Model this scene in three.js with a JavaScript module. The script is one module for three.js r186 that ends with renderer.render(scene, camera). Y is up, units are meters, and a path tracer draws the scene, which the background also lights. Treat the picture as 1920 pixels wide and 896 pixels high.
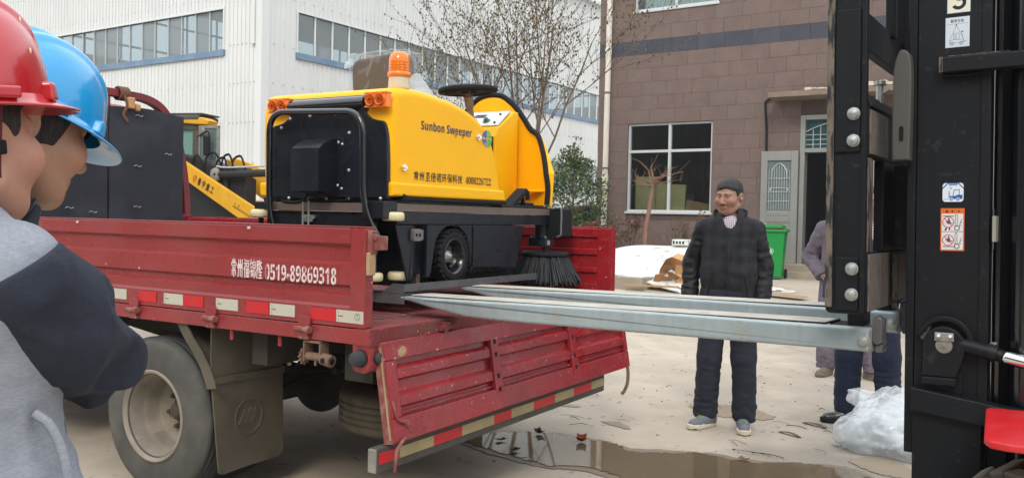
import * as THREE from 'three';
import { RoundedBoxGeometry } from 'three/addons/geometries/RoundedBoxGeometry.js';
import { mergeGeometries } from 'three/addons/utils/BufferGeometryUtils.js';

// ---------------------------------------------------------------- camera, sky, sun, exposure
const scene = new THREE.Scene();
const camera = new THREE.PerspectiveCamera(30.29, 1024 / 477, 0.05, 400);
camera.rotation.order = 'YXZ';
camera.rotation.set(THREE.MathUtils.degToRad(-1.4), THREE.MathUtils.degToRad(31.1), THREE.MathUtils.degToRad(1.22));
camera.position.set(0, 1.42, 0);

const renderer = new THREE.WebGLRenderer({ antialias: true });
renderer.toneMapping = THREE.LinearToneMapping;
renderer.toneMappingExposure = 1.45;
renderer.shadowMap.enabled = true;

const sky = (() => {                       // an overcast sky: a soft bright layer, brighter overhead, slightly cool
  const W = 256, H = 128, d = new Float32Array(W * H * 4);
  for (let y = 0; y < H; y++) for (let x = 0; x < W; x++) {
    const el = ((y + 0.5) / H - 0.5) * Math.PI, s = Math.sin(el);
    const up = Math.max(0, s), l = s > 0 ? 0.80 + 0.62 * up : 0.30;
    const az = (x / W) * Math.PI * 2, m = 1 + 0.06 * Math.sin(az * 3 + el * 5) + 0.04 * Math.sin(az * 7 - el * 9);
    const i = (y * W + x) * 4;
    d[i] = l * m * 0.965; d[i + 1] = l * m * 0.995; d[i + 2] = l * m * 1.045; d[i + 3] = 1;
  }
  const t = new THREE.DataTexture(d, W, H, THREE.RGBAFormat, THREE.FloatType);
  t.mapping = THREE.EquirectangularReflectionMapping; t.magFilter = THREE.LinearFilter; t.needsUpdate = true;
  return t;
})();
scene.background = sky; scene.environment = sky;
const sun = new THREE.DirectionalLight(0xfff3e2, 1.1);
sun.position.set(3.5, 14, 9); sun.target.position.set(-2, 0, -6);
sun.castShadow = true; sun.shadow.radius = 34;
Object.assign(sun.shadow.camera, { left: -30, right: 30, top: 30, bottom: -30, near: 0.5, far: 90 });
scene.add(sun, sun.target);
scene.fog = new THREE.FogExp2(0xdfe6ea, 0.0012);

// ---------------------------------------------------------------- helpers
let seedState = 12345;
const rnd = () => { seedState = (seedState + 0x6d2b79f5) | 0; let t = Math.imul(seedState ^ (seedState >>> 15), 1 | seedState); t = (t + Math.imul(t ^ (t >>> 7), 61 | t)) ^ t; return ((t ^ (t >>> 14)) >>> 0) / 4294967296; };
const rr = (a, b) => a + (b - a) * rnd();
const V = (x, y, z) => new THREE.Vector3(x, y, z);
const { lerp, clamp, smoothstep, degToRad: R } = THREE.MathUtils;
const sm = (x, a, b) => (a < b ? smoothstep(x, a, b) : 1 - smoothstep(x, b, a));

// noise
const hash3 = (x, y, z) => { let h = Math.imul(x, 374761393) ^ Math.imul(y, 668265263) ^ Math.imul(z, 2147483647 - 1274126177); h = Math.imul(h ^ (h >>> 13), 1274126177); h ^= h >>> 16; return (h >>> 0) / 4294967296; };
function noise3(x, y, z) {
  const xi = Math.floor(x), yi = Math.floor(y), zi = Math.floor(z), f = (t) => t * t * (3 - 2 * t);
  const u = f(x - xi), v = f(y - yi), w = f(z - zi);
  const L = (a, b, t) => a + (b - a) * t;
  return L(L(L(hash3(xi, yi, zi), hash3(xi + 1, yi, zi), u), L(hash3(xi, yi + 1, zi), hash3(xi + 1, yi + 1, zi), u), v),
    L(L(hash3(xi, yi, zi + 1), hash3(xi + 1, yi, zi + 1), u), L(hash3(xi, yi + 1, zi + 1), hash3(xi + 1, yi + 1, zi + 1), u), v), w);
}
const fbm3 = (x, y, z, o = 3) => { let s = 0, a = 0.5, t = 0; for (let i = 0; i < o; i++) { s += a * noise3(x, y, z); t += a; a *= 0.5; x *= 2.03; y *= 2.03; z *= 2.03; } return s / t; };
// periodic 2-D noise for tiling textures: u, v in 0..1, n cells
function pn(u, v, n, s = 0, ny = n) {
  const x = u * n, y = v * ny, xi = Math.floor(x), yi = Math.floor(y), f = (t) => t * t * (3 - 2 * t), a = f(x - xi), b = f(y - yi);
  const m = (i, k) => ((i % k) + k) % k, h = (i, j) => hash3(m(i, n), m(j, ny), s);
  return lerp(lerp(h(xi, yi), h(xi + 1, yi), a), lerp(h(xi, yi + 1), h(xi + 1, yi + 1), a), b);
}
const pf = (u, v, n, s, o = 4, ny = n) => { let t = 0, a = 0.5, w = 0; for (let i = 0; i < o; i++) { t += a * pn(u, v, n, s + i * 17, ny); w += a; a *= 0.5; n *= 2; ny *= 2; } return t / w; };

// textures. fn(u, v) gives [r, g, b] 0..255 (sRGB for colour) ; size in metres that one tile covers
function tex(n, fn, metres, srgb = true, metresY = metres) {
  const d = new Uint8Array(n * n * 4);
  for (let y = 0; y < n; y++) for (let x = 0; x < n; x++) {
    const c = fn((x + 0.5) / n, (y + 0.5) / n, x, y), i = (y * n + x) * 4;
    if (typeof c === 'number') { d[i] = d[i + 1] = d[i + 2] = clamp(c, 0, 255); } else { d[i] = clamp(c[0], 0, 255); d[i + 1] = clamp(c[1], 0, 255); d[i + 2] = clamp(c[2], 0, 255); }
    d[i + 3] = 255;
  }
  const t = new THREE.DataTexture(d, n, n); t.wrapS = t.wrapT = THREE.RepeatWrapping; t.magFilter = THREE.LinearFilter; t.minFilter = THREE.LinearMipmapLinearFilter;
  t.repeat.set(1 / metres, 1 / metresY); if (srgb) t.colorSpace = THREE.SRGBColorSpace; t.needsUpdate = true;
  return t;
}
const again = (t, m, my = m) => { const c = t.clone(); c.repeat.set(1 / m, 1 / my); c.needsUpdate = true; return c; };
function canvasTex(w, h, draw) {
  const c = document.createElement('canvas'); c.width = w; c.height = h; const g = c.getContext('2d');
  draw(g, w, h); const t = new THREE.CanvasTexture(c); t.colorSpace = THREE.SRGBColorSpace; t.anisotropy = 8; return t;
}
// scratches / chips drawn on a canvas, tiled seamlessly
function wrapDraw(g, w, h, x, y, f) { for (const dx of [-w, 0, w]) for (const dy of [-h, 0, h]) { g.save(); g.translate(x + dx, y + dy); f(g); g.restore(); } }
function paintTex(n, base, metres, { chips = 0, chipColor = ['#b9a58c', '#d8c9bb'], scratches = 0, scratchColor = 'rgba(225,170,170,0.45)', dirt = 0, dirtColor = [120, 100, 90], vary = 0.08, seed = 3 }) {
  const keep = seedState; seedState = seed * 7919;
  const t = canvasTex(n, n, (g, w, h) => {
    const im = g.createImageData(w, h);
    for (let y = 0; y < h; y++) for (let x = 0; x < w; x++) {
      const u = x / w, v = y / h, k = 1 + vary * (pf(u, v, 5, seed, 5) - 0.5) * 2, q = dirt * sm(pf(u, v, 4, seed + 50, 5), 0.42, 0.75), i = (y * w + x) * 4;
      for (let c = 0; c < 3; c++) im.data[i + c] = lerp(base[c] * k, dirtColor[c], q);
      im.data[i + 3] = 255;
    }
    g.putImageData(im, 0, 0);
    for (let i = 0; i < scratches; i++) {
      const x = rnd() * w, y = rnd() * h, a = rr(-0.5, 0.5) + (rnd() < 0.3 ? 1.4 : 0), l = rr(0.01, 0.09) * w, b = rr(-8, 8), lw = rr(0.7, 2.2);
      wrapDraw(g, w, h, x, y, (c) => { c.rotate(a); c.strokeStyle = scratchColor; c.lineWidth = lw; c.beginPath(); c.moveTo(0, 0); c.quadraticCurveTo(l / 2, b, l, 0); c.stroke(); });
    }
    for (let i = 0; i < chips; i++) {
      const x = rnd() * w, y = rnd() * h, r = Math.pow(rnd(), 4) * 0.008 * w + 1.2, col = chipColor[Math.floor(rnd() * chipColor.length)], pts = [];
      for (let k = 0; k < 7; k++) pts.push([Math.cos(k * 0.9) * r * rr(0.4, 1.3), Math.sin(k * 0.9) * r * rr(0.3, 1.1)]);
      wrapDraw(g, w, h, x, y, (c) => { c.fillStyle = col; c.beginPath(); pts.forEach((p, k) => (k ? c.lineTo(...p) : c.moveTo(...p))); c.fill(); });
    }
  });
  seedState = keep;
  t.wrapS = t.wrapT = THREE.RepeatWrapping; t.repeat.set(1 / metres, 1 / metres);
  return t;
}

// geometry
const flat = (g) => { g = g.index ? g.toNonIndexed() : g; for (const k of Object.keys(g.attributes)) if (!['position', 'normal', 'uv', 'color'].includes(k)) g.deleteAttribute(k); return g; };
function boxUV(g) {
  const p = g.attributes.position, n = g.attributes.normal, uv = new Float32Array(p.count * 2);
  for (let i = 0; i < p.count; i += 3) {
    let nx = 0, ny = 0, nz = 0;
    for (let k = 0; k < 3; k++) { nx += n.getX(i + k); ny += n.getY(i + k); nz += n.getZ(i + k); }
    nx = Math.abs(nx); ny = Math.abs(ny); nz = Math.abs(nz);
    for (let k = 0; k < 3; k++) {
      const x = p.getX(i + k), y = p.getY(i + k), z = p.getZ(i + k), o = (i + k) * 2;
      if (nz >= nx && nz >= ny) { uv[o] = x; uv[o + 1] = y; } else if (nx >= ny) { uv[o] = z; uv[o + 1] = y; } else { uv[o] = x; uv[o + 1] = z; }
    }
  }
  g.setAttribute('uv', new THREE.BufferAttribute(uv, 2));
  return g;
}
function bx(x0, x1, y0, y1, z0, z1, r = 0, seg = 2) {
  const w = Math.abs(x1 - x0), h = Math.abs(y1 - y0), d = Math.abs(z1 - z0), q = Math.min(r, w / 2.01, h / 2.01, d / 2.01);
  const g = q > 0 ? new RoundedBoxGeometry(w, h, d, seg, q) : new THREE.BoxGeometry(w, h, d);
  return g.translate((x0 + x1) / 2, (y0 + y1) / 2, (z0 + z1) / 2);
}
function cyl(a, b, r, r2 = r, seg = 16, open = false) {
  a = Array.isArray(a) ? V(...a) : a; b = Array.isArray(b) ? V(...b) : b;
  const d = b.clone().sub(a), g = new THREE.CylinderGeometry(r2, r, d.length(), seg, 1, open);
  g.applyQuaternion(new THREE.Quaternion().setFromUnitVectors(V(0, 1, 0), d.clone().normalize()));
  const m = a.clone().add(b).multiplyScalar(0.5);
  return g.translate(m.x, m.y, m.z);
}
const tube = (pts, r, n = 40, k = 8, closed = false, tension = 0.5) => new THREE.TubeGeometry(new THREE.CatmullRomCurve3(pts.map((p) => (Array.isArray(p) ? V(...p) : p)), closed, 'catmullrom', tension), n, r, k, closed);
function bentTube(pts, r, rad, k = 8) {                      // straight runs joined by arcs of radius rad
  pts = pts.map((p) => V(...p)); const path = new THREE.CurvePath(); let at = pts[0];
  for (let i = 1; i < pts.length - 1; i++) {
    const a = pts[i].clone().add(pts[i - 1].clone().sub(pts[i]).setLength(rad)), b = pts[i].clone().add(pts[i + 1].clone().sub(pts[i]).setLength(rad));
    path.add(new THREE.LineCurve3(at, a)); path.add(new THREE.QuadraticBezierCurve3(a, pts[i], b)); at = b;
  }
  path.add(new THREE.LineCurve3(at, pts[pts.length - 1]));
  return new THREE.TubeGeometry(path, 24 * (pts.length - 1), r, k, false);
}
const lathe = (pts, at = [0, 0, 0], axis = 'y', seg = 32) => {
  const g = new THREE.LatheGeometry(pts.map((p) => new THREE.Vector2(...p)), seg);
  if (axis === 'x') g.rotateZ(-Math.PI / 2); if (axis === 'z') g.rotateX(Math.PI / 2);
  return g.translate(...at);
};
function shapeOf(pts, holes = []) {
  const s = new THREE.Shape(pts.map((p) => new THREE.Vector2(...p)));
  for (const h of holes) s.holes.push(new THREE.Path(h.map((p) => new THREE.Vector2(...p))));
  return s;
}
// an outline in 'xy' (extruded towards -z... from off to off - depth), 'zy' (x from off to off - depth) or 'xz' (y from off to off - depth)
function ext(pts, depth, plane, off, bev = 0, seg = 2, holes = []) {
  const s = pts instanceof THREE.Shape ? pts : shapeOf(pts, holes);
  const g = new THREE.ExtrudeGeometry(s, { depth: depth - 2 * bev, bevelEnabled: bev > 0, bevelThickness: bev, bevelSize: bev, bevelOffset: -bev, bevelSegments: seg, curveSegments: 16 });
  g.translate(0, 0, bev);
  const m = new THREE.Matrix4();
  if (plane === 'xy') m.set(1, 0, 0, 0, 0, 1, 0, 0, 0, 0, 1, off - depth, 0, 0, 0, 1);
  if (plane === 'zy') m.set(0, 0, -1, off, 0, 1, 0, 0, 1, 0, 0, 0, 0, 0, 0, 1);
  if (plane === 'xz') m.set(1, 0, 0, 0, 0, 0, -1, off, 0, 1, 0, 0, 0, 0, 0, 1);
  return g.applyMatrix4(m);
}
function smoothPts(pts, n = 60, closed = false) { return new THREE.CatmullRomCurve3(pts.map((p) => V(p[0], p[1], 0)), closed, 'centripetal').getPoints(n).map((p) => [p.x, p.y]); }
function roundRect(x0, x1, y0, y1, r, n = 5) {
  const o = [];
  for (const [cx, cy, a] of [[x1 - r, y1 - r, 0], [x0 + r, y1 - r, 90], [x0 + r, y0 + r, 180], [x1 - r, y0 + r, 270]]) for (let i = 0; i <= n; i++) { const t = R(a + (90 * i) / n); o.push([cx + r * Math.cos(t), cy + r * Math.sin(t)]); }
  return o;
}
const circ = (cx, cy, r, n = 24, a0 = 0, a1 = 360) => { const o = []; for (let i = 0; i < (a1 - a0 === 360 ? n : n + 1); i++) { const t = R(a0 + ((a1 - a0) * i) / n); o.push([cx + r * Math.cos(t), cy + r * Math.sin(t)]); } return o; };

// objects
const taken = {};
function numbered(n) { const k = taken[n] ?? 0; taken[n] = k + 1; return k ? n + '_' + String(k).padStart(3, '0') : n; }
function thing(name, label, category, at = [0, 0, 0], group) {
  const o = new THREE.Group(); o.name = numbered(name); o.position.set(...at); o.userData = { label, category };
  if (group) o.userData.group = group;
  scene.add(o); return o;
}
const shadowed = (m) => { m.castShadow = true; m.receiveShadow = true; return m; };
// geometry in world metres (or in the parent's own axes with local) merged into one named mesh
function mesh(name, geos, mat, parent = scene, { local = false, keepUV = false, label } = {}) {
  geos = [].concat(geos).map(flat);
  const col = geos.some((g) => g.attributes.color);
  for (const g of geos) { if (!keepUV) g.deleteAttribute('uv'); if (!col) g.deleteAttribute('color'); if (!g.attributes.normal) g.computeVertexNormals(); }
  let g = geos.length > 1 ? mergeGeometries(geos) : geos[0].clone();
  if (!keepUV) boxUV(g);
  const m = shadowed(new THREE.Mesh(g, mat)); m.name = parent === scene ? numbered(name) : name;
  if (parent !== scene && !local) { parent.updateWorldMatrix(true, false); g.applyMatrix4(parent.matrixWorld.clone().invert()); }
  if (label) m.userData.label = label;
  parent.add(m); return m;
}
function piece(name, geo, mat, parent, pos, rot = [0, 0, 0], scl) {           // a mesh that shares its geometry with its likes
  const m = shadowed(new THREE.Mesh(geo, mat)); m.name = name; m.position.set(...pos); m.rotation.set(...rot); if (scl) m.scale.set(...scl);
  parent.add(m); return m;
}
const structure = (m) => { m.userData.kind = 'structure'; return m; };
const tag = (m, label, category, group) => { m.userData.label = label; m.userData.category = category; if (group) m.userData.group = group; return m; };
function decal(name, t, w, h, at, rotY, parent, { local = false, rough = 0.5 } = {}) {
  const g = new THREE.PlaneGeometry(w, h); g.rotateY(rotY); g.translate(...at);
  return mesh(name, g, new THREE.MeshStandardMaterial({ map: t, transparent: true, roughness: rough }), parent, { keepUV: true, local });
}

// signed-distance modelling for bodies and clothing (naive surface nets)
const len3 = (x, y, z) => Math.sqrt(x * x + y * y + z * z);
const smin = (a, b, k) => { const h = Math.max(k - Math.abs(a - b), 0) / k; return Math.min(a, b) - h * h * k * 0.25; };
const smax = (a, b, k) => -smin(-a, -b, k);
function cap(p, a, b, ra, rb = ra) {
  const bx_ = b[0] - a[0], by = b[1] - a[1], bz = b[2] - a[2], px = p[0] - a[0], py = p[1] - a[1], pz = p[2] - a[2];
  const t = clamp((px * bx_ + py * by + pz * bz) / (bx_ * bx_ + by * by + bz * bz + 1e-9), 0, 1);
  return len3(px - bx_ * t, py - by * t, pz - bz * t) - (ra + (rb - ra) * t);
}
function ell(p, c, r) {
  const x = (p[0] - c[0]) / r[0], y = (p[1] - c[1]) / r[1], z = (p[2] - c[2]) / r[2], k0 = len3(x, y, z), k1 = len3(x / r[0], y / r[1], z / r[2]);
  return k1 < 1e-9 ? -Math.min(...r) : (k0 * (k0 - 1)) / k1;
}
function nets(f, lo, hi, h) {
  const n = [0, 1, 2].map((i) => Math.ceil((hi[i] - lo[i]) / h) + 1), [nx, ny, nz] = n, d = new Float32Array(nx * ny * nz), p = [0, 0, 0];
  for (let k = 0, i = 0; k < nz; k++) for (let j = 0; j < ny; j++) for (let x = 0; x < nx; x++, i++) { p[0] = lo[0] + x * h; p[1] = lo[1] + j * h; p[2] = lo[2] + k * h; d[i] = f(p); }
  const id = new Int32Array(nx * ny * nz).fill(-1), pos = [], idx = [], S = [1, nx, nx * ny];
  for (let k = 0; k < nz - 1; k++) for (let j = 0; j < ny - 1; j++) for (let x = 0; x < nx - 1; x++) {
    const o = x + nx * (j + ny * k); let c = 0, sx = 0, sy = 0, sz = 0;
    const at = (a, b, e) => d[o + a + nx * (b + ny * e)];
    let neg = 0; for (let q = 0; q < 8; q++) if (at(q & 1, (q >> 1) & 1, q >> 2) < 0) neg++;
    if (neg === 0 || neg === 8) continue;
    for (let q = 0; q < 8; q++) for (let ax = 0; ax < 3; ax++) {
      if (q & (1 << ax)) continue;
      const a = at(q & 1, (q >> 1) & 1, q >> 2), r = q | (1 << ax), b = at(r & 1, (r >> 1) & 1, r >> 2);
      if (a < 0 === b < 0) continue;
      const t = a / (a - b); sx += (q & 1) + (ax === 0 ? t : 0); sy += ((q >> 1) & 1) + (ax === 1 ? t : 0); sz += (q >> 2) + (ax === 2 ? t : 0); c++;
    }
    id[o] = pos.length / 3; pos.push(lo[0] + (x + sx / c) * h, lo[1] + (j + sy / c) * h, lo[2] + (k + sz / c) * h);
  }
  for (let k = 1; k < nz - 1; k++) for (let j = 1; j < ny - 1; j++) for (let x = 1; x < nx - 1; x++) {
    const o = x + nx * (j + ny * k);
    for (let ax = 0; ax < 3; ax++) {
      const a = d[o] < 0, b = d[o + S[ax]] < 0; if (a === b) continue;
      const u = S[(ax + 1) % 3], v = S[(ax + 2) % 3], q = [id[o], id[o - u], id[o - u - v], id[o - v]];
      if (q.some((e) => e < 0)) continue;
      if (a) idx.push(q[0], q[1], q[2], q[0], q[2], q[3]); else idx.push(q[0], q[2], q[1], q[0], q[3], q[2]);
    }
  }
  const g = new THREE.BufferGeometry(); g.setAttribute('position', new THREE.Float32BufferAttribute(pos, 3)); g.setIndex(idx); g.computeVertexNormals();
  return g;
}
function colourBy(g, fn) {
  const p = g.attributes.position, c = new Float32Array(p.count * 3);
  for (let i = 0; i < p.count; i++) c.set(fn([p.getX(i), p.getY(i), p.getZ(i)]), i * 3);
  g.setAttribute('color', new THREE.BufferAttribute(c, 3)); return g;
}

// Chinese characters as strokes on a 10 x 10 grid
const GLYPH = {
  常: '50 52|2.5 .6 3.4 1.8|7.5 .6 6.6 1.8|1 3.6 1 2.2 9 2.2 9 3.6|3 3.6 7 3.6 7 5.2 3 5.2 3 3.6|2 9 2 6.3 8 6.3 8 9|5 5.2 5 10',
  州: '2.5 .5 2.5 6 1.2 9.8|5.4 .5 5.4 9.5|8.6 .3 8.6 9.9|1 3 .6 5|3.8 3 4.3 5|6.8 3 7.3 5',
  福: '2 0 2.6 1.2|.6 2.2 3.8 2.2 .6 5.6|2.2 4 2.2 10|4.8 .8 9.6 .8|5.4 2 9 2 9 4 5.4 4 5.4 2|5 5.2 9.4 5.2 9.4 9.6 5 9.6 5 5.2|5 7.4 9.4 7.4|7.2 5.2 7.2 9.6',
  锦: '2 0 .5 3|1.4 2 4 2|.8 4.2 3.8 4.2|.6 6.4 4 6.4|2.2 4 2.2 9 4 8|7.2 0 6.8 1|5.2 1.2 9.2 1.2 9.2 4.6 5.2 4.6 5.2 1.2|5.2 2.9 9.2 2.9|4.8 9 4.8 6 9.6 6 9.6 9|7.2 4.6 7.2 10',
  隆: '1 .6 1 10|1 .6 3.2 .6 2.2 3 3.2 5 1.6 6|6 0 4 2.8|5.2 1.2 8.6 1.2 4.2 4.6|5.4 2 9.8 4.4|5 4.8 9 4.8|5.2 5.6 4.2 7|4.8 6.6 9.4 6.6|5 8.2 9 8.2|4 9.8 10 9.8|7 5.6 7 9.8',
  圣: '2 .8 8 .8 2.4 5|2.8 1.6 9 4.8|2 6.8 8 6.8|5 5 5 9.6|.6 9.6 9.4 9.6',
  倍: '2.6 0 .4 4.6|1.7 2.8 1.7 10|6.6 0 6.6 1.4|4 1.6 9.4 1.6|5.2 2.4 5.8 4|8.2 2.4 7.4 4|3.6 4.6 9.8 4.6|4.6 6 8.8 6 8.8 9.6 4.6 9.6 4.6 6',
  诺: '1.4 .6 2.4 1.8|.4 3.4 2 3.4 2 8.6 3.2 7.6|3.6 1.4 9.8 1.4|5.4 .2 5.4 2.6|8 .2 8 2.6|3.6 4 9.8 4|6.8 2.6 3.4 7.4|5.2 6 9 6 9 9.6 5.2 9.6 5.2 6',
  环: '.4 1 3.6 1|.6 4.6 3.4 4.6|2 1 2 8.4|.2 9 3.8 7.8|4.4 1 9.8 1|7.4 1 4 6|7 3.4 7 10|7.6 4.2 9.8 6.4',
  保: '2.6 0 .4 4.6|1.7 2.8 1.7 10|4.4 .8 9 .8 9 4 4.4 4 4.4 .8|3.6 5.6 9.8 5.6|6.7 4 6.7 10|6.4 5.8 3.6 9|7 5.8 9.8 9',
  科: '3.6 .2 .8 1.4|.2 3.2 4.4 3.2|2.4 1 2.4 10|2.2 3.6 .2 7|2.8 4 4.2 6|5.6 1 6.6 2.2|5.2 3.6 6.2 4.8|4.6 7 9.8 6|8.2 0 8.2 10',
  技: '.2 2.6 3.8 2.6|2 0 2 9.4 1 9|.2 6.6 3.8 5.2|4.4 2.2 9.8 2.2|7 0 7 4.4|4.8 4.4 9 4.4 4.2 9.8|5.2 5 9.8 9.8',
  鲁: '4 0 2 1.8|3.4 .8 7 .8 6 1.8|2.2 1.8 7.8 1.8 7.8 4.4 2.2 4.4 2.2 1.8|2.2 3.1 7.8 3.1|5 1.8 5 4.4|.6 5.4 9.4 5.4|2.4 6.4 7.6 6.4 7.6 9.8 2.4 9.8 2.4 6.4|2.4 8.1 7.6 8.1',
  宇: '5 0 5 1.4|.8 3.2 .8 1.6 9.2 1.6 9.2 3.2|2.2 3.8 7.8 3.8|.6 6 9.4 6|5 3.8 5 9.8 3.6 9.2',
  重: '7.6 .2 2.4 1|.6 2.2 9.4 2.2|2 3.4 8 3.4 8 6.2 2 6.2 2 3.4|2 4.8 8 4.8|5 1 5 9.6|1.4 7.8 8.6 7.8|.4 9.6 9.6 9.6',
  工: '1.4 1.4 8.6 1.4|5 1.4 5 9|.4 9 9.6 9',
  起: '.8 1.6 4.4 1.6|2.6 0 2.6 6.6|.4 3.6 4.8 3.6|2.6 5.2 4.6 5.2|1 4.8 .2 9.4|.8 8 9.8 9.6|5.4 1 9 1 9 3.4 5.8 3.4 5.8 6.8 9.6 6.8',
  吊: '2.6 .4 7.4 .4 7.4 3.2 2.6 3.2 2.6 .4|1.4 8.6 1.4 4.8 8.6 4.8 8.6 8.6|5 3.2 5 10',
  方: '5 0 5 1.6|.6 2.2 9.4 2.2|3.8 2.2 3.4 6 1 9.8|3.6 5 8 5 7.4 9.4 5.6 9',
  法: '.8 .6 2 1.8|.2 3.6 1.4 4.6|.4 9.4 2.4 6|4 2 9.2 2|6.6 0 6.6 4.6|3.2 4.6 9.8 4.6|6 4.6 4 9 8.8 8.6|7.8 6.8 9.6 9.6',
};
GLYPH.常 = '5 0 5 2|' + GLYPH.常.slice(6);
function hanzi(g, text, x, y, w, h, lw, step = 1.12) {          // draws characters of size w x h from x, y (top left)
  g.lineWidth = lw; g.lineCap = 'round'; g.lineJoin = 'miter';
  for (const ch of text) {
    if (GLYPH[ch]) for (const s of GLYPH[ch].split('|')) {
      const v = s.trim().split(/\s+/).map(Number); g.beginPath();
      for (let i = 0; i < v.length; i += 2) (i ? g.lineTo.bind(g) : g.moveTo.bind(g))(x + (v[i] / 10) * w, y + (v[i + 1] / 10) * h);
      g.stroke();
    }
    x += w * step;
  }
  return x;
}

// ---------------------------------------------------------------- materials
const std = (o) => new THREE.MeshStandardMaterial(o);
const phys = (o) => new THREE.MeshPhysicalMaterial(o);
const fineBump = tex(256, (u, v) => 128 + 90 * (pf(u, v, 24, 5, 3) - 0.5) * 2, 0.25, false);
const orangePeel = tex(256, (u, v) => 128 + 80 * (pf(u, v, 40, 9, 2) - 0.5) * 2, 0.25, false);
const smudge = tex(512, (u, v) => 150 + 150 * (pf(u, v, 6, 21, 5) - 0.5), 0.7, false);          // roughness variation
const weave = tex(256, (u, v, x, y) => 120 + 60 * Math.sin(x * Math.PI / 4) * Math.sin(y * Math.PI / 4) + 60 * (hash3(x, y, 3) - 0.5), 0.05, false);

const M = {};
const redSide = paintTex(1024, [139, 48, 50], 1.3, { chips: 26, scratches: 70, dirt: 0.30, dirtColor: [132, 92, 88], vary: 0.07, seed: 3, scratchColor: 'rgba(200,150,150,0.28)' });
const redTail = paintTex(1024, [146, 30, 38], 0.9, { chips: 330, scratches: 330, dirt: 0.30, dirtColor: [116, 56, 56], vary: 0.09, seed: 4, chipColor: ['#b98a84', '#cdb3a4', '#8a5a50', '#d2a79f'], scratchColor: 'rgba(220,160,158,0.5)' });
M.redSide = std({ map: redSide, roughness: 0.5, roughnessMap: smudge, bumpMap: orangePeel, bumpScale: 0.0003 });
M.redTail = std({ map: redTail, roughness: 0.55, roughnessMap: smudge, bumpMap: orangePeel, bumpScale: 0.0003 });
M.redBed = std({ map: paintTex(512, [118, 44, 46], 0.6, { chips: 120, scratches: 120, dirt: 0.55, dirtColor: [112, 84, 78], seed: 6 }), roughness: 0.75 });
M.redFrame = std({ map: paintTex(512, [112, 26, 34], 0.6, { chips: 40, scratches: 40, dirt: 0.25, dirtColor: [110, 60, 60], seed: 8, chipColor: ['#9a8f84', '#c4a79c'] }), roughness: 0.5 });
M.rust = std({ map: tex(256, (u, v) => { const k = pf(u, v, 6, 31, 5); return [lerp(96, 138, k), lerp(74, 114, k), lerp(60, 94, k)]; }, 0.2), roughness: 0.9, bumpMap: fineBump, bumpScale: 0.002 });
M.dirtyRed = std({ map: tex(256, (u, v) => { const k = sm(pf(u, v, 5, 33, 5), 0.35, 0.65); return [lerp(128, 140, k), lerp(66, 104, k), lerp(62, 92, k)]; }, 0.2), roughness: 0.8 });
M.bareWood = std({ map: tex(256, (u, v) => { const k = pf(u, v, 4, 37, 5, 24); return [lerp(140, 190, k), lerp(118, 160, k), lerp(88, 124, k)]; }, 0.15), roughness: 0.9 });
M.reflectRed = std({ color: 0xc01d24, roughness: 0.35, bumpMap: weave, bumpScale: 0.0004 });
M.reflectWhite = std({ color: 0xb9b7a8, roughness: 0.35, bumpMap: weave, bumpScale: 0.0004 });
M.reflectSand = std({ map: tex(256, (u, v) => { const k = pf(u, v, 5, 41, 4); return [lerp(150, 178, k), lerp(136, 160, k), lerp(96, 118, k)]; }, 0.3), roughness: 0.5, bumpMap: weave, bumpScale: 0.0004 });
M.chassis = std({ map: tex(256, (u, v) => { const k = pf(u, v, 5, 43, 5); return [lerp(38, 66, k), lerp(36, 60, k), lerp(32, 52, k)]; }, 0.8), roughness: 0.9 });
M.mudflap = std({ map: tex(512, (u, v) => { const k = pf(u, v, 4, 45, 6); return [lerp(70, 104, k), lerp(66, 96, k), lerp(56, 82, k)]; }, 0.6), roughness: 0.85, bumpMap: fineBump, bumpScale: 0.001 });
M.bumperGrey = std({ map: tex(256, (u, v) => { const k = pf(u, v, 5, 47, 5); return [lerp(62, 92, k), lerp(60, 86, k), lerp(55, 78, k)]; }, 0.5), roughness: 0.8 });
M.bumperEnd = std({ map: tex(256, (u, v) => { const k = pf(u, v, 5, 48, 5); return [lerp(112, 150, k), lerp(112, 146, k), lerp(106, 138, k)]; }, 0.2), roughness: 0.7 });
M.tyre = std({ map: tex(512, (u, v) => { const k = pf(u, v, 5, 51, 6); return [lerp(62, 98, k), lerp(62, 96, k), lerp(60, 90, k)]; }, 0.5), roughness: 0.88, bumpMap: fineBump, bumpScale: 0.0008 });
M.tread = std({ map: tex(256, (u, v) => { const k = pf(u, v, 5, 53, 5); return [lerp(40, 66, k), lerp(44, 68, k), lerp(48, 70, k)]; }, 0.3), roughness: 0.8 });
M.spareTread = std({ map: tex(256, (u, v) => { const k = pf(u, v, 5, 55, 5); return [lerp(84, 116, k), lerp(78, 106, k), lerp(66, 90, k)]; }, 0.3), roughness: 0.95 });
M.rim = std({ map: tex(512, (u, v) => { const k = pf(u, v, 5, 57, 6); return [lerp(112, 160, k), lerp(106, 151, k), lerp(96, 138, k)]; }, 0.5), roughness: 0.7, metalness: 0.15 });
M.rimDark = std({ color: 0x4a443c, roughness: 0.85 });

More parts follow.
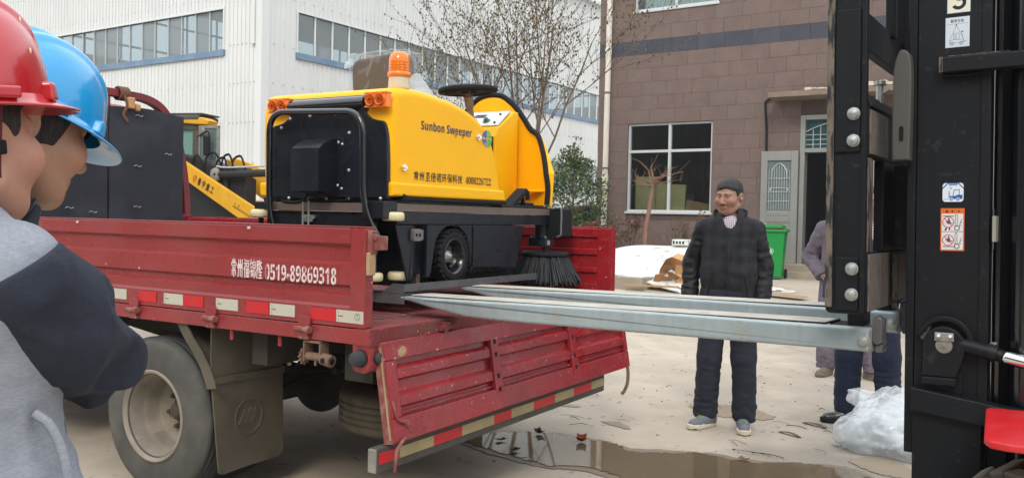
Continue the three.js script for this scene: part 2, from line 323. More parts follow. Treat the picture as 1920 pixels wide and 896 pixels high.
M.yellow = phys({ map: tex(512, (u, v) => { const k = (pf(u, v, 6, 61, 4) - 0.5) * 8; return [251 + k, 186 + k, 0]; }, 1.0), roughness: 0.42, specularIntensity: 0.6, bumpMap: orangePeel, bumpScale: 0.0002 });
M.yellowOld = std({ map: tex(512, (u, v) => { const k = pf(u, v, 5, 63, 5); return [lerp(196, 226, k), lerp(146, 170, k), lerp(8, 30, k)]; }, 0.8), roughness: 0.55 });
M.blackPanel = phys({ specularIntensity: 0.6, map: tex(256, (u, v) => { const k = pf(u, v, 6, 65, 5); return [lerp(22, 32, k), lerp(26, 37, k), lerp(33, 46, k)]; }, 0.6), roughness: 0.5, bumpMap: orangePeel, bumpScale: 0.0006, roughnessMap: smudge });
M.blackGloss = phys({ color: 0x0b0e14, roughness: 0.25, clearcoat: 0.8, clearcoatRoughness: 0.12 });
M.blackRubber = phys({ specularIntensity: 0.5, color: 0x15171b, roughness: 0.75, bumpMap: fineBump, bumpScale: 0.0008 });
M.rail = std({ map: tex(256, (u, v) => { const k = pf(u, v, 8, 67, 4, 2); return [lerp(104, 118, k), lerp(92, 104, k), lerp(84, 94, k)]; }, 0.5), roughness: 0.5, metalness: 0.2 });
M.steelGrey = std({ map: tex(512, (u, v) => { const k = pf(u, v, 5, 69, 6); return [lerp(84, 116, k), lerp(86, 117, k), lerp(89, 119, k)]; }, 0.5), roughness: 0.55, metalness: 0.35, roughnessMap: smudge });
M.cream = std({ color: 0xd6cfa6, roughness: 0.5 });
M.creamPlastic = phys({ color: 0xe6dcc2, roughness: 0.35, transmission: 0.25, thickness: 0 });
M.amber = phys({ color: 0xff9412, roughness: 0.12, clearcoat: 0.6, clearcoatRoughness: 0.05, transmission: 0.35, thickness: 0 });
M.amberSolid = phys({ color: 0xf07d0a, roughness: 0.3, clearcoat: 0.5 });
M.amberDeep = phys({ color: 0xd8620a, roughness: 0.2, metalness: 0.3, clearcoat: 1 });
M.zinc = std({ map: tex(128, (u, v) => { const k = pf(u, v, 8, 71, 4); return [lerp(150, 190, k), lerp(156, 194, k), lerp(156, 190, k)]; }, 0.1), roughness: 0.38, metalness: 0.75 });
M.chrome = std({ color: 0xe6e6e8, roughness: 0.08, metalness: 1 });
M.silver = std({ color: 0xb9bcc0, roughness: 0.35, metalness: 0.7 });
M.galv = std({ map: tex(1024, (u, v) => { const a = pf(u, v, 4, 73, 5), b = pf(u, v, 40, 75, 3, 6), s = sm(pf(u, v, 7, 77, 5), 0.62, 0.78); let r = lerp(150, 180, a * 0.6 + b * 0.4); return [lerp(r - 6, 150, s * 0.4), lerp(r + 8, 144, s * 0.4), lerp(r + 12, 122, s * 0.4)]; }, 0.8), roughness: 0.42, metalness: 0.25, roughnessMap: smudge, bumpMap: fineBump, bumpScale: 0.0006 });
M.galvTop = std({ map: tex(512, (u, v) => { const a = pf(u, v, 5, 79, 6), s = sm(pf(u, v, 9, 81, 4), 0.6, 0.75); const r = lerp(176, 202, a); return [lerp(r, 154, s * 0.3), lerp(r - 3, 142, s * 0.3), lerp(r - 12, 122, s * 0.3)]; }, 0.8), roughness: 0.6, metalness: 0.2 });
M.fork = phys({ specularIntensity: 0.55, map: tex(1024, (u, v) => { const a = pf(u, v, 5, 83, 6), s = sm(pf(u, v, 26, 85, 3), 0.72, 0.8); const k = lerp(12, 22, a); return [lerp(k, 80, s * 0.3), lerp(k + 4, 82, s * 0.3), lerp(k + 9, 84, s * 0.3)]; }, 0.7), roughness: 0.48, bumpMap: orangePeel, bumpScale: 0.0005 });
M.forkWorn = std({ map: tex(512, (u, v) => { const s = sm(pf(u, v, 34, 87, 4, 6), 0.05, 0.5), r = sm(pf(u, v, 6, 89, 5), 0.6, 0.75); const c = [lerp(52, 112, s), lerp(51, 107, s), lerp(50, 99, s)]; return [lerp(c[0], 104, r * 0.3), lerp(c[1], 86, r * 0.3), lerp(c[2], 70, r * 0.3)]; }, 0.25), roughness: 0.7, metalness: 0.15, bumpMap: fineBump, bumpScale: 0.001 });
M.forkEdge = std({ map: tex(512, (u, v) => { const s = sm(pf(u, v, 48, 91, 4, 12), 0.36, 0.56), r = pf(u, v, 12, 93, 5); return [lerp(32, lerp(84, 118, r), s), lerp(34, lerp(78, 106, r), s), lerp(38, lerp(70, 92, r), s)]; }, 0.6), roughness: 0.75, bumpMap: fineBump, bumpScale: 0.0012 });
M.darkSteel = std({ color: 0x2a2b2d, roughness: 0.5, metalness: 0.4 });
M.fenderRed = std({ map: paintTex(512, [196, 24, 32], 0.4, { chips: 5, scratches: 60, dirt: 0.30, dirtColor: [190, 110, 108], seed: 15, scratchColor: 'rgba(235,190,190,0.35)' }), roughness: 0.5 });
M.lugTyre = std({ map: tex(256, (u, v) => { const k = pf(u, v, 6, 95, 5); return [lerp(74, 112, k), lerp(72, 106, k), lerp(62, 92, k)]; }, 0.3), roughness: 0.95, bumpMap: fineBump, bumpScale: 0.002 });

M.matBlack = phys({ specularIntensity: 0.5, map: paintTex(1024, [44, 48, 55], 1.4, { chips: 0, scratches: 60, dirt: 0.5, dirtColor: [70, 74, 80], vary: 0.1, seed: 19, scratchColor: 'rgba(150,155,160,0.18)' }), roughness: 0.8, bumpMap: fineBump, bumpScale: 0.0015 });
M.strap = std({ color: 0x6b4a38, roughness: 0.9 });

// buildings and ground
M.whiteClad = std({ map: tex(1024, (u, v) => { const a = pf(u, v, 4, 101, 5), st = sm(pf(u, v, 60, 103, 2, 3), 0.62, 0.8) * 0.5, k = lerp(206, 220, a) - st * 14; return [k - 2, k + 1, k]; }, 6), roughness: 0.5, metalness: 0.05 });
M.whiteTrim = std({ color: 0xd2d6d6, roughness: 0.5 });
M.blueStrip = std({ map: tex(512, (u, v) => { const a = sm(pf(u, v, 5, 105, 5, 2), 0.35, 0.7); return [lerp(96, 138, a), lerp(124, 154, a), lerp(152, 170, a)]; }, 3), roughness: 0.6 });
M.factoryGlass = phys({ color: 0xc9d4d6, roughness: 0.12, transmission: 0.86, thickness: 0, ior: 1.5 });
M.factoryGlassDusty = phys({ color: 0xaeb8ba, roughness: 0.42, transmission: 0.7, thickness: 0, ior: 1.5 });
M.greyFrame = std({ color: 0xa9b0b2, roughness: 0.5 });
M.factoryInside = std({ color: 0x8d9294, roughness: 0.9 });
const granite = (r, g, b, s) => tex(512, (u, v, x, y) => { const a = (pf(u, v, 5, s, 4) - 0.5) * 14, h = (hash3(x, y, s) - 0.5) * 16 + (pf(u, v, 90, s + 9, 2) - 0.5) * 20; return [r + a + h, g + a + h, b + a + h]; }, 1.2);
M.stone = [granite(112, 95, 89, 111), granite(110, 93, 87, 113), granite(114, 97, 91, 115), granite(111, 95, 90, 117)].map((t) => std({ map: t, roughness: 0.8, bumpMap: fineBump, bumpScale: 0.001 }));
M.stoneDark = [granite(64, 66, 76, 119), granite(58, 61, 72, 121)].map((t) => std({ map: t, roughness: 0.55 }));
M.grout = std({ color: 0x5b4d49, roughness: 0.95 });
M.frameWhite = std({ color: 0xc6cbcb, roughness: 0.45 });
M.glassDark = phys({ color: 0xe0e9e9, roughness: 0.02, transmission: 1, thickness: 0, ior: 1.6 });
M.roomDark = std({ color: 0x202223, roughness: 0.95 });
M.doorSteel = std({ map: tex(512, (u, v) => { const k = pf(u, v, 60, 123, 3, 2), a = pf(u, v, 4, 125, 4); return [lerp(150, 166, k * 0.5 + a * 0.5), lerp(152, 168, k * 0.5 + a * 0.5), lerp(150, 164, k * 0.5 + a * 0.5)]; }, 1), roughness: 0.4, metalness: 0.5 });
M.grille = std({ color: 0xc6cccc, roughness: 0.35, metalness: 0.5 });
M.pipeWhite = std({ map: tex(256, (u, v) => { const a = pf(u, v, 5, 127, 5); return [lerp(206, 222, a), lerp(202, 216, a), lerp(192, 204, a)]; }, 1.5), roughness: 0.5 });
M.concretePlain = std({ map: tex(512, (u, v) => { const a = pf(u, v, 4, 129, 6); return [lerp(132, 164, a), lerp(124, 154, a), lerp(110, 138, a)]; }, 1.5), roughness: 0.95, bumpMap: fineBump, bumpScale: 0.003 });
M.canopy = std({ map: tex(512, (u, v) => { const a = pf(u, v, 5, 131, 6); return [lerp(118, 150, a), lerp(102, 132, a), lerp(92, 118, a)]; }, 1), roughness: 0.9 });
M.card = [[176, 132, 88], [160, 116, 74], [196, 152, 108]].map((c, i) => std({ map: tex(256, (u, v) => { const a = pf(u, v, 6, 133 + i, 5); return c.map((q) => q * lerp(0.9, 1.06, a)); }, 0.5), roughness: 0.9 }));
M.foamSheet = std({ map: tex(512, (u, v) => { const a = pf(u, v, 4, 137, 6), s = sm(pf(u, v, 12, 139, 4), 0.66, 0.78); const k = lerp(208, 226, a); return [lerp(k - 4, 120, s * 0.35), lerp(k, 124, s * 0.35), lerp(k - 4, 118, s * 0.35)]; }, 1.6), roughness: 0.6 });
M.binGreen = std({ color: 0x078a3c, roughness: 0.45, bumpMap: orangePeel, bumpScale: 0.0006 });
M.bark = std({ map: tex(256, (u, v) => { const k = pf(u, v, 8, 141, 5, 3); return [lerp(88, 124, k), lerp(76, 106, k), lerp(64, 90, k)]; }, 0.3), roughness: 0.95 });
M.barkPink = std({ map: tex(256, (u, v) => { const k = pf(u, v, 8, 143, 5, 3); return [lerp(120, 158, k), lerp(92, 124, k), lerp(78, 104, k)]; }, 0.3), roughness: 0.95 });
M.bud = std({ color: 0x4a4422, roughness: 0.9 });
M.budYellow = std({ color: 0x7d7226, roughness: 0.9 });
M.leaf = [0x33461f, 0x405526, 0x4f6630].map((c) => phys({ color: c, roughness: 0.5, transmission: 0.2, thickness: 0 }));
M.leafDry = [0x6d3a2e, 0x7c5a44, 0x4e4a2a].map((c) => phys({ color: c, roughness: 0.8, transmission: 0.15, thickness: 0 }));
M.soil = std({ color: 0x4a3d33, roughness: 1 });

// ---------------------------------------------------------------- ground
const along = (x, z) => -(0.517 * x + 0.856 * z);                 // metres away from the camera
const groundY = (x, z) => 0.31 * sm(along(x, z), 9, 16.5);         // the yard rises gently towards the office building
{
  const g = new THREE.PlaneGeometry(1, 1, 220, 220); g.rotateX(-Math.PI / 2);
  const p = g.attributes.position, st = (t) => { const s = t * 2; return Math.sign(s) * (Math.abs(s) * 34 + Math.pow(Math.abs(s), 6) * 260); };
  for (let i = 0; i < p.count; i++) { const x = st(p.getX(i)) - 3, z = st(p.getZ(i)) - 9; p.setXYZ(i, x, groundY(x, z), z); }
  g.computeVertexNormals();
  const col = tex(1024, (u, v) => {
    const a = pf(u, v, 4, 201, 6), b = pf(u, v, 40, 203, 3), stain = sm(pf(u, v, 6, 205, 5), 0.58, 0.8), speck = sm(pf(u, v, 128, 207, 2), 0.8, 0.9), pale = sm(pf(u, v, 5, 209, 4), 0.55, 0.8);
    let k = lerp(0.90, 1.08, a) * lerp(0.96, 1.04, b); k *= 1 - 0.16 * stain + 0.05 * pale - 0.25 * speck;
    return [174 * k, 164 * k, 149 * k];
  }, 7.3);
  const bump = tex(512, (u, v) => { const w = (pf(u, v, 6, 211, 3) - 0.5) * 0.05; return 128 + 95 * Math.sin((u + w) * Math.PI * 2 * 44) * sm(pf(u, v, 3, 213, 4), 0.3, 0.62) + 70 * (pf(u, v, 64, 215, 3) - 0.5); }, 0.66, false);
  const ground = mesh('ground', g, std({ map: col, bumpMap: bump, bumpScale: 0.0035, roughness: 0.93 }), scene);
  structure(ground);
  M.wet = std({ map: tex(512, (u, v) => { const a = pf(u, v, 5, 217, 6); return [lerp(112, 136, a), lerp(100, 122, a), lerp(84, 104, a)]; }, 3), bumpMap: bump, bumpScale: 0.0015, roughness: 0.5 });
  M.damp = std({ map: tex(512, (u, v) => { const a = pf(u, v, 5, 219, 6); return [lerp(138, 156, a), lerp(124, 142, a), lerp(106, 122, a)]; }, 3), bumpMap: bump, bumpScale: 0.0025, roughness: 0.85 });
  M.water = phys({ map: tex(512, (u, v) => { const a = pf(u, v, 4, 221, 6); return [lerp(96, 116, a), lerp(84, 102, a), lerp(66, 80, a)]; }, 3), roughness: 0.035, roughnessMap: null, ior: 1.36, specularIntensity: 1 });
}
function sheet(name, pts, y, mat, rough = 0.03, n = 160, seed = 1) {     // an irregular flat patch lying on the ground
  const c = smoothPts(pts, n, true).map(([x, z], i) => { const t = i * 0.37; return [x + (fbm3(t, seed, 0.5) - 0.5) * rough * 2 + (fbm3(t * 4, seed, 2.5) - 0.5) * rough, z + (fbm3(t, seed, 7.5) - 0.5) * rough * 2 + (fbm3(t * 4, seed, 9.5) - 0.5) * rough]; });
  const g = new THREE.ShapeGeometry(shapeOf(c.map(([x, z]) => [x, -z]))); g.rotateX(-Math.PI / 2); g.translate(0, y, 0);
  return structure(mesh(name, g, mat));
}
const puddleEdge = [[-3.25, -4.72], [-3.10, -4.95], [-2.88, -5.04], [-2.70, -5.14], [-2.53, -5.12], [-2.35, -5.13], [-2.18, -5.07], [-1.95, -5.15], [-1.70, -5.25], [-1.41, -5.24], [-1.24, -5.31], [-1.05, -5.40], [-0.92, -5.40], [-0.80, -5.30], [-0.62, -5.05], [-0.5, -4.7], [-0.7, -4.25], [-1.3, -4.1], [-1.75, -4.25], [-2.09, -4.43], [-2.26, -4.41], [-2.45, -4.37], [-2.65, -4.40], [-2.88, -4.46], [-3.08, -4.54]];
sheet('wet_margin', puddleEdge, 0.004, M.wet, 0.03, 220, 3);
{
  let cx = 0, cz = 0; for (const [x, z] of puddleEdge) { cx += x / puddleEdge.length; cz += z / puddleEdge.length; }
  sheet('puddle', puddleEdge.map(([x, z], i) => { const f = 1 - (0.075 + 0.05 * Math.sin(i * 2.3)) / Math.hypot(x - cx, z - cz); return [cx + (x - cx) * f, cz + (z - cz) * f * 0.97]; }), 0.008, M.water, 0.05, 260, 5);
}
sheet('wet_margin', [[-0.86, -5.44], [-0.96, -5.58], [-0.84, -5.75], [-0.66, -5.66], [-0.56, -5.4], [-0.7, -5.36]], 0.0045, M.damp, 0.03, 80, 9);
sheet('damp_patch', [[-2.30, -6.55], [-2.05, -6.70], [-1.78, -6.62], [-1.62, -6.42], [-1.80, -6.28], [-2.1, -6.30]], 0.004, M.damp, 0.05, 90, 11);
sheet('damp_patch', [[-2.62, -5.62], [-2.5, -5.66], [-2.42, -5.6], [-2.36, -5.52], [-2.5, -5.55]], 0.004, M.damp, 0.02, 60, 13);
sheet('damp_patch', [[-3.3, -5.9], [-3.1, -6.0], [-2.95, -5.95], [-3.12, -5.88]], 0.004, M.damp, 0.02, 60, 15);

// ---------------------------------------------------------------- white factory hall
{
  const t = thing('factory_hall', 'white ribbed sheet steel factory hall with long blue silled window bands', 'building', [-22.912, 0, -21.275]);
  t.rotation.y = R(-1.9);
  const L = { local: true }, H = 13.5, W = 19, D = 34;
  const band = [[7.08, 8.50]], lowBand = [2.75, 4.38];
  const wallShape = (w, holes) => shapeOf([[0, -0.3], [w, -0.3], [w, H], [0, H]], holes.map(([a, b, c, d]) => [[a, c], [b, c], [b, d], [a, d]]));
  const lx0 = -14.6, lx1 = -1.96, rz0 = -1.60, rz1 = -27.2;
  // left face (local z = 0), window from lx0 to lx1
  const gl = ext(wallShape(W, [[W + lx0, W + lx1, 7.08, 8.50]]), 0.16, 'xy', 0); gl.translate(-W, 0, 0);
  // right face (local x = 0)
  const gr = ext(wallShape(D, [[D + rz1, D + rz0, 7.08, 8.50], [1, D - 12, lowBand[0], lowBand[1]]]), 0.16, 'zy', -0.002); gr.translate(0, 0, -D);
  const gb = ext(wallShape(W, [[1, W - 1, 9.2, 12.4], [1, W - 1, 3, 6]]), 0.16, 'xy', -D + 0.16); gb.translate(-W, 0, 0);
  const gf = ext(wallShape(D, [[1, D - 1, 9.2, 12.4]]), 0.16, 'zy', -W + 0.16); gf.translate(0, 0, -D);
  mesh('wall', [gl, gr, gb, gf], M.whiteClad, t, L);
  // the standing ribs of the sheets: too fine to pick apart one by one
  const rib = [];
  const ribAt = (a, y0, y1, face) => { if (y1 - y0 < 0.02) return; rib.push(face === 'l' ? bx(a - 0.016, a + 0.016, y0, y1, 0.001, 0.022) : bx(0.001, 0.022, y0, y1, a - 0.016, a + 0.016)); };
  for (let a = -W + 0.1; a < -0.28; a += 0.21) { const inWin = a > lx0 - 0.1 && a < lx1 + 0.1; if (inWin) { ribAt(a, 0, 6.84, 'l'); ribAt(a, 8.56, H, 'l'); } else ribAt(a, 0, H, 'l'); }
  for (let a = -0.34; a > -D + 0.1; a -= 0.23) { const inWin = a < rz0 + 0.1 && a > rz1 - 0.1, low = a < -12 && a > -D + 1; const y0 = low ? 4.45 : 0; if (low) ribAt(a, 0, 2.6, 'r'); if (inWin) { ribAt(a, y0, 6.84, 'r'); ribAt(a, 8.56, H, 'r'); } else ribAt(a, y0, H, 'r'); }
  mesh('cladding_rib', rib, M.whiteClad, t, L).userData.kind = 'stuff';
  const screws = []; const sg = new THREE.SphereGeometry(0.022, 5, 4);
  for (const y of [5.86, 7.2, 8.9, 10.3, 3.1, 4.5]) { for (let a = -1.7; a < -0.2; a += 0.21) screws.push(sg.clone().translate(a + 0.1, y, 0.02)); for (let a = -W; a < -1.9; a += 0.42) if (y < 6.8 || y > 8.6) screws.push(sg.clone().translate(a + 0.1, y, 0.02)); for (let a = -0.5; a > -26; a -= 0.46) if (y < 6.8 || y > 8.6 || a > -1.5) screws.push(sg.clone().translate(0.02, y, a)); }
  mesh('screw', screws, M.greyFrame, t, L).userData.kind = 'stuff';
  mesh('corner_trim', [bx(-0.26, 0.045, -0.3, H, 0.002, 0.05), bx(0.002, 0.052, -0.3, H, -0.30, 0.044)], M.whiteTrim, t, L);
  mesh('downpipe', [bx(-0.40, -0.27, 7.18, H, 0.036, 0.12, 0.02), bx(-0.42, -0.25, 7.14, 7.2, 0.034, 0.13)], M.whiteTrim, t, L);
  // window band of the left face
  const paneGeo = new THREE.BoxGeometry(1, 1.4, 0.012), post = new THREE.BoxGeometry(0.055, 1.42, 0.07);
  const winL = mesh('window', [bx(lx0, lx1, 8.50, 8.57, -0.1, 0.06), bx(lx1, lx1 + 0.05, 7.08, 8.57, -0.1, 0.05), bx(lx0 - 0.05, lx0, 7.08, 8.57, -0.1, 0.05)], M.whiteTrim, t, L);
  let k = 0;
  for (let a = lx1; a > lx0 + 0.3; a -= 0.79, k++) {
    piece('pane', paneGeo, k % 4 === 1 || k % 5 === 3 ? M.factoryGlassDusty : M.factoryGlass, winL, [a - 0.395, 7.79, -0.06], [0, 0, 0], [0.735, 1, 1]);
    if (k) piece('mullion', post, M.greyFrame, winL, [a, 7.79, -0.045]);
  }
  mesh('sill', bx(lx0 - 0.1, lx1 + 0.09, 6.86, 7.08, 0.002, 0.09, 0.01), M.blueStrip, t, L);
  // window band of the right face
  const winR = mesh('window', [bx(-0.1, 0.06, 8.50, 8.57, rz1, rz0), bx(-0.1, 0.05, 7.08, 8.57, rz0, rz0 + 0.05)], M.whiteTrim, t, L);
  const paneGeoR = new THREE.BoxGeometry(0.012, 1.4, 1), postR = new THREE.BoxGeometry(0.07, 1.42, 0.055);
  k = 0;
  for (let a = rz0; a > rz1 + 0.4; a -= 0.88, k++) {
    piece('pane', paneGeoR, k % 3 === 1 ? M.factoryGlassDusty : M.factoryGlass, winR, [-0.06, 7.79, a - 0.44], [0, 0, 0], [1, 1, 0.825]);
    if (k) piece('mullion', postR, M.whiteTrim, winR, [-0.045, 7.79, a]);
  }
  mesh('sill', bx(0.002, 0.09, 6.86, 7.08, rz1, rz0 + 0.09, 0.01), M.blueStrip, t, L);
  const lowPanes = []; for (let a = -13; a > -D + 1.5; a -= 1.0) lowPanes.push(bx(-0.066, -0.054, lowBand[0], lowBand[1], a - 0.46, a + 0.46));
  const lw = mesh('window', [bx(-0.1, 0.04, lowBand[1], lowBand[1] + 0.06, -D + 1, -12), bx(-0.1, 0.04, lowBand[0] - 0.06, lowBand[0], -D + 1, -12)], M.greyFrame, t, L);
  mesh('pane', lowPanes, M.factoryGlassDusty, lw, L).userData.kind = 'stuff';
  mesh('roof', bx(-W - 0.3, 0.3, H, H + 0.2, -D - 0.3, 0.3), M.whiteTrim, t, L);
  mesh('floor', bx(-W + 0.2, -0.2, 0.2, 0.3, -D + 0.2, -0.2), M.concretePlain, t, L);
  const girts = []; for (const y of [9.9, 11.4]) girts.push(bx(-W + 1, -1, y, y + 0.1, -D + 0.2, -D + 0.3), bx(-W + 0.2, -W + 0.3, y, y + 0.1, -D + 1, -1));
  for (let a = -W + 1; a < -1; a += 1.5) girts.push(bx(a, a + 0.07, 9.2, 12.4, -D + 0.2, -D + 0.3));
  for (let a = -D + 1; a < -1; a += 2) girts.push(bx(-W + 0.2, -W + 0.3, 9.2, 12.4, a, a + 0.07));
  mesh('interior_girt', girts, M.factoryInside, t, L);
}

// ---------------------------------------------------------------- brown stone clad office building
const OFF = { at: [-4.386, 0, -18.956], rot: R(-2.9) };
const offPt = (a, y, z) => [OFF.at[0] + Math.cos(OFF.rot) * a + Math.sin(OFF.rot) * z, y, OFF.at[2] - Math.sin(OFF.rot) * a + Math.cos(OFF.rot) * z];
{
  const t = thing('office_building', 'brown stone clad office building with a dark stone band and open steel door', 'building', OFF.at);
  t.rotation.y = OFF.rot;
  const L = { local: true };
  const A0 = -4.86, A1 = 9.5, H = 9.8, holes = [[-4.06, -1.98, 1.62, 3.66], [-3.96, -1.92, 6.27, 8.1], [-0.04, 1.50, 0.56, 3.68], [3.2, 5.3, 1.62, 3.66], [0.9, 3.0, 6.27, 8.1]];
  const wall = ext(shapeOf([[A0, -0.3], [A1, -0.3], [A1, H], [A0, H]], holes.map(([a, b, c, d]) => [[a, c], [b, c], [b, d], [a, d]])), 0.28, 'xy', -0.02);
  const left = bx(A0, A0 + 0.28, -0.3, H, -9, -0.301), right = bx(A1 - 0.28, A1, -0.3, H, -9, -0.301), back = bx(A0 + 0.281, A1 - 0.281, -0.3, H, -9, -8.7);
  const W = mesh('wall', [wall, left, right, back], M.grout, t, L);
  mesh('roof', bx(A0 - 0.1, A1 + 0.1, H, H + 0.25, -9.1, 0.1), M.concretePlain, t, L);
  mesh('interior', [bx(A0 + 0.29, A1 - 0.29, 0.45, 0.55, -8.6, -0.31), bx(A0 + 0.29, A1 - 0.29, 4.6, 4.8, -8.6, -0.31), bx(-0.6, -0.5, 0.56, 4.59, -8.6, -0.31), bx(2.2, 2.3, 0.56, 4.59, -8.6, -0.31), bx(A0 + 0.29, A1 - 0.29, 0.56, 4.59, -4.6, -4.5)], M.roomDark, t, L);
  // stone slabs, each its own piece; courses counted from the dark band
  const slab = new RoundedBoxGeometry(1, 1, 0.014, 1, 0.003), gap = 0.004;
  const courses = []; const ch = 0.3195;
  courses.push([5.26, 5.585, true]);
  for (let y = 5.26; y > -0.2; y -= ch) courses.push([y - ch, y, false]);
  for (let y = 5.585; y < H - 0.1; y += ch) courses.push([y, Math.min(y + ch, H), false]);
  const farTiles = [];
  courses.forEach(([y0, y1, dark], ci) => {
    const off = dark ? 0.0 : ((ci * 0.37) % 1) * 0.62 + rr(-0.05, 0.05);
    for (let a = A0 - off; a < A1; a += 0.62) {
      let spans = [[Math.max(a, A0), Math.min(a + 0.62, A1)]];
      for (const [h0, h1, b, d] of holes) {
        if (y1 <= b + 0.01 || y0 >= d - 0.01) continue;
        spans = spans.flatMap(([s, e]) => (e <= h0 || s >= h1 ? [[s, e]] : [[s, Math.min(e, h0)], [Math.max(s, h1), e]].filter(([p, q]) => q - p > 0.02)));
      }
      for (const [s, e] of spans) {
        let lo = y0, hi = y1;
        if (e - s < 0.02) continue;
        const w = e - s - gap, h = hi - lo - gap, m = dark ? M.stoneDark[Math.floor(rnd() * 2)] : M.stone[Math.floor(rnd() * 4)], z = -0.0075 + rr(-0.0012, 0.0012);
        const seen = e > -4.9 && s < 2.1 && lo > 0.7 && lo < 6.8;
        const g = uvSlab(slab, w, h, rnd() * 9, rnd() * 9);
        if (seen) piece('tile', g, m, W, [(s + e) / 2, (lo + hi) / 2, z]);
        else farTiles.push(slab.clone().scale(w, h, 1).translate((s + e) / 2, (lo + hi) / 2, z));
      }
    }
  });
  mesh('tile', farTiles, M.stone[0], W, L).userData.kind = 'stuff';
  function uvSlab(geo, w, h, ou, ov) { const g = flat(geo.clone()).scale(w, h, 1); boxUV(g); const uv = g.attributes.uv; for (let i = 0; i < uv.count; i++) uv.setXY(i, uv.getX(i) + ou, uv.getY(i) + ov); return g; }
  // windows
  function window4(a0, a1, y0, y1, split, extra) {
    const f = 0.045, am = (a0 + a1) / 2;
    const w = mesh('window', [bx(a0, a1, y1 - f, y1 - 0.002, -0.14, -0.05), bx(a0, a1, y0 + 0.002, y0 + f, -0.14, -0.04), bx(a0 + 0.001, a0 + f, y0 + f, y1 - f, -0.14, -0.05), bx(a1 - f, a1 - 0.001, y0 + f, y1 - f, -0.14, -0.05), bx(am - 0.03, am + 0.03, y0 + f, y1 - f, -0.138, -0.052), bx(a0 + f, a1 - f, split - 0.03, split + 0.03, -0.136, -0.054)], M.frameWhite, t, L);
    for (const [p, q] of [[a0 + f, am - 0.03], [am + 0.03, a1 - f]]) for (const [r, s] of [[y0 + f, split - 0.03], [split + 0.03, y1 - f]]) mesh('pane', bx(p, q, r, s, -0.105, -0.098), M.glassDark, w, L);
    mesh('sill', bx(a0 - 0.03, a1 + 0.03, y0 - 0.05, y0 + 0.001, -0.1, 0.03, 0.006), extra ?? M.frameWhite, w, L);
    return w;
  }
  window4(-4.06, -1.98, 1.62, 3.66, 3.02);
  window4(-3.96, -1.92, 6.27, 8.1, 7.4);
  window4(3.2, 5.3, 1.62, 3.66, 3.02); window4(0.9, 3.0, 6.27, 8.1, 7.4);
  mesh('curtain', ext(smoothPts(Array.from({ length: 40 }, (_, i) => [-3.9 + i * 0.05, -0.42 + 0.03 * (i % 2)]), 120).concat([[-1.95, -0.46], [-3.9, -0.46]]), 1.8, 'xz', 8.1), std({ color: 0xd6dad8, roughness: 0.9 }), t, L);
  // door frame with barred transom
  const df = mesh('door_frame', [bx(-0.04, 0.06, 0.57, 3.68, -0.2, 0.03, 0.008), bx(1.40, 1.50, 0.57, 3.68, -0.2, 0.03, 0.008), bx(0.061, 1.399, 3.58, 3.68, -0.2, 0.028, 0.008), bx(0.061, 1.399, 2.90, 2.99, -0.2, 0.026, 0.008)], M.doorSteel, t, L);
  const tg = []; for (let i = 1; i < 9; i++) { const a = 0.06 + i * 0.15; tg.push(cyl([a, 2.99, -0.03], [a, 3.30 + 0.22 * Math.sin((i / 9) * Math.PI), -0.03], 0.009, 0.009, 6)); }
  for (const y of [3.07, 3.17, 3.27]) tg.push(cyl([0.06, y, -0.03], [1.40, y, -0.03], 0.008, 0.008, 6));
  tg.push(tube([[0.06, 3.34, -0.03], [0.35, 3.46, -0.03], [0.73, 3.54, -0.03], [1.1, 3.46, -0.03], [1.4, 3.34, -0.03]], 0.012, 30, 6));
  mesh('transom_grille', tg, M.grille, df, L);
  mesh('transom_pane', bx(0.061, 1.399, 2.991, 3.579, -0.09, -0.083), phys({ color: 0x4f7f86, roughness: 0.04, transmission: 0.55, thickness: 0 }), df, L);
  // the open door leaf, swung back against the wall
  const dl = mesh('door_leaf', [bx(-0.83, -0.69, 0.58, 2.94, 0.055, 0.105, 0.006), bx(-0.19, -0.05, 0.58, 2.94, 0.055, 0.105, 0.006), bx(-0.689, -0.191, 2.74, 2.94, 0.055, 0.105, 0.004), bx(-0.689, -0.191, 0.58, 0.80, 0.055, 0.105, 0.004), bx(-0.689, -0.191, 1.42, 1.68, 0.055, 0.105, 0.004), bx(-0.688, -0.192, 0.8, 1.42, 0.062, 0.094)], M.doorSteel, t, L);
  mesh('leaf_panel', [bx(-0.66, -0.22, 1.58, 1.655, 0.106, 0.114, 0.004), bx(-0.66, -0.22, 1.45, 1.55, 0.106, 0.114, 0.004), bx(-0.64, -0.24, 0.86, 1.36, 0.095, 0.104, 0.004)], M.doorSteel, dl, L);
  mesh('leaf_pane', bx(-0.688, -0.192, 1.681, 2.739, 0.066, 0.072), phys({ color: 0x9fb0b0, roughness: 0.15, transmission: 0.6, thickness: 0 }), dl, L);
  const lg = []; for (let i = 0; i < 9; i++) { const a = -0.655 + i * 0.054; lg.push(cyl([a, 1.70, 0.085], [a, 2.66 - 0.12 * Math.pow((i - 4) / 4, 2), 0.085], 0.006, 0.006, 6)); }
  for (const y of [1.88, 2.08, 2.16, 2.36]) lg.push(cyl([-0.68, y, 0.086], [-0.2, y, 0.086], 0.007, 0.007, 6));
  lg.push(tube([[-0.6, 2.36, 0.087], [-0.58, 2.55, 0.087], [-0.44, 2.68, 0.087], [-0.3, 2.55, 0.087], [-0.28, 2.36, 0.087]], 0.010, 24, 6));
  for (const a of [-0.62, -0.26]) lg.push(lathe([[0, -0.012], [0.026, -0.004], [0.026, 0.004], [0, 0.012]], [a, 2.12, 0.092], 'z', 4));
  mesh('leaf_grille', lg, M.grille, dl, L);
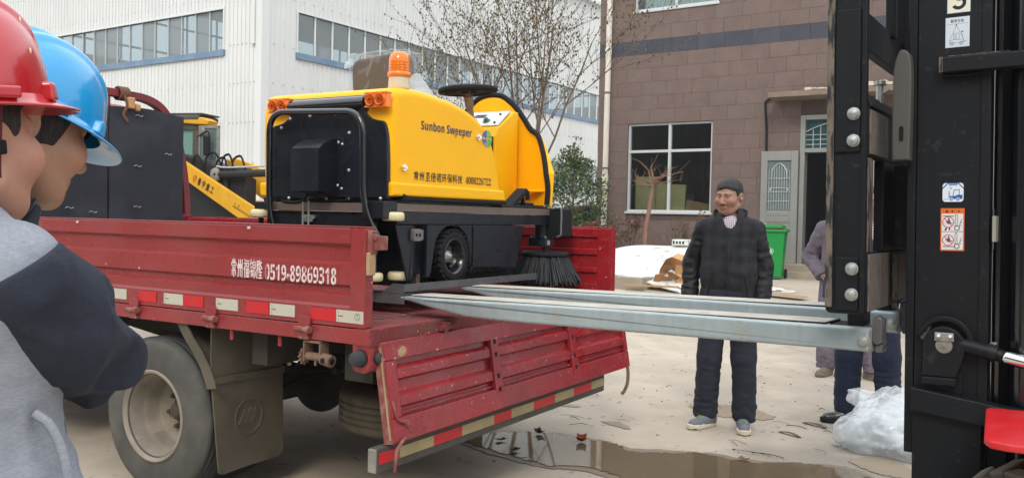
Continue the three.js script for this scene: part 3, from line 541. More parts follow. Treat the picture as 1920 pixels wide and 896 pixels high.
  const hd = mesh('handle', [bx(-0.79, -0.745, 1.20, 1.50, 0.106, 0.116, 0.01), cyl([-0.767, 1.40, 0.116], [-0.767, 1.40, 0.16], 0.010), cyl([-0.767, 1.40, 0.158], [-0.66, 1.395, 0.158], 0.010, 0.008)], M.silver, dl, L);
  // canopy slab with a broken front edge, steps
  const cn = mesh('canopy', bx(-0.56, 2.1, 4.0, 4.11, 0.001, 0.62, 0.012), M.canopy, t, L);
  const cr = []; for (let i = 0; i < 14; i++) cr.push(bx(0.18 + i * 0.13, 0.18 + i * 0.13 + rr(0.1, 0.16), 4.112 + rr(0, 0.015), 4.16 + rr(-0.02, 0.05), 0.35 + rr(0, 0.1), 0.635 + rr(-0.05, 0.02), 0.01));
  mesh('broken_edge', cr, std({ color: 0xc9c0b2, roughness: 0.95 }), cn, L);
  mesh('step', [bx(-0.5, 2.1, 0.0, 0.575, 0.001, 0.5, 0.01), bx(-0.6, 2.2, 0.0, 0.44, 0.501, 0.85, 0.01)], M.concretePlain, t, L);
  // black cable in a bent conduit beside the door
  mesh('conduit', bentTube([[-0.72, 0.6, 0.04], [-0.75, 3.4, 0.04], [-0.80, 4.02, 0.04], [-0.46, 4.14, 0.05]], 0.026, 0.07), M.blackRubber, t, L);
}
{ // white rain pipe at the building corner
  const p = offPt(-4.60, groundY(-9, -19), 0.09), t = thing('drain_pipe', 'white plastic drain pipe running down the corner of the brown building', 'drain pipe', p);
  const at = (y) => [p[0], y, p[2]];
  mesh('pipe', cyl([p[0], p[1], p[2]], [p[0] + 0.05, 9.7, p[2]], 0.068, 0.068, 20), M.pipeWhite, t);
  for (const y of [2.32, 5.3, 8.1]) mesh('socket', cyl([p[0] + 0.005 * y, y, p[2]], [p[0] + 0.005 * y, y + 0.16, p[2]], 0.079, 0.079, 20), M.pipeWhite, t);
  for (const y of [2.62, 4.4, 6.6]) mesh('clamp', [cyl([p[0] + 0.005 * y, y, p[2]], [p[0] + 0.005 * y, y + 0.035, p[2]], 0.082, 0.082, 20), bx(p[0] - 0.02, p[0] + 0.02, y, y + 0.03, p[2] - 0.12, p[2] - 0.06)], M.rust, t);
}
{ // boards and boxes stacked behind the ground floor window
  const mk = (name, label, cat, a0, a1, y0, y1, z, tilt, m, turn = 0) => { const at = offPt((a0 + a1) / 2, 0.56, z), o = thing(name, label, cat, at); o.rotation.y = OFF.rot; const w = a1 - a0; mesh('board', [bx(-w / 2, w / 2, y0 - 0.56, y1 - 0.56, -0.03, 0.03).rotateX(tilt).rotateZ(turn)], m, o, { local: true }); return o; };
  const yb = std({ map: tex(256, (u, v) => { const a = pf(u, v, 6, 231, 5); return [lerp(190, 214, a), lerp(166, 186, a), lerp(118, 134, a)]; }, 1), roughness: 0.8 });
  mk('insulation_board', 'tall pale yellow board leaning inside the ground floor window', 'board', -4.0, -3.5, 0.57, 2.45, -0.42, 0.02, yb);
  mk('insulation_board', 'wide pale yellow board with a broken top behind the window', 'board', -3.62, -2.85, 0.57, 2.28, -0.52, 0.03, yb, -0.05);
  mk('cardboard_sheet', 'brown cardboard sheet slanting behind the right window pane', 'cardboard', -2.95, -2.05, 0.57, 1.85, -0.5, 0.05, M.card[0], -0.18);
  mk('cloth_bale', 'dark purple wrapped bale behind the window frame', 'bale', -2.9, -2.62, 0.57, 2.05, -0.62, 0.0, std({ color: 0x4a2a3a, roughness: 0.9 }), 0.02);
}

// ---------------------------------------------------------------- trees and shrubs
function branchSeg(out, a, b, r0, r1, n = 5) { out.push(cyl(a, b, r0, r1, n, true)); }
function grow(o, p, dir, len, r, depth, opt) {
  const steps = depth === 0 ? 5 : 4; let q = p.clone(), d = dir.clone();
  for (let i = 0; i < steps; i++) {
    const f = (i + 1) / steps, nr = Math.max(r * lerp(1, opt.taper, f), opt.rmin), pr = Math.max(r * lerp(1, opt.taper, i / steps), opt.rmin);
    d.add(V(rr(-1, 1), rr(-0.5, 1), rr(-1, 1)).multiplyScalar(opt.wobble)).normalize(); d.y += opt.lift; d.normalize();
    const n = q.clone().addScaledVector(d, len / steps); branchSeg(depth === 0 ? o.trunk : o.twig, q, n, pr, nr, depth === 0 ? 7 : depth === 1 ? 5 : 4);
    if (depth < opt.levels && (i >= opt.first[depth])) for (let k = 0; k < opt.kids[depth]; k++) {
      const ax = V(rr(-1, 1), rr(-0.25, 0.7), rr(-1, 1)).normalize(), nd = d.clone().multiplyScalar(rr(0.5, 0.9)).add(ax.multiplyScalar(rr(0.5, 0.85))).normalize();
      grow(o, n, nd, len * rr(0.42, 0.68), nr * 0.62, depth + 1, opt);
    }
    if (depth >= opt.levels - 1) for (let k = 0; k < opt.buds; k++) if (rnd() < 0.75) o.bud.push([n.clone().add(V(rr(-1, 1), rr(-1, 1), rr(-1, 1)).multiplyScalar(0.035)), rr(0.6, 1.4), rnd()]);
    q = n;
  }
}
{ // bare budding tree between the halls
  const base = [-8.62, groundY(-8.62, -14.8) - 0.05, -14.8], t = thing('bare_tree', 'bare many stemmed tree with small buds in front of the white hall', 'tree', base);
  seedState = 77;
  const o = { trunk: [], twig: [], bud: [] }, b = V(...base);
  const opt = { taper: 0.5, rmin: 0.0032, wobble: 0.13, lift: 0.012, levels: 3, first: [1, 0, 0], kids: [1, 2, 1], buds: 1 };
  branchSeg(o.trunk, b, b.clone().add(V(0.02, 1.5, 0)), 0.075, 0.06, 9);
  const q = b.clone().add(V(0.02, 1.5, 0));
  for (const [dx, dy, dz, l, r] of [[-0.10, 1, 0.0, 3.3, 0.03], [0.16, 1, -0.1, 3.5, 0.034], [-0.34, 0.9, 0.15, 3.2, 0.027], [0.34, 0.9, 0.1, 3.0, 0.025], [0.02, 1, 0.25, 3.1, 0.027], [-0.62, 0.78, 0.02, 3.0, 0.024], [0.30, 0.9, -0.3, 3.3, 0.027], [-0.95, 0.62, -0.1, 2.9, 0.02]]) grow(o, q, V(dx, dy, dz).normalize(), l, r, 0, opt);
  mesh('trunk', o.trunk, M.bark, t); mesh('branch', o.twig, M.bark, t).userData.kind = 'stuff';
  const bg = new THREE.OctahedronGeometry(0.017, 0), im = new THREE.InstancedMesh(bg, std({ roughness: 0.9 }), o.bud.length), m4 = new THREE.Matrix4();
  o.bud.forEach(([p, s, c], i) => { m4.makeScale(s, s * 1.3, s).setPosition(p.x - base[0], p.y - base[1], p.z - base[2]); im.setMatrixAt(i, m4); im.setColorAt(i, new THREE.Color(c < 0.66 ? 0x3c3626 : 0x7a6f2a)); });
  im.name = 'bud'; im.userData.kind = 'stuff'; shadowed(im); t.add(im);
}
{ // dry pollarded sapling in front of the window
  const base = [-7.02, groundY(-7.02, -16.9) - 0.03, -16.9], t = thing('dry_sapling', 'thin dry sapling with a cropped twiggy head before the ground floor window', 'tree', base);
  seedState = 91; const o = { trunk: [], twig: [], bud: [] };
  const top = V(-6.86, 2.28, -16.9); const pts = [V(...base), V(-7.0, 1.2, -16.9), V(-6.9, 1.85, -16.9), top];
  for (let i = 0; i < 3; i++) branchSeg(o.trunk, pts[i], pts[i + 1], 0.052 - i * 0.007, 0.047 - i * 0.007, 9);
  const opt = { taper: 0.4, rmin: 0.003, wobble: 0.2, lift: 0.0, levels: 2, first: [0, 1, 1], kids: [2, 1, 1], buds: 0 };
  for (let i = 0; i < 17; i++) { const a = (i / 17) * 6.28; grow(o, top.clone().add(V(0, rr(-0.22, 0.02), 0)), V(Math.cos(a), rr(-0.1, 0.75), Math.sin(a)).normalize(), rr(0.28, 0.5), 0.012, 1, opt); }
  grow(o, top, V(0.9, 0.05, -0.2).normalize(), 0.62, 0.012, 1, opt);
  mesh('trunk', o.trunk, M.barkPink, t); mesh('branch', o.twig, M.barkPink, t).userData.kind = 'stuff';
}
const LEAF = (() => { const g = new THREE.BufferGeometry(); g.setAttribute('position', new THREE.Float32BufferAttribute([0, 0, 0, 0.35, 0.5, 0.12, 0, 0.5, 0, 0, 1, -0.06, -0.35, 0.5, 0.12], 3)); g.setIndex([0, 1, 2, 1, 3, 2, 0, 2, 4, 2, 3, 4]); g.computeVertexNormals(); return g; })();
function leafCloud(name, parent, mat, list) {                       // list of [point, size, colour]
  const im = new THREE.InstancedMesh(LEAF, mat, list.length), m = new THREE.Matrix4(), q = new THREE.Quaternion(), w = parent.position;
  list.forEach(([p, s, c], i) => { q.setFromEuler(new THREE.Euler(rr(-1.4, 1.4), rr(0, 6.28), rr(-1.4, 1.4))); m.compose(p.clone().sub(w), q, V(s * 0.7, s, s)); im.setMatrixAt(i, m); im.setColorAt(i, new THREE.Color(c)); });
  im.name = name; im.userData.kind = 'stuff'; shadowed(im); parent.add(im); return im;
}
const leafMat = phys({ color: 0xffffff, roughness: 0.55, transmission: 0.25, thickness: 0 });
{ // evergreen
  const base = [-9.15, groundY(-9.15, -17.8) - 0.04, -17.8], t = thing('evergreen_tree', 'small dense evergreen tree beside the corner of the brown building', 'tree', base);
  seedState = 131; const o = { trunk: [], twig: [], bud: [] }, b = V(...base);
  const fork = b.clone().add(V(0, 0.85, 0)); branchSeg(o.trunk, b, fork, 0.045, 0.04, 8);
  const list = [];
  for (let i = 0; i < 26; i++) {
    const a = i * 2.4, h = i / 26, rad = 0.66 * Math.sin(Math.pow(h, 0.75) * Math.PI * 0.9 + 0.25) + 0.08, e = b.clone().add(V(Math.cos(a) * rad * rr(0.6, 1.05), 0.85 + h * 1.75 + rr(-0.1, 0.1), Math.sin(a) * rad * rr(0.6, 1.05)));
    const s = fork.clone().lerp(b.clone().add(V(0, 0.85 + h * 1.5, 0)), 0.8); branchSeg(o.trunk, s, e, 0.014, 0.006, 5);
    const cr = rr(0.2, 0.34);
    for (let k = 0; k < 330; k++) { const v = V(rr(-1, 1), rr(-1, 1), rr(-1, 1)); if (v.length() > 1) continue; list.push([e.clone().addScaledVector(v, cr), rr(0.055, 0.105), [0x304420, 0x415628, 0x567033, 0x73873e][Math.floor(rnd() * 4)]]); }
  }
  branchSeg(o.trunk, fork, b.clone().add(V(0.02, 2.9, 0)), 0.03, 0.006, 6);
  for (let k = 0; k < 90; k++) list.push([b.clone().add(V(0.05 + rr(-0.12, 0.12), rr(2.35, 3.0), rr(-0.12, 0.12))), rr(0.05, 0.09), 0x44552a]);
  mesh('trunk', o.trunk, M.bark, t); leafCloud('crown', t, leafMat, list);
}
function shrub(name, label, base, spread, h, stems, leaves, cols, seed) {
  const t = thing(name, label, 'shrub', base); seedState = seed; const o = { trunk: [], twig: [], bud: [] }, list = [], b = V(...base);
  for (let i = 0; i < stems; i++) {
    const a = rr(0, 6.28), e = b.clone().add(V(Math.cos(a) * spread * rr(0.2, 1), h * rr(0.6, 1), Math.sin(a) * spread * rr(0.1, 0.5))), m = b.clone().lerp(e, 0.5).add(V(rr(-0.08, 0.08), 0.05, rr(-0.08, 0.08)));
    const s = b.clone().add(V((e.x - b.x) * 0.35, 0, (e.z - b.z) * 0.35)); branchSeg(o.trunk, s, m, 0.014, 0.010, 5); branchSeg(o.trunk, m, e, 0.010, 0.004, 5);
    for (let k = 0; k < 3; k++) { const e2 = e.clone().add(V(rr(-0.16, 0.16), rr(-0.05, 0.18), rr(-0.12, 0.12))); branchSeg(o.trunk, m.clone().lerp(e, rr(0.3, 0.9)), e2, 0.006, 0.003, 4); for (let q = 0; q < leaves; q++) list.push([e2.clone().lerp(e, rnd()).add(V(rr(-0.07, 0.07), rr(-0.07, 0.07), rr(-0.07, 0.07))), rr(0.04, 0.085), cols[Math.floor(rnd() * cols.length)]]); }
  }
  mesh('stem', o.trunk, M.bark, t); if (list.length) leafCloud('foliage', t, leafMat, list);
}
shrub('dry_shrub', 'leafy reddish brown shrub beside the trunk of the sapling', [-7.55, groundY(-7.5, -17.3), -17.3], 0.55, 1.15, 16, 11, [0x6d3a2e, 0x7c5a44, 0x56522e, 0x8a6a58], 201);
shrub('dry_shrub', 'bare dark stemmed shrub under the ground floor window', [-6.45, groundY(-6.4, -17.4), -17.4], 0.5, 1.12, 20, 1, [0x6d3a2e, 0x7c5a44], 203);
shrub('dry_shrub', 'red tipped shrub behind the shoulder of the man in black', [-5.85, groundY(-5.8, -17.3), -17.3], 0.3, 1.18, 10, 7, [0x7d3a34, 0x8a5a4a, 0x6a5a40], 207);
shrub('dry_shrub', 'grey green hedge shrub below the evergreen tree', [-9.2, groundY(-9.2, -16.8), -16.8], 0.8, 0.95, 26, 8, [0x6b4a3a, 0x575a3a, 0x7a6650], 209);

// ---------------------------------------------------------------- cars far behind the hedge
function farCar(name, label, at, turn, paint) {
  const t = thing(name, label, 'car', at); t.rotation.y = turn; const L = { local: true };
  const prof = smoothPts([[-2.2, 0.35], [-2.25, 0.75], [-1.9, 0.9], [-1.2, 0.98], [2.15, 0.95], [2.25, 0.6], [2.2, 0.35]], 50).concat([[2.2, 0.3], [-2.2, 0.3]]);
  mesh('body', ext(prof, 1.75, 'xy', 0.875, 0.06, 3), paint, t, L);
  const cabin = smoothPts([[-1.25, 0.95], [-0.6, 1.38], [0.0, 1.46], [0.9, 1.42], [1.7, 0.96]], 40);
  mesh('window', ext(cabin, 1.5, 'xy', 0.75, 0.03, 2), phys({ color: 0x1a2226, roughness: 0.05, clearcoat: 1 }), t, L);
  mesh('roof', ext(smoothPts([[-0.62, 1.385], [0.0, 1.48], [0.95, 1.44], [0.9, 1.40], [0.0, 1.43]], 30), 1.4, 'xy', 0.7, 0.01, 1), paint, t, L);
  for (const x of [-1.4, 1.4]) for (const z of [-0.8, 0.8]) { const w = mesh('wheel', lathe([[0, -0.1], [0.2, -0.1], [0.31, -0.09], [0.32, 0], [0.31, 0.09], [0.2, 0.1], [0, 0.1]], [x, 0.32, z], 'z', 20), M.blackRubber, t, L); mesh('rim', lathe([[0, -0.105], [0.19, -0.104], [0.19, 0.104], [0, 0.105]], [x, 0.32, z], 'z', 14), M.silver, w, L); }
  for (const z of [-0.6, 0.6]) mesh('headlight', bx(-2.24, -2.1, 0.66, 0.8, z - 0.18, z + 0.18, 0.03), M.silver, t, L);
}
farCar('parked_car', 'silver car parked far back behind the evergreen tree', [-12.0, 0.31, -23.6], 0.5, phys({ color: 0xb9c4c8, roughness: 0.25, metalness: 0.3, clearcoat: 1 }));
farCar('parked_car', 'red car parked in front of the silver one behind the hedge', [-10.2, 0.31, -21.0], 0.15, phys({ color: 0x9c1a1e, roughness: 0.3, clearcoat: 1 }));

// ---------------------------------------------------------------- rubbish heap, bin and litter by the building
function patch(c, nu, nv, th, bend) {                                // a bent sheet between four corners
  const top = [], idx = [], P = c.map((q) => V(...q));
  for (const side of [0, 1]) for (let j = 0; j <= nv; j++) for (let i = 0; i <= nu; i++) {
    const u = i / nu, v = j / nv, p = P[0].clone().multiplyScalar((1 - u) * (1 - v)).addScaledVector(P[1], u * (1 - v)).addScaledVector(P[2], u * v).addScaledVector(P[3], (1 - u) * v);
    p.y += bend(u, v) - side * th; top.push(p.x, p.y, p.z);
  }
  const W = nu + 1, N = W * (nv + 1);
  for (let j = 0; j < nv; j++) for (let i = 0; i < nu; i++) { const a = j * W + i; idx.push(a, a + 1, a + W, a + 1, a + W + 1, a + W, N + a, N + a + W, N + a + 1, N + a + 1, N + a + W, N + a + W + 1); }
  const edge = (a, b) => idx.push(a, N + a, b, b, N + a, N + b);
  for (let i = 0; i < nu; i++) { edge(i + 1, i); edge(nv * W + i, nv * W + i + 1); } for (let j = 0; j < nv; j++) { edge(j * W, (j + 1) * W); edge((j + 1) * W + nu, j * W + nu); }
  const g = new THREE.BufferGeometry(); g.setAttribute('position', new THREE.Float32BufferAttribute(top, 3)); g.setIndex(idx); const f = g.toNonIndexed(); f.computeVertexNormals(); return f;
}
{
  const at = [-6.3, 0.27, -14.6];
  const s1 = thing('panel_sheet', 'large white corrugated plastic sheet sagging over the rubbish heap', 'sheet', at);
  mesh('sheet', patch([[-6.95, 0.50, -14.0], [-4.98, 0.27, -13.80], [-5.55, 1.06, -15.6], [-7.4, 0.62, -15.3]], 26, 16, 0.012, (u, v) => 0.16 * Math.sin(u * 2.4 + 0.5) * (1 - u) + 0.012 * Math.sin(v * 50) - 0.05 * Math.sin(u * 5 + v * 3)), M.foamSheet, s1);
  const s2 = thing('panel_sheet', 'flat white sheet lying under the sagging one at the heap front', 'sheet', [-6.0, 0.27, -13.9]);
  mesh('sheet', patch([[-6.55, 0.52, -13.75], [-5.0, 0.29, -13.62], [-5.1, 0.36, -14.3], [-6.7, 0.64, -14.5]], 10, 6, 0.02, (u, v) => 0.03 * Math.sin(u * 4)), M.foamSheet, s2);
  const s3 = thing('foam_tray', 'white foam tray with dark holes on top of the rubbish heap', 'tray', [-5.9, 0.9, -15.5]);
  mesh('tray', [bx(-5.86, -5.55, 0.97, 1.08, -15.75, -15.4, 0.02)], M.foamSheet, s3);
  mesh('hole', [0, 1, 2, 3].map((i) => bx(-5.83 + i * 0.06, -5.80 + i * 0.06, 1.0, 1.05, -15.40, -15.392)), M.blackRubber, s3);
  const kb = thing('planter_kerb', 'low grey concrete planter kerb in front of the dry shrubs', 'kerb', [-6.1, 0.27, -13.6]);
  mesh('front_stone', [bx(-7.2, -6.28, 0.2, 0.47, -13.65, -13.5, 0.012), bx(-6.275, -5.62, 0.2, 0.47, -13.65, -13.5, 0.012)], M.concretePlain, kb);
  mesh('side_stone', bx(-5.75, -5.62, 0.2, 0.466, -15.6, -13.66, 0.012), M.concretePlain, kb);
  structure(mesh('soil_bed', bx(-8.6, -5.76, 0.12, 0.36, -18.6, -13.67), M.soil));
  const pl = thing('wood_lath', 'thin pale lath lying under the edge of the white sheet', 'lath', [-5.4, 0.3, -13.5]);
  mesh('lath', bx(-0.45, 0.45, 0, 0.03, -0.03, 0.03).rotateY(0.2).translate(-5.45, 0.34, -13.45), M.bareWood, pl);
  // crumpled cardboard
  seedState = 301;
  const spots = [[-5.50, 0.44, -14.1, 0.36, 0.26, 'largest folded brown box flap leaning on the white sheet'], [-5.32, 0.66, -14.25, 0.32, 0.22, 'dark brown box lid standing at the top of the pile'], [-5.26, 0.46, -14.1, 0.30, 0.22, 'pale opened box in the middle of the cardboard pile'], [-5.42, 0.34, -13.9, 0.32, 0.15, 'flat brown box side at the lower left of the pile'], [-5.14, 0.32, -13.85, 0.32, 0.16, 'tan box flap lying at the lower right of the pile'], [-5.10, 0.52, -14.15, 0.28, 0.26, 'upright cardboard piece behind the sleeve of the man in black']];
  spots.forEach(([x, y, z, w, h, label], i) => {
    const o = thing('cardboard_box', 'crumpled cardboard, ' + label, 'cardboard box', [x, y - h * 0.5, z]);
    const a = rr(0, 3), e = new THREE.Euler(rr(-0.7, 0.7), a, rr(-0.5, 0.5));
    o.rotation.copy(e); const q = { local: true };
    mesh('side', [patch([[-w / 2, 0, 0], [w / 2, 0, 0.03], [w / 2, h, 0], [-w / 2, h, 0.02]], 4, 3, 0.006, (u, v) => 0), patch([[w / 2, 0, 0.03], [w / 2 + 0.05, 0, -0.22], [w / 2, h, -0.2], [w / 2, h, 0]], 3, 3, 0.006, () => 0)], M.card[i % 3], o, q);
    mesh('flap', [patch([[-w / 2, h, 0.02], [w / 2, h, 0], [w / 2 - 0.03, h + 0.06, 0.14], [-w / 2 + 0.04, h + 0.1, 0.12]], 4, 2, 0.006, (u, v) => 0.015 * Math.sin(u * 6) * v)], M.card[(i + 1) % 3], o, q);
  });
}
{ // green wheeled bin
  const g = groundY(-4.85, -17.6), at = [-4.60, g, -17.62], t = thing('wheelie_bin', 'green plastic wheeled bin with a white emblem beside the open door', 'bin', at);
  t.rotation.y = R(8); const L = { local: true };
  const body = (() => { const geo = new THREE.BoxGeometry(0.5, 0.88, 0.55, 2, 6, 2), p = geo.attributes.position; for (let i = 0; i < p.count; i++) { const y = p.getY(i) + 0.44, f = lerp(0.80, 1.03, y / 0.88); p.setXYZ(i, p.getX(i) * f, y + 0.06, p.getZ(i) * f); } const q = geo.toNonIndexed(); q.computeVertexNormals(); return q; })();
  mesh('body', body, M.binGreen, t, L);
  mesh('rim', bx(-0.30, 0.30, 0.93, 0.99, -0.32, 0.32, 0.02), M.binGreen, t, L);
  const lid = mesh('lid', [bx(-0.27, 0.25, 1.015, 1.06, -0.3, 0.34, 0.02).rotateZ(0.02), bx(-0.26, 0.2, 1.06, 1.075, -0.2, 0.28, 0.006).rotateZ(0.02)], M.binGreen, t, L);
  mesh('handle', cyl([-0.24, 1.0, -0.37], [0.24, 1.0, -0.37], 0.016), M.binGreen, t, L);
  for (const x of [-0.24, 0.24]) mesh('wheel', lathe([[0, -0.025], [0.09, -0.025], [0.1, 0], [0.09, 0.025], [0, 0.025]], [x, 0.1, -0.24], 'x', 20), M.blackRubber, t, L);
  mesh('red_bag', [patch([[0.02, 1.0, 0.2], [0.24, 1.0, 0.26], [0.25, 1.02, 0.33], [0.02, 1.012, 0.33]], 6, 3, 0.01, (u, v) => 0.006 * Math.sin(u * 9))], std({ color: 0xa8321e, roughness: 0.6 }), t, L);
  decal('emblem', canvasTex(128, 128, (g2) => { g2.clearRect(0, 0, 128, 128); g2.strokeStyle = g2.fillStyle = '#dfe9e2'; g2.lineWidth = 9; g2.beginPath(); g2.arc(64, 64, 50, 0, 7); g2.stroke(); g2.fillRect(44, 56, 40, 36); g2.beginPath(); g2.moveTo(40, 52); g2.lineTo(64, 26); g2.lineTo(90, 46); g2.fill(); g2.fillStyle = '#0b8f40'; g2.fillRect(56, 66, 16, 18); }), 0.13, 0.13, [0.0, 0.56, 0.2615], 0, t, { local: true });
}
{ // black frame and white straps on the ground
  const y = groundY(-4.05, -15.4), t = thing('metal_frame', 'small black metal frame standing beside the sleeve of the man in black', 'frame', [-4.2, y, -15.3]);
  mesh('frame', bentTube([[-4.32, y, -15.3], [-4.32, y + 0.34, -15.3], [-4.02, y + 0.36, -15.35], [-4.0, y, -15.35]], 0.022, 0.04), M.blackRubber, t);
  mesh('board', bx(-4.06, -4.0, y + 0.02, y + 0.34, -15.36, -15.30), M.rust, t);
  seedState = 401; const gs = [];
  for (let i = 0; i < 8; i++) { const x = -4.25 + rr(-0.1, 0.35), z = -15.0 + rr(-0.25, 0.2), a = rr(-0.5, 0.5), l = rr(0.25, 0.55); const pts = []; for (let k = 0; k < 5; k++) { const f = k / 4; pts.push([x + f * l * Math.cos(a) + rr(-0.05, 0.05), groundY(x, z) + 0.015 + 0.03 * Math.sin(f * 3.1) * rnd(), z + f * l * Math.sin(a) + rr(-0.06, 0.06)]); } gs.push(tube(pts, 0.010, 16, 5)); }
  gs.push(tube([[-4.0, 0.29, -15.0], [-3.7, 0.29, -15.05], [-3.5, 0.285, -14.95], [-3.7, 0.28, -14.8]], 0.011, 24, 5));
  tag(mesh('packing_strap', gs, std({ color: 0xd8d8d4, roughness: 0.5 })), 'tangle of white packing straps on the ground by the bin', 'strap');
  const bd = thing('broken_board', 'thin broken wooden board lying on the ground past the straps', 'board', [-3.6, 0.26, -14.0]);
  mesh('board', [patch([[-4.2, 0.262, -14.2], [-3.2, 0.262, -14.05], [-3.15, 0.262, -14.3], [-4.0, 0.262, -14.42]], 10, 2, 0.012, (u, v) => 0.014 + 0.02 * Math.sin(u * 3.1))], M.bareWood, bd);
}
{ // dead leaves and twigs: those one can tell apart
  seedState = 501;
  const lf = [[1103, -2.47, -5.00, 0.055, 0x8a3c16, 'curled orange brown leaf standing in the puddle', 0.9], [0, -2.90, -4.72, 0.035, 0x241c16, 'small dark leaf lying alone in the puddle', 0.4], [0, -2.70, -4.56, 0.035, 0x3a2018, 'dark red leaf on the wet film near the tailgate', 0.5], [0, -2.79, -5.02, 0.045, 0x1e1814, 'black curled leaf at the far edge of the puddle', 0.8], [0, -1.48, -5.18, 0.035, 0x6a4a34, 'pale brown leaf at the puddle rim before the man in black', 0.5]];
  for (const [, x, z, s, c, label, curl] of lf) {
    const o = patch([[-s, 0.004, -s * 0.6], [s, 0.004, -s * 0.5], [s * 0.9, 0.004, s * 0.6], [-s * 0.8, 0.004, s * 0.5]], 6, 6, 0.0012, (u, v) => s * curl * (Math.pow(u - 0.5, 2) * 2.2 + Math.pow(v - 0.5, 2)) + 0.006);
    o.rotateY(rnd() * 6).translate(x, 0.006, z);
    const m = mesh('dead_leaf', o, std({ color: c, roughness: 0.8 })); tag(m, label, 'leaf');
  }
  const tw = [], bits = [];
  const twigAt = (x, z, l, a) => { const pts = []; for (let k = 0; k < 4; k++) { const f = k / 3; pts.push([x + f * l * Math.cos(a) + rr(-0.008, 0.008), groundY(x, z) + 0.007 + 0.008 * Math.sin(f * 3.1), z + f * l * Math.sin(a) + rr(-0.008, 0.008)]); } tw.push(tube(pts, rr(0.001, 0.0026), 8, 4)); };
  for (const [x, z, l, a] of [[-2.75, -5.38, 0.13, -0.6], [-1.72, -5.62, 0.14, 0.3], [-1.68, -5.58, 0.10, 0.9], [-1.62, -5.40, 0.24, 0.1], [-1.5, -5.39, 0.2, 0.05], [-1.20, -5.72, 0.13, 0.7], [-1.36, -6.35, 0.2, 0.1], [-1.40, -6.45, 0.16, 0.35], [-1.50, -6.28, 0.14, 0.2], [-1.62, -6.33, 0.12, 0.1], [-2.95, -5.62, 0.2, 0.0], [-2.86, -5.60, 0.1, 0.5], [-2.55, -5.72, 0.1, 0.1], [-2.0, -5.75, 0.07, 0.3], [-2.08, -6.8, 0.1, 0.2], [-2.12, -6.62, 0.08, 0.8], [-3.4, -3.9, 0.09, 0.5], [-1.25, -6.25, 0.07, 0.3], [-4.9, -3.05, 0.1, 0.4], [-4.86, -3.02, 0.12, 0.1]]) twigAt(x, z, l, a);
  for (let i = 0; i < 16; i++) twigAt(rr(-4, 0.2), rr(-9, -5.4), rr(0.02, 0.08), rr(0, 3.1));
  for (let i = 0; i < 190; i++) { const x = rr(-6, 1), z = -rr(4.2, 12), s = rr(0.004, 0.014) * (rnd() < 0.1 ? 1.8 : 1); bits.push(new THREE.OctahedronGeometry(s, 0).scale(1, 0.4, 0.7).rotateY(rnd() * 6).translate(x, groundY(x, z) + s * 0.3, z)); }
  for (const [x, z, l] of [[-1.42, -6.02, 0.09], [-1.34, -6.40, 0.10]]) bits.push(patch([[-l, 0, -0.015], [l, 0, -0.012], [l, 0, 0.012], [-l, 0, 0.018]], 6, 2, 0.002, (u) => 0.012 * Math.sin(u * 3.1)).rotateY(-0.5).translate(x, 0.006, z));
  const m1 = mesh('twig_litter', tw, std({ color: 0x3f3428, roughness: 0.95 })); tag(m1, 'scattered thin twigs on the concrete yard', 'twigs'); m1.userData.kind = 'stuff';
  const m2 = mesh('grit', bits, std({ color: 0x54483a, roughness: 0.95 })); tag(m2, 'grit and leaf crumbs strewn over the concrete yard', 'grit'); m2.userData.kind = 'stuff';
}

{ // the yard's other side, behind the camera: its dark front and trees are what the office windows mirror
  const t = thing('workshop_hall', 'long grey brick workshop across the yard mirrored in the office windows', 'building', [-8, 0, 17]), L = { local: true };
  const bw = std({ map: tex(256, (u, v) => { const a = pf(u, v, 5, 281, 5); return [lerp(92, 116, a), lerp(84, 104, a), lerp(76, 94, a)]; }, 2), roughness: 0.95 });
  mesh('wall', bx(-45, 40, -0.3, 8.5, 0, 12), bw, t, L); mesh('roof', bx(-45.4, 40.4, 8.5, 8.8, -0.5, 12.4), M.concretePlain, t, L);
  const wg = new THREE.BoxGeometry(3, 2, 0.05), gl = phys({ color: 0x20282c, roughness: 0.08 });
  for (let x = -42; x < 38; x += 5) { piece('window', wg, gl, t, [x, 2.6, -0.03]); piece('window', wg, gl, t, [x, 6.2, -0.03]); }
  seedState = 881;
  for (const [x, z, h, label] of [[-24, 12, 8, 'round leafy tree before the workshop farthest from the forklift'], [-16, 13, 7, 'middle leafy tree of the three before the workshop'], [-9, 12, 8.5, 'leafy tree before the workshop nearest to the forklift']]) {
    const tr = thing('yard_tree', label, 'tree', [x, 0, z]), list = [];
    mesh('trunk', cyl([x, 0, z], [x, h * 0.6, z], 0.2, 0.1, 10), M.bark, tr);
    for (let i = 0; i < 2600; i++) { const v = V(rr(-1, 1), rr(-1, 1), rr(-1, 1)); if (v.length() > 1) continue; list.push([V(x + v.x * 2.6, h * 0.62 + v.y * h * 0.36, z + v.z * 2.6), rr(0.25, 0.5), [0x24331a, 0x2f3f20, 0x3a4a26][i % 3]]); }
    leafCloud('crown', tr, leafMat, list);
  }
}

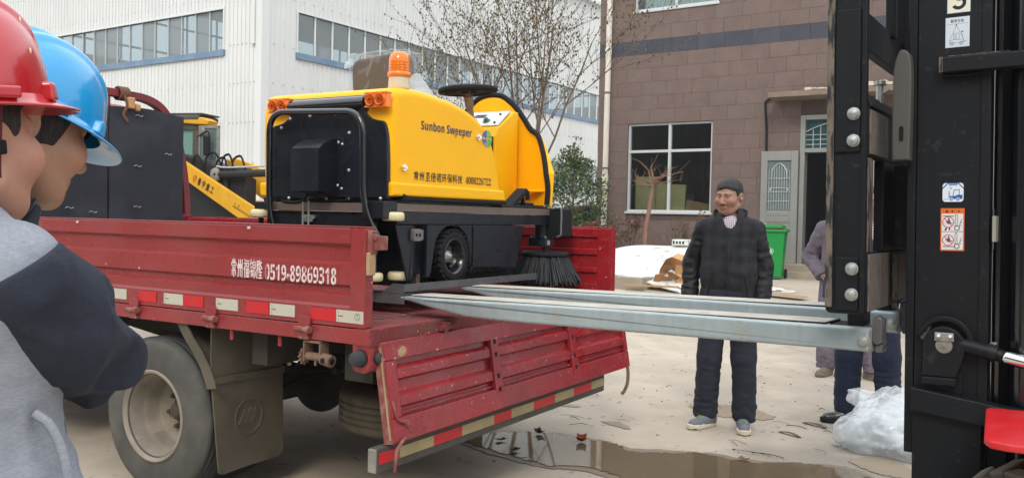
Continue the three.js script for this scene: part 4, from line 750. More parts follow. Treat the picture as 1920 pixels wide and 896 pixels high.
// ---------------------------------------------------------------- flatbed truck
const ZN = -2.82, ZF = -5.27, XR = -2.38, XH = -6.57;
{
  const t = thing('flatbed_truck', 'red flatbed truck with dropped tailgate and dented red side boards', 'truck', [-4.5, 0, -4.05]);
  // bed
  mesh('bed_rail', [bx(-6.62, XR - 0.001, 0.872, 0.938, ZN - 0.07, ZN, 0.004)], M.redSide, t);
  mesh('bed_rail', bx(-6.62, XR - 0.001, 0.868, 0.936, ZF, ZF + 0.07, 0.004), M.redSide, t);
  mesh('rear_beam', bx(XR - 0.08, XR, 0.865, 0.942, ZF, ZN - 0.001, 0.004), M.redBed, t);
  const floor = mesh('bed_floor', bx(-6.6, XR - 0.081, 0.885, 0.912, ZF + 0.071, ZN - 0.071), M.redBed, t);
  const ribs = []; for (let z = ZN - 0.13; z > ZF + 0.1; z -= 0.088) ribs.push(bx(-6.55, XR - 0.1, 0.913, 0.936, z - 0.05, z, 0.006, 1));
  mesh('floor_rib', ribs, M.redBed, floor).userData.kind = 'stuff';
  mesh('rear_plate', bx(XR - 0.2, XR - 0.082, 0.93, 0.9405, ZF + 0.08, ZN - 0.08), M.redBed, floor);
  // side boards: folded sheet with stepped ribs
  const prof = (z0, s) => [[1.362, 0], [1.356, 0.002], [1.295, 0], [1.282, -0.022], [1.216, -0.022], [1.203, -0.004], [1.120, -0.004], [1.109, -0.022], [1.087, -0.022], [1.074, -0.003], [1.034, -0.003], [1.022, 0.002], [1.016, 0], [0.944, 0], [0.944, -0.05], [1.35, -0.05], [1.362, -0.046]].map(([y, d]) => [z0 + s * d, y]);
  const nb = mesh('side_board', ext(prof(ZN, 1), 4.06, 'zy', -2.492), M.redSide, t);
  mesh('board_post', bx(-2.491, -2.408, 0.9435, 1.361, ZN - 0.05, ZN + 0.002, 0.004), M.redSide, nb);
  mesh('board_lip', bx(-6.55, -2.408, 1.3625, 1.368, ZN - 0.05, ZN + 0.004, 0.002), M.redSide, nb);
  mesh('end_latch', [bx(-2.407, -2.382, 1.255, 1.352, ZN - 0.045, ZN - 0.004, 0.004), bx(-2.4, -2.372, 1.27, 1.33, ZN - 0.1, ZN - 0.02, 0.004), cyl([-2.38, 1.325, ZN - 0.03], [-2.376, 1.325, ZN - 0.012], 0.012)], M.dirtyRed, nb);
  mesh('wood_wedge', bx(-2.407, -2.386, 1.165, 1.262, ZN - 0.04, ZN + 0.003, 0.006).rotateZ(0), M.bareWood, nb);
  const fb = mesh('side_board', ext(prof(ZF, -1), 4.06, 'zy', -2.492), M.redTail, t);
  mesh('board_post', bx(-2.491, -2.388, 0.9435, 1.361, ZF - 0.002, ZF + 0.055, 0.004), M.redTail, fb);
  mesh('board_lip', bx(-6.55, -2.388, 1.3625, 1.368, ZF - 0.004, ZF + 0.055, 0.002), M.redTail, fb);
  const inn = []; for (const [y0, y1] of [[1.30, 1.36], [1.185, 1.225], [1.07, 1.105], [0.945, 1.0]]) inn.push(bx(-6.5, -2.492, y0, y1, ZF + 0.0505, ZF + 0.066, 0.006));
  mesh('inner_rib', inn, M.redTail, fb);
  mesh('scuff_plate', bx(-2.491, -2.40, 0.945, 1.36, ZF + 0.056, ZF + 0.062, 0.003), M.redTail, fb);
  // reflective marking tape
  const tape = [[-2.563, -2.413, 1], [-2.713, -2.563, 0], [-2.959, -2.805, 1], [-3.109, -2.966, 0], [-3.313, -3.165, 1], [-3.546, -3.401, 0], [-3.688, -3.546, 1], [-3.881, -3.745, 0], [-4.118, -3.979, 1], [-4.253, -4.118, 0], [-4.426, -4.299, 1]];
  tape.forEach(([a, b, w]) => mesh('reflector_tape', bx(a, b - 0.001, 0.962, 1.014, ZN + 0.0005, ZN + 0.0035), w ? M.reflectWhite : M.reflectRed, nb));
  const tm = canvasTex(256, 128, (g) => { g.clearRect(0, 0, 256, 128); g.fillStyle = '#3a3a3a'; g.fillRect(18, 18, 8, 8); g.fillRect(18, 58, 12, 12); g.fillRect(18, 100, 8, 8); g.fillStyle = '#a8343a'; g.fillRect(36, 56, 12, 14); g.fillRect(52, 56, 12, 14); });
  for (const [a, b, w] of tape) if (w) decal('tape_print', tm, b - a, 0.05, [(a + b) / 2, 0.988, ZN + 0.0042], 0, nb);
  decal('tape_stamp', canvasTex(96, 96, (g) => { g.clearRect(0, 0, 96, 96); g.strokeStyle = 'rgba(60,60,60,0.8)'; g.lineWidth = 5; g.beginPath(); g.arc(48, 48, 38, 0, 7); g.stroke(); g.fillStyle = 'rgba(60,60,60,0.8)'; g.fillRect(40, 24, 16, 14); g.fillRect(34, 60, 10, 8); g.fillRect(54, 58, 12, 8); }), 0.036, 0.036, [-2.445, 0.99, ZN + 0.0048], 0, nb);
  // stencilled name and telephone number, half worn off
  decal('lettering', canvasTex(2048, 300, (g, w, h) => {
    g.clearRect(0, 0, w, h); g.strokeStyle = g.fillStyle = 'rgba(222,206,206,0.96)';
    hanzi(g, '常州福锦隆', 20, 14, 112, 252, 17, 1.14);
    g.font = 'bold 300px sans-serif'; g.save(); g.translate(690, 272); g.scale(0.64, 1); g.fillText('0519-89869318', 0, 0); g.restore();
    g.globalCompositeOperation = 'destination-out';
    for (let x = 690; x < 2000; x += 103) { g.fillRect(x + 46, 0, 7, 300); } g.fillRect(690, 138, 1330, 6);
    seedState = 611; for (let i = 0; i < 320; i++) { const x = rnd() * w, y = rnd() * h, f = x > 330 && x < 800 ? 1 : 0.35; g.fillStyle = 'rgba(0,0,0,' + rr(0.3, 1) + ')'; g.fillRect(x, y, rr(3, 26) * f, rr(3, 16) * f); }
    g.fillStyle = 'rgba(0,0,0,0.75)'; g.fillRect(690, 0, 46, 300); g.fillRect(1420, 60, 40, 70); g.fillRect(1530, 40, 30, 110);
  }), 0.665, 0.098, [-2.893, 1.158, ZN - 0.002], 0, nb);
  // hinges, pegs, winch
  for (const x of [-4.49, -3.91, -3.34, -2.742]) {
    const h = mesh('hinge', [ext(roundRect(x - 0.036, x + 0.036, 0.925, 0.978, 0.02), 0.012, 'xy', ZN + 0.013, 0.002), bx(x - 0.03, x + 0.03, 0.885, 0.905, ZN - 0.01, ZN + 0.02, 0.004)], M.redSide, t);
    mesh('hinge_pin', [cyl([x - 0.042, 0.917, ZN + 0.02], [x + 0.042, 0.917, ZN + 0.02], 0.013, 0.013, 14), cyl([x + 0.02, 0.917, ZN + 0.02], [x + 0.045, 0.917, ZN + 0.02], 0.0165, 0.0165, 12), bx(x - 0.026, x + 0.03, 0.872, 0.9, ZN + 0.0005, ZN + 0.018, 0.004)], M.dirtyRed, h);
  }
  for (const x of [-3.236, -2.925]) mesh('peg', cyl([x, 0.885, ZN - 0.03], [x + 0.008, 0.822, ZN - 0.02], 0.011, 0.009), M.redSide, t);
  const wi = mesh('winch', [bx(-2.752, -2.744, 0.775, 0.866, ZN - 0.05, ZN + 0.006, 0.002), bx(-2.658, -2.650, 0.775, 0.866, ZN - 0.05, ZN + 0.006, 0.002), bx(-2.752, -2.65, 0.858, 0.868, ZN - 0.05, ZN + 0.006, 0.002)], M.rust, t);
  mesh('winch_drum', [cyl([-2.765, 0.796, ZN - 0.014], [-2.655, 0.796, ZN - 0.014], 0.016), cyl([-2.65, 0.793, ZN - 0.014], [-2.6, 0.785, ZN - 0.014], 0.027, 0.027, 18), bx(-2.742, -2.66, 0.806, 0.814, ZN - 0.02, ZN - 0.002), cyl([-2.69, 0.78, ZN - 0.01], [-2.69, 0.76, ZN - 0.01], 0.006)], M.rust, wi);
  mesh('ratchet_wheel', ext(Array.from({ length: 36 }, (_, i) => { const r = i % 3 === 0 ? 0.04 : i % 3 === 1 ? 0.03 : 0.031, a = (i / 36) * Math.PI * 2; return [ZN - 0.014 + r * Math.cos(a), 0.796 + r * Math.sin(a)]; }), 0.008, 'zy', -2.756), M.rust, wi);
  mesh('winch_hole', [cyl([-2.629, 0.789, ZN + 0.0105], [-2.629, 0.789, ZN + 0.0145], 0.012), cyl([-2.6, 0.785, ZN - 0.014], [-2.597, 0.7845, ZN - 0.014], 0.014)], M.blackRubber, wi);
  // corner bracket with rubber buffers
  const cb = mesh('corner_bracket', ext(roundRect(-2.478, -2.384, 0.755, 0.90, 0.03), 0.10, 'xy', ZN - 0.004, 0.006), M.redSide, t);
  mesh('buffer', [lathe([[0, 0.05], [0.022, 0.05], [0.029, 0.04], [0.033, 0.012], [0.04, 0], [0, 0]], [-2.432, 0.818, ZN - 0.004], 'z', 20), cyl([-2.432, 0.818, ZN + 0.045], [-2.432, 0.818, ZN + 0.0475], 0.008)], std({ color: 0x35383b, roughness: 0.85 }), cb);
  mesh('buffer', lathe([[0, 0.022], [0.018, 0.022], [0.024, 0.015], [0.030, 0], [0, 0]], [-2.384, 0.818, ZN - 0.06], 'x', 20), std({ color: 0x40383a, roughness: 0.85 }), cb);
  mesh('beam_hinge', [cyl([XR + 0.014, 0.905, -3.30], [XR + 0.014, 0.905, -3.42], 0.016), bx(XR + 0.001, XR + 0.03, 0.88, 0.93, -3.345, -3.32, 0.004), bx(XR + 0.001, XR + 0.018, 0.895, 0.925, -3.45, -3.36, 0.004)], M.redBed, t);
  // dropped tailgate, hanging with its foot pushed out
  const TG = new THREE.Matrix4().makeTranslation(-2.368, 0.884, 0).multiply(new THREE.Matrix4().makeRotationZ(Math.atan2(0.072, 0.425)));
  const H = 0.428, za = -2.885, zb = -5.335;                     // local: x outward, y down from the top edge
  const put = (gs) => [].concat(gs).map((g) => flat(g).applyMatrix4(TG));
  const tg = mesh('tailgate', put([bx(-0.045, -0.022, -H, 0, zb, za), bx(-0.0225, 0.004, -0.082, -0.001, zb, za, 0.005), bx(-0.0225, 0.004, -H + 0.001, -0.325, zb, za, 0.005), bx(-0.0225, 0.003, -0.324, -0.083, za - 0.075, za - 0.001, 0.004), bx(-0.0225, 0.003, -0.324, -0.083, zb + 0.001, zb + 0.045, 0.004)]), M.redTail, t);
  for (const [y0, y1] of [[-0.162, -0.122], [-0.278, -0.236]]) for (const [p, q] of [[za - 0.08, -3.70], [-3.78, -4.54], [-4.62, zb + 0.05]]) mesh('tailgate_rib', put(ext([[-0.0215, y1 + 0.016], [-0.002, y1], [-0.002, y0], [-0.0215, y0 - 0.012]], p - q, 'xy', p)), M.redTail, tg);
  mesh('tailgate_fold', put([bx(-0.0215, -0.012, -0.316, -0.305, zb + 0.05, za - 0.08, 0.003)]), M.redTail, tg);
  for (const z of [-3.74, -4.58]) {
    const p = mesh('tailgate_post', put(bx(-0.0215, 0.007, -0.345, -0.072, z - 0.036, z + 0.036, 0.004)), M.redTail, tg);
    mesh('post_notch', put([-0.09, -0.155, -0.262, -0.328].map((y) => bx(0.0035, 0.0085, y - 0.012, y + 0.012, z - 0.012, z + 0.012, 0.004))), M.blackRubber, p);
  }
  mesh('end_plate', put(bx(-0.045, 0.0, -H + 0.002, -0.003, za + 0.0005, za + 0.006)), M.dirtyRed, tg);
  mesh('weld_line', put([bx(-0.012, -0.004, -0.41, -0.02, za + 0.006, za + 0.009)]), M.bareWood, tg);
  mesh('stop_rod', put([bentTube([[0.002, -0.25, za - 0.02], [0.008, -0.335, za - 0.035], [0.012, -0.352, za - 0.085]], 0.007, 0.02, 7), cyl([0.004, -0.352, za - 0.085], [0.02, -0.352, za - 0.085], 0.012)]), M.dirtyRed, tg);
  mesh('rivet', put([[-0.345, -0.21], [-0.365, -0.21], [-0.395, -0.21], [-0.375, -0.1], [-0.395, -0.12], [-0.355, -2.3], [-0.38, -2.32], [-0.4, -2.2], [-0.37, -2.4]].map(([y, dz]) => cyl([0.003, y, za + dz], [0.010, y, za + dz], 0.006, 0.004, 8))), M.dirtyRed, tg);
  mesh('paint_loss', put(ext(smoothPts([[-3.035, -0.045], [-3.02, -0.03], [-2.995, -0.035], [-2.975, -0.05], [-2.985, -0.07], [-3.02, -0.068]].map(([z, y]) => [z, y]), 30, true), 0.0008, 'zy', 0.0052)), M.bareWood, tg);
  mesh('hook', bentTube([[-2.31, 0.47, -2.99], [-2.28, 0.475, -2.93], [-2.29, 0.44, -2.9], [-2.30, 0.345, -2.9]], 0.008, 0.02, 7), M.dirtyRed, t);
  mesh('hook', tube([[-2.29, 0.465, -5.285], [-2.285, 0.42, -5.285], [-2.285, 0.36, -5.275], [-2.30, 0.31, -5.26], [-2.315, 0.292, -5.25]], 0.011, 20, 7), M.rust, t);
  // under-run bar with marking tape
  const ub = mesh('under_run_bar', bx(-2.375, -2.33, 0.348, 0.452, -5.02, -2.822, 0.006), M.bumperGrey, t);
  mesh('bar_end', bx(-2.374, -2.331, 0.350, 0.450, -2.8215, -2.812, 0.004), M.bumperEnd, ub);
  [[-2.83, -2.967, 0], [-2.967, -3.212, 1], [-3.212, -3.437, 0], [-3.437, -3.72, 1], [-3.72, -3.89, 0], [-3.89, -4.123, 1], [-4.123, -4.365, 0], [-4.365, -4.595, 1], [-4.595, -4.828, 0], [-4.828, -5.012, 1]].forEach(([a, b, w]) => mesh('reflector_tape', bx(-2.3295, -2.3265, 0.384, 0.432, b, a - 0.001), w ? M.reflectSand : M.reflectRed, ub));
  for (const z of [-3.4, -4.5]) mesh('bar_bracket', bx(-2.55, -2.376, 0.40, 0.86, z - 0.03, z + 0.03), M.chassis, t);
  // wheels: dual at the back, single in front
  const tyreP = [[0.205, -0.10], [0.225, -0.108], [0.30, -0.112], [0.355, -0.104], [0.377, -0.094], [0.388, -0.078]];
  const groove = []; for (const gz of [-0.05, -0.017, 0.017, 0.05]) groove.push([0.392, gz - 0.006], [0.382, gz - 0.004], [0.382, gz + 0.004], [0.392, gz + 0.006]);
  const full = tyreP.concat(groove, tyreP.slice().reverse().map(([r, z]) => [r, -z]), [[0.205, 0.10], [0.19, 0], [0.205, -0.10]]);
  function wheel(x, z, out, dish) {
    const w = mesh('tyre', lathe(full, [x, 0.39, z], 'z', 72), M.tyre, t);
    const tr = []; for (const gz of [-0.066, -0.034, 0, 0.034, 0.066]) { const half = gz === 0 || Math.abs(gz) < 0.05 ? 0.011 : 0.010; tr.push(lathe([[0.385, gz - half], [0.3945, gz - half + 0.002], [0.3945, gz + half - 0.002], [0.385, gz + half]], [x, 0.39, z], 'z', 72)); }
    mesh('tread', tr, M.tread, w);
    const s = out, f = (r, d) => [r, s * d];
    const pr = dish ? [f(0.228, 0.100), f(0.232, 0.112), f(0.226, 0.118), f(0.214, 0.113), f(0.207, 0.096), f(0.200, 0.088), f(0.192, 0.03), f(0.186, 0.015), f(0.176, -0.005), f(0.168, -0.052), f(0.150, -0.066), f(0.118, -0.072), f(0.095, -0.078), f(0.0, -0.078)] : [f(0.228, 0.1), f(0.230, 0.116), f(0.214, 0.112), f(0.2, 0.09), f(0.16, 0.1), f(0.1, 0.125), f(0.0, 0.125)];
    const rim = mesh('rim', lathe(pr, [x, 0.39, z], 'z', 64), M.rim, t);
    const hubz = dish ? -0.07 : 0.13, hub = [lathe([f(0.0, hubz + 0.055), f(0.03, hubz + 0.053), f(0.042, hubz + 0.04), f(0.046, hubz + 0.0), f(0.075, hubz - 0.004), f(0.075, hubz - 0.012)], [x, 0.39, z], 'z', 24)];
    for (let i = 0; i < 6; i++) { const a = i * 1.047 + 0.2; hub.push(cyl([x + 0.09 * Math.cos(a), 0.39 + 0.09 * Math.sin(a), z + s * (hubz - 0.01)], [x + 0.09 * Math.cos(a), 0.39 + 0.09 * Math.sin(a), z + s * (hubz + 0.022)], 0.014, 0.012, 6)); }
    mesh('hub', hub, M.rimDark, rim);
    if (dish) mesh('valve', [bx(x - 0.215, x - 0.19, 0.475, 0.50, z + s * 0.075, z + s * 0.1, 0.004)], M.rimDark, rim);
  }
  wheel(-3.79, -2.945, 1, true); wheel(-3.79, -3.215, -1, true); wheel(-3.79, -5.145, -1, true); wheel(-3.79, -4.875, 1, true);
  wheel(-7.75, -3.0, 1, false); wheel(-7.75, -5.09, -1, false);
  // mudguard and flap behind the near rear wheels
  const mgp = [[-3.62, 0.875], [-3.56, 0.80], [-3.49, 0.73], [-3.44, 0.665], [-3.405, 0.60], [-3.395, 0.57]];
  const mg = mesh('mudguard', [ext(mgp.concat(mgp.slice().reverse().map(([x, y]) => [x + 0.006, y + 0.004])), 0.46, 'xy', -2.845), ext(mgp.concat(mgp.slice().reverse().map(([x, y]) => [x + 0.062, y + 0.012])), 0.006, 'xy', -2.838)], M.mudflap, t);
  mesh('guard_plate', bx(-3.388, -3.380, 0.60, 0.872, -3.31, -2.85, 0.003), M.mudflap, mg);
  const fl = mesh('mud_flap', ext([[-2.852, 0.60], [-2.90, 0.165], [-2.905, 0.152], [-2.93, 0.142], [-3.05, 0.15], [-3.20, 0.152], [-3.30, 0.155], [-3.325, 0.185], [-3.312, 0.60]], 0.010, 'zy', -3.376, 0.003, 2), M.mudflap, t);
  mesh('clamp_strip', [bx(-3.3755, -3.368, 0.588, 0.622, -3.318, -2.848, 0.003), ...[-2.88, -2.97, -3.08, -3.19, -3.28].map((z) => cyl([-3.37, 0.605, z], [-3.362, 0.605, z], 0.007, 0.005, 8))], M.mudflap, fl);
  const em = [ext(shapeOf(circ(-3.085, 0.40, 0.092, 40), [circ(-3.085, 0.40, 0.081, 40)]), 0.006, 'zy', -3.371, 0.002)];
  for (const k of [-1, 0, 1]) { const c = -3.085 - k * 0.034; em.push(ext([[c + 0.036, 0.372 - Math.abs(k) * 0.0], [c + 0.012, 0.372 - 0.02], [c - 0.03, 0.43], [c - 0.008, 0.452 - Math.abs(k) * 0.01]], 0.006, 'zy', -3.371, 0.002)); }
  mesh('emblem', em, M.mudflap, fl);
  mesh('mud_flap', bx(-3.386, -3.376, 0.15, 0.87, ZF + 0.02, ZF + 0.48, 0.003), M.mudflap, t);
  mesh('guard_bolt', cyl([-3.37, 0.63, -3.335], [-3.36, 0.635, -3.35], 0.012), M.silver, t);
  // chassis underneath
  mesh('chassis_rail', [bx(-9.0, -2.5, 0.66, 0.82, -3.70, -3.63), bx(-9.0, -2.5, 0.66, 0.82, -4.46, -4.39), bx(-2.62, -2.46, 0.69, 0.86, ZF + 0.12, ZN - 0.12), bx(-3.2, -3.1, 0.70, 0.86, ZF + 0.12, ZN - 0.12), ...[-4.6, -5.4, -6.2].map((x) => bx(x, x + 0.08, 0.78, 0.87, ZF + 0.1, ZN - 0.1))], M.chassis, t);
  mesh('axle', [cyl([-3.79, 0.39, -3.1], [-3.79, 0.39, -5.0], 0.065), new THREE.SphereGeometry(0.2, 24, 16).scale(0.9, 1, 0.8).translate(-3.79, 0.40, -4.04), cyl([-3.79, 0.40, -4.04], [-5.6, 0.62, -4.04], 0.05), cyl([-3.79, 0.39, -3.35], [-3.79, 0.39, -3.55], 0.16)], M.chassis, t);
  const lf = []; for (const z of [-3.66, -4.42]) for (let i = 0; i < 5; i++) lf.push(ext(smoothPts([[-4.45 + i * 0.1, 0.60 - i * 0.022], [-3.79, 0.50 - i * 0.022], [-3.13 - i * 0.1, 0.60 - i * 0.022]], 20).concat(smoothPts([[-3.13 - i * 0.1, 0.585 - i * 0.022], [-3.79, 0.485 - i * 0.022], [-4.45 + i * 0.1, 0.585 - i * 0.022]], 20)), 0.07, 'xy', z + 0.035));
  mesh('leaf_spring', lf, M.chassis, t);
  mesh('tank', [cyl([-5.0, 0.62, -3.05], [-6.1, 0.62, -3.05], 0.2, 0.2, 24)], M.chassis, t);
  mesh('spare_tyre', lathe(full.map(([r, z]) => [r * 0.95, z]), [-2.9, 0.40, -3.77], 'y', 64), M.spareTread, t);
  mesh('spare_rim', lathe([[0.2, 0.08], [0.16, 0.02], [0.05, 0.02], [0.05, 0.25]], [-2.9, 0.40, -3.77], 'y', 32), M.rimDark, t);
  mesh('exhaust', [tube([[-5, 0.5, -4.7], [-3.4, 0.55, -4.75], [-3.2, 0.5, -4.5]], 0.04, 20, 10)], M.chassis, t);
  mesh('cross_rod', [cyl([-3.15, 0.60, -3.45], [-3.15, 0.615, -3.9], 0.018)], M.chassis, t);
  // head board: bent red hoop covered with black rubber sheets
  const hoop = smoothPts([[-5.245, 0.95], [-5.245, 1.37], [-5.215, 1.72], [-5.125, 2.09], [-5.06, 2.20], [-4.96, 2.305], [-4.83, 2.357], [-4.62, 2.372], [-4.04, 2.375], [-3.46, 2.372], [-3.25, 2.357], [-3.12, 2.305], [-3.02, 2.20], [-2.955, 2.09], [-2.87, 1.72], [-2.845, 1.37], [-2.845, 0.95]], 120);
  const off = (d) => hoop.map((p, i) => { const a = hoop[Math.max(0, i - 1)], b = hoop[Math.min(hoop.length - 1, i + 1)], l = Math.hypot(b[0] - a[0], b[1] - a[1]); return [p[0] - ((b[1] - a[1]) / l) * d, p[1] + ((b[0] - a[0]) / l) * d]; });
  const hb = mesh('headboard_hoop', ext(off(0.032).concat(off(-0.032).reverse()), 0.075, 'zy', XH + 0.02, 0.006), M.redFrame, t);
  mesh('headboard_post', [-4.45, -3.64].map((z) => bx(XH - 0.05, XH + 0.01, 0.95, 2.34, z - 0.03, z + 0.03, 0.004)), M.redFrame, hb);
  mesh('front_board', [bx(XH - 0.02, XH + 0.03, 0.94, 1.385, ZF + 0.03, ZN - 0.03, 0.004)], M.redFrame, t);
  mesh('hoop_plate', bx(XH + 0.021, XH + 0.03, 1.50, 1.78, -5.15, -5.06, 0.003), M.blackRubber, hb);
  const sheetP = (z0, z1, y1, y2) => ext(smoothPts([[z1, 1.15], [z1 + 0.004, 1.6], [z1, y2]], 12).concat(smoothPts([[z1, y2], [(z0 + z1) / 2, (y1 + y2) / 2 + 0.025], [z0, y1]], 12), smoothPts([[z0, y1], [z0 + 0.006, 1.9], [z0 - 0.004, 1.5], [z0, 1.15]], 14)), 0.012, 'zy', XH + 0.052, 0.003);
  for (const [z0, z1, y1, y2, ties] of [[-4.445, -5.165, 2.255, 2.235, [[-4.71, 2.20], [-4.70, 1.78], [-4.70, 1.44], [-5.0, 1.9]]], [-3.62, -4.435, 2.24, 2.26, [[-4.27, 1.93], [-4.30, 1.39], [-4.1, 1.42], [-3.9, 1.8]]], [-2.93, -3.61, 2.22, 2.25, [[-3.3, 2.0], [-3.2, 1.5]]]]) {
    const s = mesh('rubber_sheet', sheetP(z0, z1, y1, y2), M.matBlack, t);
    for (const [z, y] of ties) mesh('wire_tie', tube([[XH + 0.054, y, z + 0.03], [XH + 0.064, y + 0.008, z + 0.01], [XH + 0.062, y - 0.004, z - 0.01], [XH + 0.066, y + 0.006, z - 0.03], [XH + 0.054, y - 0.004, z - 0.035]], 0.003, 16, 5), M.silver, s);
  }
  const rp = []; seedState = 71; for (let i = 0; i < 6; i++) rp.push(tube(Array.from({ length: 10 }, (_, k) => { const a = k * 0.75 + i, r = 0.05; return [XH - 0.02 + Math.cos(a) * 0.055 + 0.01, 2.375 + Math.sin(a) * r, -4.56 - i * 0.014]; }), 0.011, 30, 6));
  rp.push(tube([[XH + 0.04, 2.36, -4.58], [XH + 0.06, 2.28, -4.6], [XH + 0.05, 2.2, -4.57], [XH + 0.06, 2.14, -4.6]], 0.014, 20, 6));
  mesh('rope_knot', rp, M.strap, hb);
  mesh('wood_block', [bx(XH + 0.03, XH + 0.085, 2.25, 2.345, -4.66, -4.60, 0.012).rotateX(0.0), bx(XH + 0.03, XH + 0.08, 2.235, 2.30, -4.72, -4.665, 0.02)], M.card[2], hb);
  // cab ahead of the bed
  const cabP = smoothPts([[-6.85, 0.55], [-6.85, 1.9], [-6.95, 2.28], [-7.6, 2.36], [-8.2, 2.2], [-8.65, 1.45], [-8.75, 0.95], [-8.72, 0.55]], 60).concat([[-8.72, 0.5], [-6.85, 0.5]]);
  const cab = mesh('cab', ext(cabP, 2.0, 'xy', -3.04, 0.08, 4), M.redFrame, t);
  mesh('cab_window', [bx(-8.2, -7.25, 1.5, 2.1, -3.045, -3.03, 0.004), bx(-8.2, -7.25, 1.5, 2.1, -5.05, -5.035, 0.004), bx(-8.52, -8.47, 1.5, 2.1, -4.95, -3.13, 0.004).rotateZ(0)], M.blackGloss, cab);
  mesh('headlight', [bx(-8.78, -8.7, 0.75, 0.92, -3.4, -3.1, 0.02), bx(-8.78, -8.7, 0.75, 0.92, -4.98, -4.68, 0.02)], M.silver, cab);
}

// ---------------------------------------------------------------- ride-on sweeper standing across the truck bed
{
  const t = thing('ride_on_sweeper', 'yellow and black ride-on floor sweeper standing across the truck bed', 'sweeper', [-3.15, 1.04, -4.1]);
  const XF = -2.70, XB = -3.585, ZR = -3.335;
  // yellow hood: side profile extruded across the machine with generous rounding
  const hoodP = smoothPts([[-3.345, 1.58], [ZR, 1.75], [ZR - 0.005, 1.96], [-3.36, 2.025], [-3.44, 2.047], [-3.58, 2.05], [-3.70, 2.042], [-3.845, 2.028], [-3.99, 2.0], [-4.12, 1.953], [-4.22, 1.877], [-4.285, 1.78], [-4.325, 1.68], [-4.345, 1.60], [-4.352, 1.575]], 90).concat([[-4.36, 1.508], [-3.345, 1.508]]);
  const hood = mesh('hood', ext(hoodP, XF - XB, 'zy', XF, 0.045, 6), M.yellow, t);
  mesh('hood_skirt', ext([[-3.338, 1.512], [-3.335, 1.566], [-3.34, 1.578], [-4.356, 1.574], [-4.368, 1.56], [-4.378, 1.512]], XF - XB + 0.022, 'zy', XF + 0.011, 0.012, 3), M.yellow, hood);
  mesh('rubber_seal', [ext(smoothPts([[-3.42, 1.524], [-3.46, 1.512], [-3.7, 1.506], [-4.0, 1.508], [-4.38, 1.513]], 30).concat([[-4.38, 1.492], [-3.42, 1.492]]), 0.03, 'zy', XF + 0.018, 0.004)], M.blackRubber, hood);
  for (const [y, z] of [[1.653, -3.426], [1.859, -4.083]]) mesh('lock', [cyl([XF, y, z], [XF + 0.012, y, z], 0.017, 0.016, 20), cyl([XF + 0.012, y, z], [XF + 0.022, y, z], 0.009, 0.009, 14)], M.chrome, hood);
  // black rear cover set into the hood
  const half = [[0.398, 1.50], [0.396, 1.72], [0.388, 1.83], [0.372, 1.868], [0.330, 1.878], [0.295, 1.888], [0.268, 1.905], [0.252, 1.925], [0.245, 1.945]];
  const cover = half.map(([w, y]) => [-3.112 + w, y]).concat(half.slice().reverse().map(([w, y]) => [-3.112 - w, y]));
  const rc = mesh('rear_cover', ext(smoothPts(cover, 120), 0.03, 'xy', ZR + 0.014, 0.005, 3), M.blackPanel, t);
  const recess = mesh('light_bar', [bx(-3.378, -2.845, 1.925, 2.005, ZR - 0.01, ZR + 0.012, 0.006), lathe([[0, -0.255], [0.03, -0.255], [0.036, -0.25], [0.036, 0.25], [0.03, 0.255], [0, 0.255]], [-3.112, 1.964, ZR + 0.006], 'x', 24)], M.blackGloss, t);
  const ux = [-3.30, -3.22, -3.10, -2.98, -2.905]; 
  const bolts = []; for (const [x, y] of [[-3.42, 1.86], [-3.36, 1.905], [-3.22, 1.915], [-3.05, 1.918], [-2.895, 1.90], [-3.36, 1.495], [-3.23, 1.495], [-3.10, 1.495], [-2.955, 1.497], [-2.955, 1.82], [-2.955, 1.635], [-3.025, 1.775], [-3.025, 1.56], [-2.75, 1.497]]) bolts.push(lathe([[0, 0.009], [0.006, 0.008], [0.0095, 0.003], [0.0095, 0]], [x, y, ZR + 0.0142], 'z', 12));
  mesh('bolt', bolts, M.silver, rc);
  mesh('cable', [tube([[-3.39, 1.50, ZR + 0.03], [-3.38, 1.478, ZR + 0.03], [-3.28, 1.475, ZR + 0.03], [-3.225, 1.50, ZR + 0.03], [-3.21, 1.53, ZR + 0.04]], 0.008, 24, 7), tube([[-3.14, 1.482, ZR + 0.025], [-3.05, 1.482, ZR + 0.025], [-2.96, 1.488, ZR + 0.025], [-2.95, 1.51, ZR + 0.02]], 0.005, 20, 6)], M.blackRubber, rc);
  // fan housing
  const fp = [[ZR + 0.012, 1.515], [ZR + 0.155, 1.528], [ZR + 0.155, 1.737]].concat(smoothPts([[ZR + 0.155, 1.735], [ZR + 0.12, 1.762], [ZR + 0.07, 1.785], [ZR + 0.03, 1.792], [ZR + 0.012, 1.792]], 14));
  const fh = mesh('fan_housing', [ext(fp, 0.185, 'zy', -3.026, 0.004), bx(-3.025, -2.985, 1.525, 1.795, ZR + 0.012, ZR + 0.018, 0.002)], M.blackPanel, t);
  mesh('bolt', [[-2.997, 1.765], [-2.997, 1.545]].map(([x, y]) => lathe([[0, 0.008], [0.0075, 0.003], [0.0075, 0]], [x, y, ZR + 0.018], 'z', 12)), M.silver, fh);
  // tubular rear guard
  mesh('rear_guard', bentTube([[-3.38, 1.22, ZR + 0.05], [-3.428, 1.40, ZR + 0.085], [-3.437, 1.935, ZR + 0.085], [-2.81, 1.912, ZR + 0.085], [-2.80, 1.46, ZR + 0.085], [-2.725, 1.30, ZR + 0.05]], 0.0165, 0.11, 12), M.blackGloss, t);
